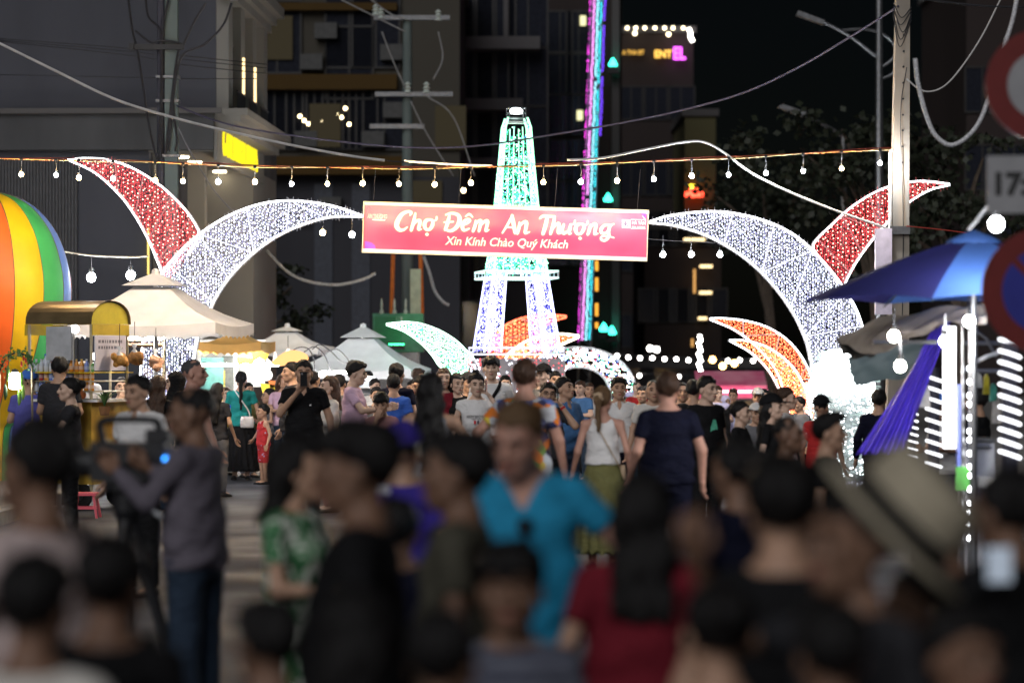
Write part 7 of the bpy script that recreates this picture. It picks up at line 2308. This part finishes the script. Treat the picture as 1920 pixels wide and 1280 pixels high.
person('small far figure in a pale lilac cap', 1181, 733, 118, 0, kid=True, hat='cap', hatm=C['lilac'], shirt=C['white'], botm=C['navy'])
person('man in white grey tee and black trousers with face half covered by the navy tee', 1225, 710, 178, 4, skin='tan', hair='buzz', shirt=C['offwhite'], botm=C['black'])
person('dark haired man behind the white grey tee on the left', 1205, 722, 152, -20, skin='tan', shirt=C['black'], botm=C['jean'])
person('broad man from behind in navy tee at the centre right', 1252, 695, 248, 180, skin='pink', hair='short', hairc='brown', shirt=C['navy'], botm=C['navy'], fat=.02, arms=('hang', 'hang'))
person('balding man looking at the camera right of the navy tee', 1279, 716, 160, 3, skin='tan', hair='receding', shirt=C['black'], botm=C['jean'])
person('black haired person from behind beside the green print tee', 1300, 710, 172, 165, shirt=C['black'], botm=C['black'])
gp = person('man in black tee with green chest print looking right', 1324, 703, 198, 32, skin='light', hair='short', shirt=C['black'], botm=C['black'], head=(14, 4, 0), fat=.02)
shg = [c for c in gp[0].children if c.name.startswith('shirt')][0]
gpm = MB(); kk = gp[1]
gpm.add([(x * kk, -.151 * math.sqrt(max(0, 1 - (x / .19) ** 2)) * kk, z * kk) for x, z in ((-.02, 1.30), (-.045, 1.22), (-.05, 1.15), (-.02, 1.11), (.03, 1.12), (.05, 1.16), (.035, 1.23), (.015, 1.30))], [tuple(range(8))])
gpm.build('print_patch', mat('mint print', (.12, .55, .36), .7, .3, 30), shg)
person('figure in a pale lilac headscarf behind the crowd', 1360, 737, 132, 30, sex='f', hair='bald', hat='hijab', hatm=C['lilac'], shirt=C['lilac'], style='long', botm=C['navy'])
person('woman in black with a low ponytail in profile to the right', 1388, 750, 205, 68, sex='f', skin='light', hair='ponytail', long_hair_len=1.2, shirt=C['black'], botm=C['black'])
person('man in white front cap behind the woman with low ponytail', 1418, 753, 180, 10, skin='tan', hat='cap', hatm=C['white'], shirt=C['grey'], botm=C['jean'])
person('man in pale grey cap at the edge of the pink awning', 1421, 725, 150, -10, skin='tan', hat='cap', hatm=C['greycap'], shirt=C['grey'], botm=C['jean'])
person('woman in black cap with long black hair facing right', 1446, 735, 210, 72, sex='f', skin='light', hair='long', long_hair_len=1.15, hat='cap', hatm=C['black'], shirt=C['black'], botm=C['black'])
person('red lit woman with tied dark hair facing right by the orange crescent', 1473, 724, 190, 78, sex='f', skin='light', hair='bun', hairc='brown', shirt=C['white'], botm=C['jean'])
person('person in black cap and red top in front of the white led tree', 1540, 738, 190, 150, hat='cap', hatm=C['black'], shirt=C['red'], botm=C['black'])
person('short haired man with red lit cheek facing right before the led tree', 1477, 776, 318, 68, skin='dark', hair='buzz', shirt=C['black'], botm=C['black'])
person('young man with swept up black hair in profile to the right', 1553, 772, 322, 78, skin='tan', hair='quiff', shirt=C['black'], botm=C['black'])
person('man in dark jacket partly hidden behind the violet drape', 1648, 728, 186, 170, shirt=C['navy'], style='long', botm=C['black'], skin='tan')
person('vendor in blue cap and white shirt inside the right stall', 1775, 730, 205, -50, skin='tan', hat='cap', hatm=C['bluecap'], shirt=C['white'], botm=C['jean'], head=(0, 20, 0), arms=('front', 'front'))
person('dark haired vendor in black tee inside the right stall', 1832, 725, 208, -120, skin='tan', shirt=C['black'], botm=C['black'], arms=('front', 'front'))

# ------------------------------------------------------------------ blurred people near the camera
FG = 'blurred people close to the camera'
cm_ = person('cameraman in grey plum shirt and dark jeans behind a video camera', 366, 720, 395, -112, skin='dark', hair='buzz', hairc='black', shirt=C['plum'], style='long', botm=C['jean'], arms=('camera', 'camera'), head=(18, 4, 0), group=FG, hem=.84)
def video_camera():
    d = F / 380
    t = thing('video_camera', 'black broadcast video camera with top handle and blue status light on a tripod', 'camera', P(240, 868, d), R(-12))
    s = 380
    t.scale = (1.3, 1.3, 1.3)
    MB().box(-.13, .16, -.06, .06, -.07, .08).build('camera_body', BLACKP, t)
    b = MB(); b.lathe([(.0001, 0), (.05, 0), (.055, .06), (.048, .07), (.048, .12), (.07, .13), (.075, .2), (.0001, .2)], 16); o = b.build('lens', BLACKP, t); o.matrix_local = Matrix.Translation((-.12, 0, .0)) @ Matrix.Rotation(R(-90), 4, 'Y')
    MB().tube(spline([(-.10, 0, .08), (-.11, 0, .15), (-.06, 0, .165), (.08, 0, .165), (.12, 0, .15), (.13, 0, .08)], 5), .016, 6).build('handle', BLACKP, t)
    MB().box(-.02, .06, -.10, -.065, .0, .06).build('side_screen', BLACKP, t)
    MB().box(.08, .17, -.03, .05, .082, .13).build('viewfinder', BLACKP, t)
    MB().box(.162, .24, -.05, .05, -.06, .06).build('battery', mat('battery grey', (.06, .06, .065), .5), t)
    MB().lathe([(.0001, 0), (.011, 0), (.011, .01), (.0001, .01)], 12).build('status_light', glow('blue status light', (.03, .28, 1), 5), t).matrix_local = Matrix.Translation((.175, -.062, .02)) @ Matrix.Rotation(R(90), 4, 'X')
    MB().lathe([(.035, -.22), (.06, -.18), (.06, -.11), (.09, -.10), (.09, -.072)], 14).build('tripod_head', BLACKP, t)
    z0 = t.location.z / 1.3
    for a in (.4, 2.5, 4.6):
        MB().tube([(0, 0, -.16), (.16 * math.cos(a), .16 * math.sin(a), -.75), (.42 * math.cos(a), .42 * math.sin(a), -z0)], .026, 6).build('tripod_leg', BLACKP, t)
    MB().tube([(0, 0, -.15), (0, 0, -.75)], .03, 8).build('tripod_column', METAL, t)
    MB().tube([(.04, -.03, -.14), (.34, -.08, -.30)], .010, 6).build('pan_bar', METAL, t)
video_camera()
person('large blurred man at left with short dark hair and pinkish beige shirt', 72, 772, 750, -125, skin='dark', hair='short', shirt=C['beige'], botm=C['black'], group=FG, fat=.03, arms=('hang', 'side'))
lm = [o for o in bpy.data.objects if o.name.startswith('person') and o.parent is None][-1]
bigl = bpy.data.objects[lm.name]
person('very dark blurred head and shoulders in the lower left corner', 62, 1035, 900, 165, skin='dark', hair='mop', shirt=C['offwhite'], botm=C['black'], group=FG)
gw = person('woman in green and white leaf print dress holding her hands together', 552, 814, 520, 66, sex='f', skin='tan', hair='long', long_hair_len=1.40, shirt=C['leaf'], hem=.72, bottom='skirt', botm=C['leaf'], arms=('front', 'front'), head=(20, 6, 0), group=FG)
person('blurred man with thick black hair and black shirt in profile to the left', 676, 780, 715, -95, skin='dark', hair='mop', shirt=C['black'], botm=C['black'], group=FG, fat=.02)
pc = person('blurred person in purple blue cap and shirt seen from behind', 756, 786, 420, 168, skin='tan', hat='cap', hatm=C['purple'], shirt=C['purple'], botm=C['purple'], group=FG)
MB().box(.02, .11, .150, .155, 1.20, 1.235).build('print_patch', mat('white back print', (.6, .6, .66), .7), [c for c in pc[0].children if c.name.startswith('shirt')][0])
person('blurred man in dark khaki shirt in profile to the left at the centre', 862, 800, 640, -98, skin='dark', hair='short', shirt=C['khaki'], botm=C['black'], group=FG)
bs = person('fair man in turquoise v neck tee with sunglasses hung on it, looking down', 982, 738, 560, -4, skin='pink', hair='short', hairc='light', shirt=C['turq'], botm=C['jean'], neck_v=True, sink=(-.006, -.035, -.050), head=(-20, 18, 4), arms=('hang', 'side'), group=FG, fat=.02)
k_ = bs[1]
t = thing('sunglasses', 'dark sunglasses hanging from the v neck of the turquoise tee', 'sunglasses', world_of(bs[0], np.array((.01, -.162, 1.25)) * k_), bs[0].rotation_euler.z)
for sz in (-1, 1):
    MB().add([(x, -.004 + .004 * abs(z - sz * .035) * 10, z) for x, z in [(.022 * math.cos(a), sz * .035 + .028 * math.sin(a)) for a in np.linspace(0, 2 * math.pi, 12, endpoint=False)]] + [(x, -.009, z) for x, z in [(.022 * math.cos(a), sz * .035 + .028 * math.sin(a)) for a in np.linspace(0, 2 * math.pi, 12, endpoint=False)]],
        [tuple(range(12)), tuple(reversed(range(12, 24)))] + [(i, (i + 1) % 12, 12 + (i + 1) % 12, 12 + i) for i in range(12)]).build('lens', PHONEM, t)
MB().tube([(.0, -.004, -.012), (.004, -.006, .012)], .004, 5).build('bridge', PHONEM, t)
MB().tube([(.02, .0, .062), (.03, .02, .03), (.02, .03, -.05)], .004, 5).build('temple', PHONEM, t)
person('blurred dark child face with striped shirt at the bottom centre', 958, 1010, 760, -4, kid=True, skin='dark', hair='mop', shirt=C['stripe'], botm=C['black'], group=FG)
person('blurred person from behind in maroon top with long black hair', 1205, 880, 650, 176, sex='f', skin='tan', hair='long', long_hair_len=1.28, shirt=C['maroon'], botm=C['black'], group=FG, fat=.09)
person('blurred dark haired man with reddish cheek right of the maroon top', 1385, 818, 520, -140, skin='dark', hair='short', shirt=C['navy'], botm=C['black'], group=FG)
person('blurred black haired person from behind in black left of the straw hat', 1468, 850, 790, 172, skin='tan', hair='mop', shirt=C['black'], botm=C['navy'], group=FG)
# wearer of the straw boater
def boater():
    r = person('blurred person bowing under a tilted straw boater hat with black band', 1600, 905, 880, -60, sex='f', skin='dark', hair='short', shirt=C['charcoal'], botm=C['black'], group=FG, head=(0, 0, 0), arms=('high', 'hang'))
    root, k, hp, j = r
    d = root.location.y
    m = mat('straw', (.44, .385, .28), .8, .15, 40, .4, 200)
    h = MB()
    h.lathe([(.0001, .150), (.112, .146), (.126, .132), (.132, .0), (.205, -.004), (.21, -.012), (.13, -.010), (.126, -.004)], 32)
    o = h.build('straw_hat', m, root, True)
    bnd = MB(); bnd.lathe([(.1350, .002), (.1340, .044), (.1290, .046)], 32)
    target = P(1678, 985, d + .02)
    M = Matrix.Translation(target) @ Matrix.Rotation(R(45), 4, 'Y') @ Matrix.Rotation(R(9), 4, 'X') @ Matrix.Scale(1.0, 4)
    o.matrix_world = M
    bpy.context.view_layer.update()
    o.matrix_parent_inverse = Matrix()
    o.matrix_local = (Matrix.Translation(root.location) @ Matrix.Rotation(root.rotation_euler.z, 4, 'Z')).inverted() @ M
    bnd.build('hat_band', C['black'], o, True)
boater()
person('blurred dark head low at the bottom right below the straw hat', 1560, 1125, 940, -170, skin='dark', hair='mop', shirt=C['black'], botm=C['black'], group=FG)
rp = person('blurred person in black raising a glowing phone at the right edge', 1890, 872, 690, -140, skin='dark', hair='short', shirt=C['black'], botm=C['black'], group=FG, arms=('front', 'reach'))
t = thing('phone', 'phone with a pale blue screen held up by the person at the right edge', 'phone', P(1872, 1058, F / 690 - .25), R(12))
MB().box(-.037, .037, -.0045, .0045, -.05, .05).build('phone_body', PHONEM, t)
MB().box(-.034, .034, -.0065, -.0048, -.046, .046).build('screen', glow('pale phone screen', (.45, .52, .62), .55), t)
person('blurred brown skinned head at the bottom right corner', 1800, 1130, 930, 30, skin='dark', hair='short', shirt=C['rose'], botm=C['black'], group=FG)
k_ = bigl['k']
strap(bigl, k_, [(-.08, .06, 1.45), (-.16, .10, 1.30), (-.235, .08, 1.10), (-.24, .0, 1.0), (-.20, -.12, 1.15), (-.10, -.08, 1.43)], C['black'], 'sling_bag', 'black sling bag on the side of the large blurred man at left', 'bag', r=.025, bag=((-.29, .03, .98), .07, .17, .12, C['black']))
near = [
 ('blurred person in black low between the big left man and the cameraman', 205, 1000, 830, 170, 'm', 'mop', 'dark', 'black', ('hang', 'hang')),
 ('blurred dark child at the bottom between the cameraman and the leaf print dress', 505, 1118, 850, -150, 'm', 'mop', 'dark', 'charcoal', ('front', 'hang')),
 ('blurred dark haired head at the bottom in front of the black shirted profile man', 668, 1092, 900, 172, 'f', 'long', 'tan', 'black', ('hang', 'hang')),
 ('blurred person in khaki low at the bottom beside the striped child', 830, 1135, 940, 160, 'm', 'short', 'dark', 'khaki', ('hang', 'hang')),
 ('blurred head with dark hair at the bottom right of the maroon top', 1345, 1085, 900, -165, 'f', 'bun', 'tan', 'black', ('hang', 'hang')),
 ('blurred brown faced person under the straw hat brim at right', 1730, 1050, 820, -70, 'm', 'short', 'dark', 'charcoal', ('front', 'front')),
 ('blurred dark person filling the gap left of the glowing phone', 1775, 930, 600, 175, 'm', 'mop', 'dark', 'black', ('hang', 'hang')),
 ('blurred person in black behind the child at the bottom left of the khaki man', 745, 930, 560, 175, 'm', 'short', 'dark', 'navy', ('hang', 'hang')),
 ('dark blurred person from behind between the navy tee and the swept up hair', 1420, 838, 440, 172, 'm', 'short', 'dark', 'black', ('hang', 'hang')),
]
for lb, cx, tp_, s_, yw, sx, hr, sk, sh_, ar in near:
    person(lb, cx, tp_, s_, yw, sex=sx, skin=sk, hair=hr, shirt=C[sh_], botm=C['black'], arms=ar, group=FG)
# ------------------------------------------------------------------ further people packed around the arch
more = [
 ('far man in white tee between the glass case and the top bun woman', 702, 708, 132, 20, 'm', 'short', 'white', ('front', 'hang')),
 ('far woman in rose blouse left of the long dark haired woman', 775, 712, 138, -30, 'f', 'long', 'rose', ('hang', 'front')),
 ('far man in grey tee behind the leaning man with lowered head', 783, 690, 126, 40, 'm', 'flat', 'grey', ('hang', 'cross')),
 ('far woman in lilac top between the laughing woman and the white printed top', 868, 706, 134, -12, 'f', 'bun', 'lilac', ('front', 'front')),
 ('far man in off white tee left of the floral shirt shoulder', 948, 702, 136, 15, 'm', 'short', 'offwhite', ('hang', 'chin')),
 ('far woman in pale pink top seen right of the floral shirt', 1006, 706, 130, -25, 'f', 'long', 'pink', ('hang', 'hang')),
 ('far man in steel blue tee right of the stocky polo man', 1088, 712, 132, -35, 'm', 'short', 'steel', ('cross', 'cross')),
 ('far woman in white top left of the olive skirt woman head', 1104, 716, 128, 18, 'f', 'long', 'white', ('hang', 'ear')),
 ('far man in red tee between the white polo and the grey tee man', 1194, 714, 124, 30, 'm', 'buzz', 'red', ('hang', 'hang')),
 ('far woman in off white top behind the balding man', 1290, 722, 130, -40, 'f', 'bun', 'offwhite', ('front', 'hang')),
 ('far man in pale tee between the green print tee and lilac headscarf', 1345, 722, 134, 12, 'm', 'short', 'lilac', ('hang', 'front')),
 ('far man in tan shirt right of the lilac headscarf', 1375, 728, 128, -15, 'm', 'flat', 'tan', ('hang', 'hang')),
 ('far woman in white blouse behind the black capped woman', 1432, 728, 136, 30, 'f', 'long', 'white', ('front', 'hang')),
 ('far man in grey tee before the orange crescent foot', 1500, 742, 150, -50, 'm', 'short', 'grey', ('hang', 'hang')),
 ('far boy in royal blue tee beside the white counter with yellow edge', 424, 724, 126, 40, 'm', 'short', 'blue', ('hang', 'hang')),
 ('far woman in pale pink blouse under the koi fish lantern', 530, 700, 128, 24, 'f', 'long', 'pink', ('front', 'front')),
 ('far man in off white shirt behind the glass display case', 690, 694, 120, -10, 'm', 'short', 'offwhite', ('front', 'front')),
 ('woman in black top walking away between the tall buzz cut man and the counter', 408, 716, 148, 150, 'f', 'long', 'charcoal', ('hang', 'hang')),
 ('far man in violet blue shirt under the beige tent pole', 312, 690, 134, 20, 'm', 'short', 'violetblue', ('front', 'front')),
]
for i, (lb, cx, tp_, s_, yw, sx, hr, sh_, ar) in enumerate(more):
    person(lb, cx, tp_, s_, yw, sex=sx, skin=['light', 'tan'][i % 2], hair=hr, hairc=['black', 'brown'][(i // 2) % 2], shirt=C[sh_], botm=C[['jean', 'black', 'grey'][i % 3]], arms=ar, head=(random.Random(i).uniform(-25, 25), 4, 0))
print('people', N_PEOPLE[0])
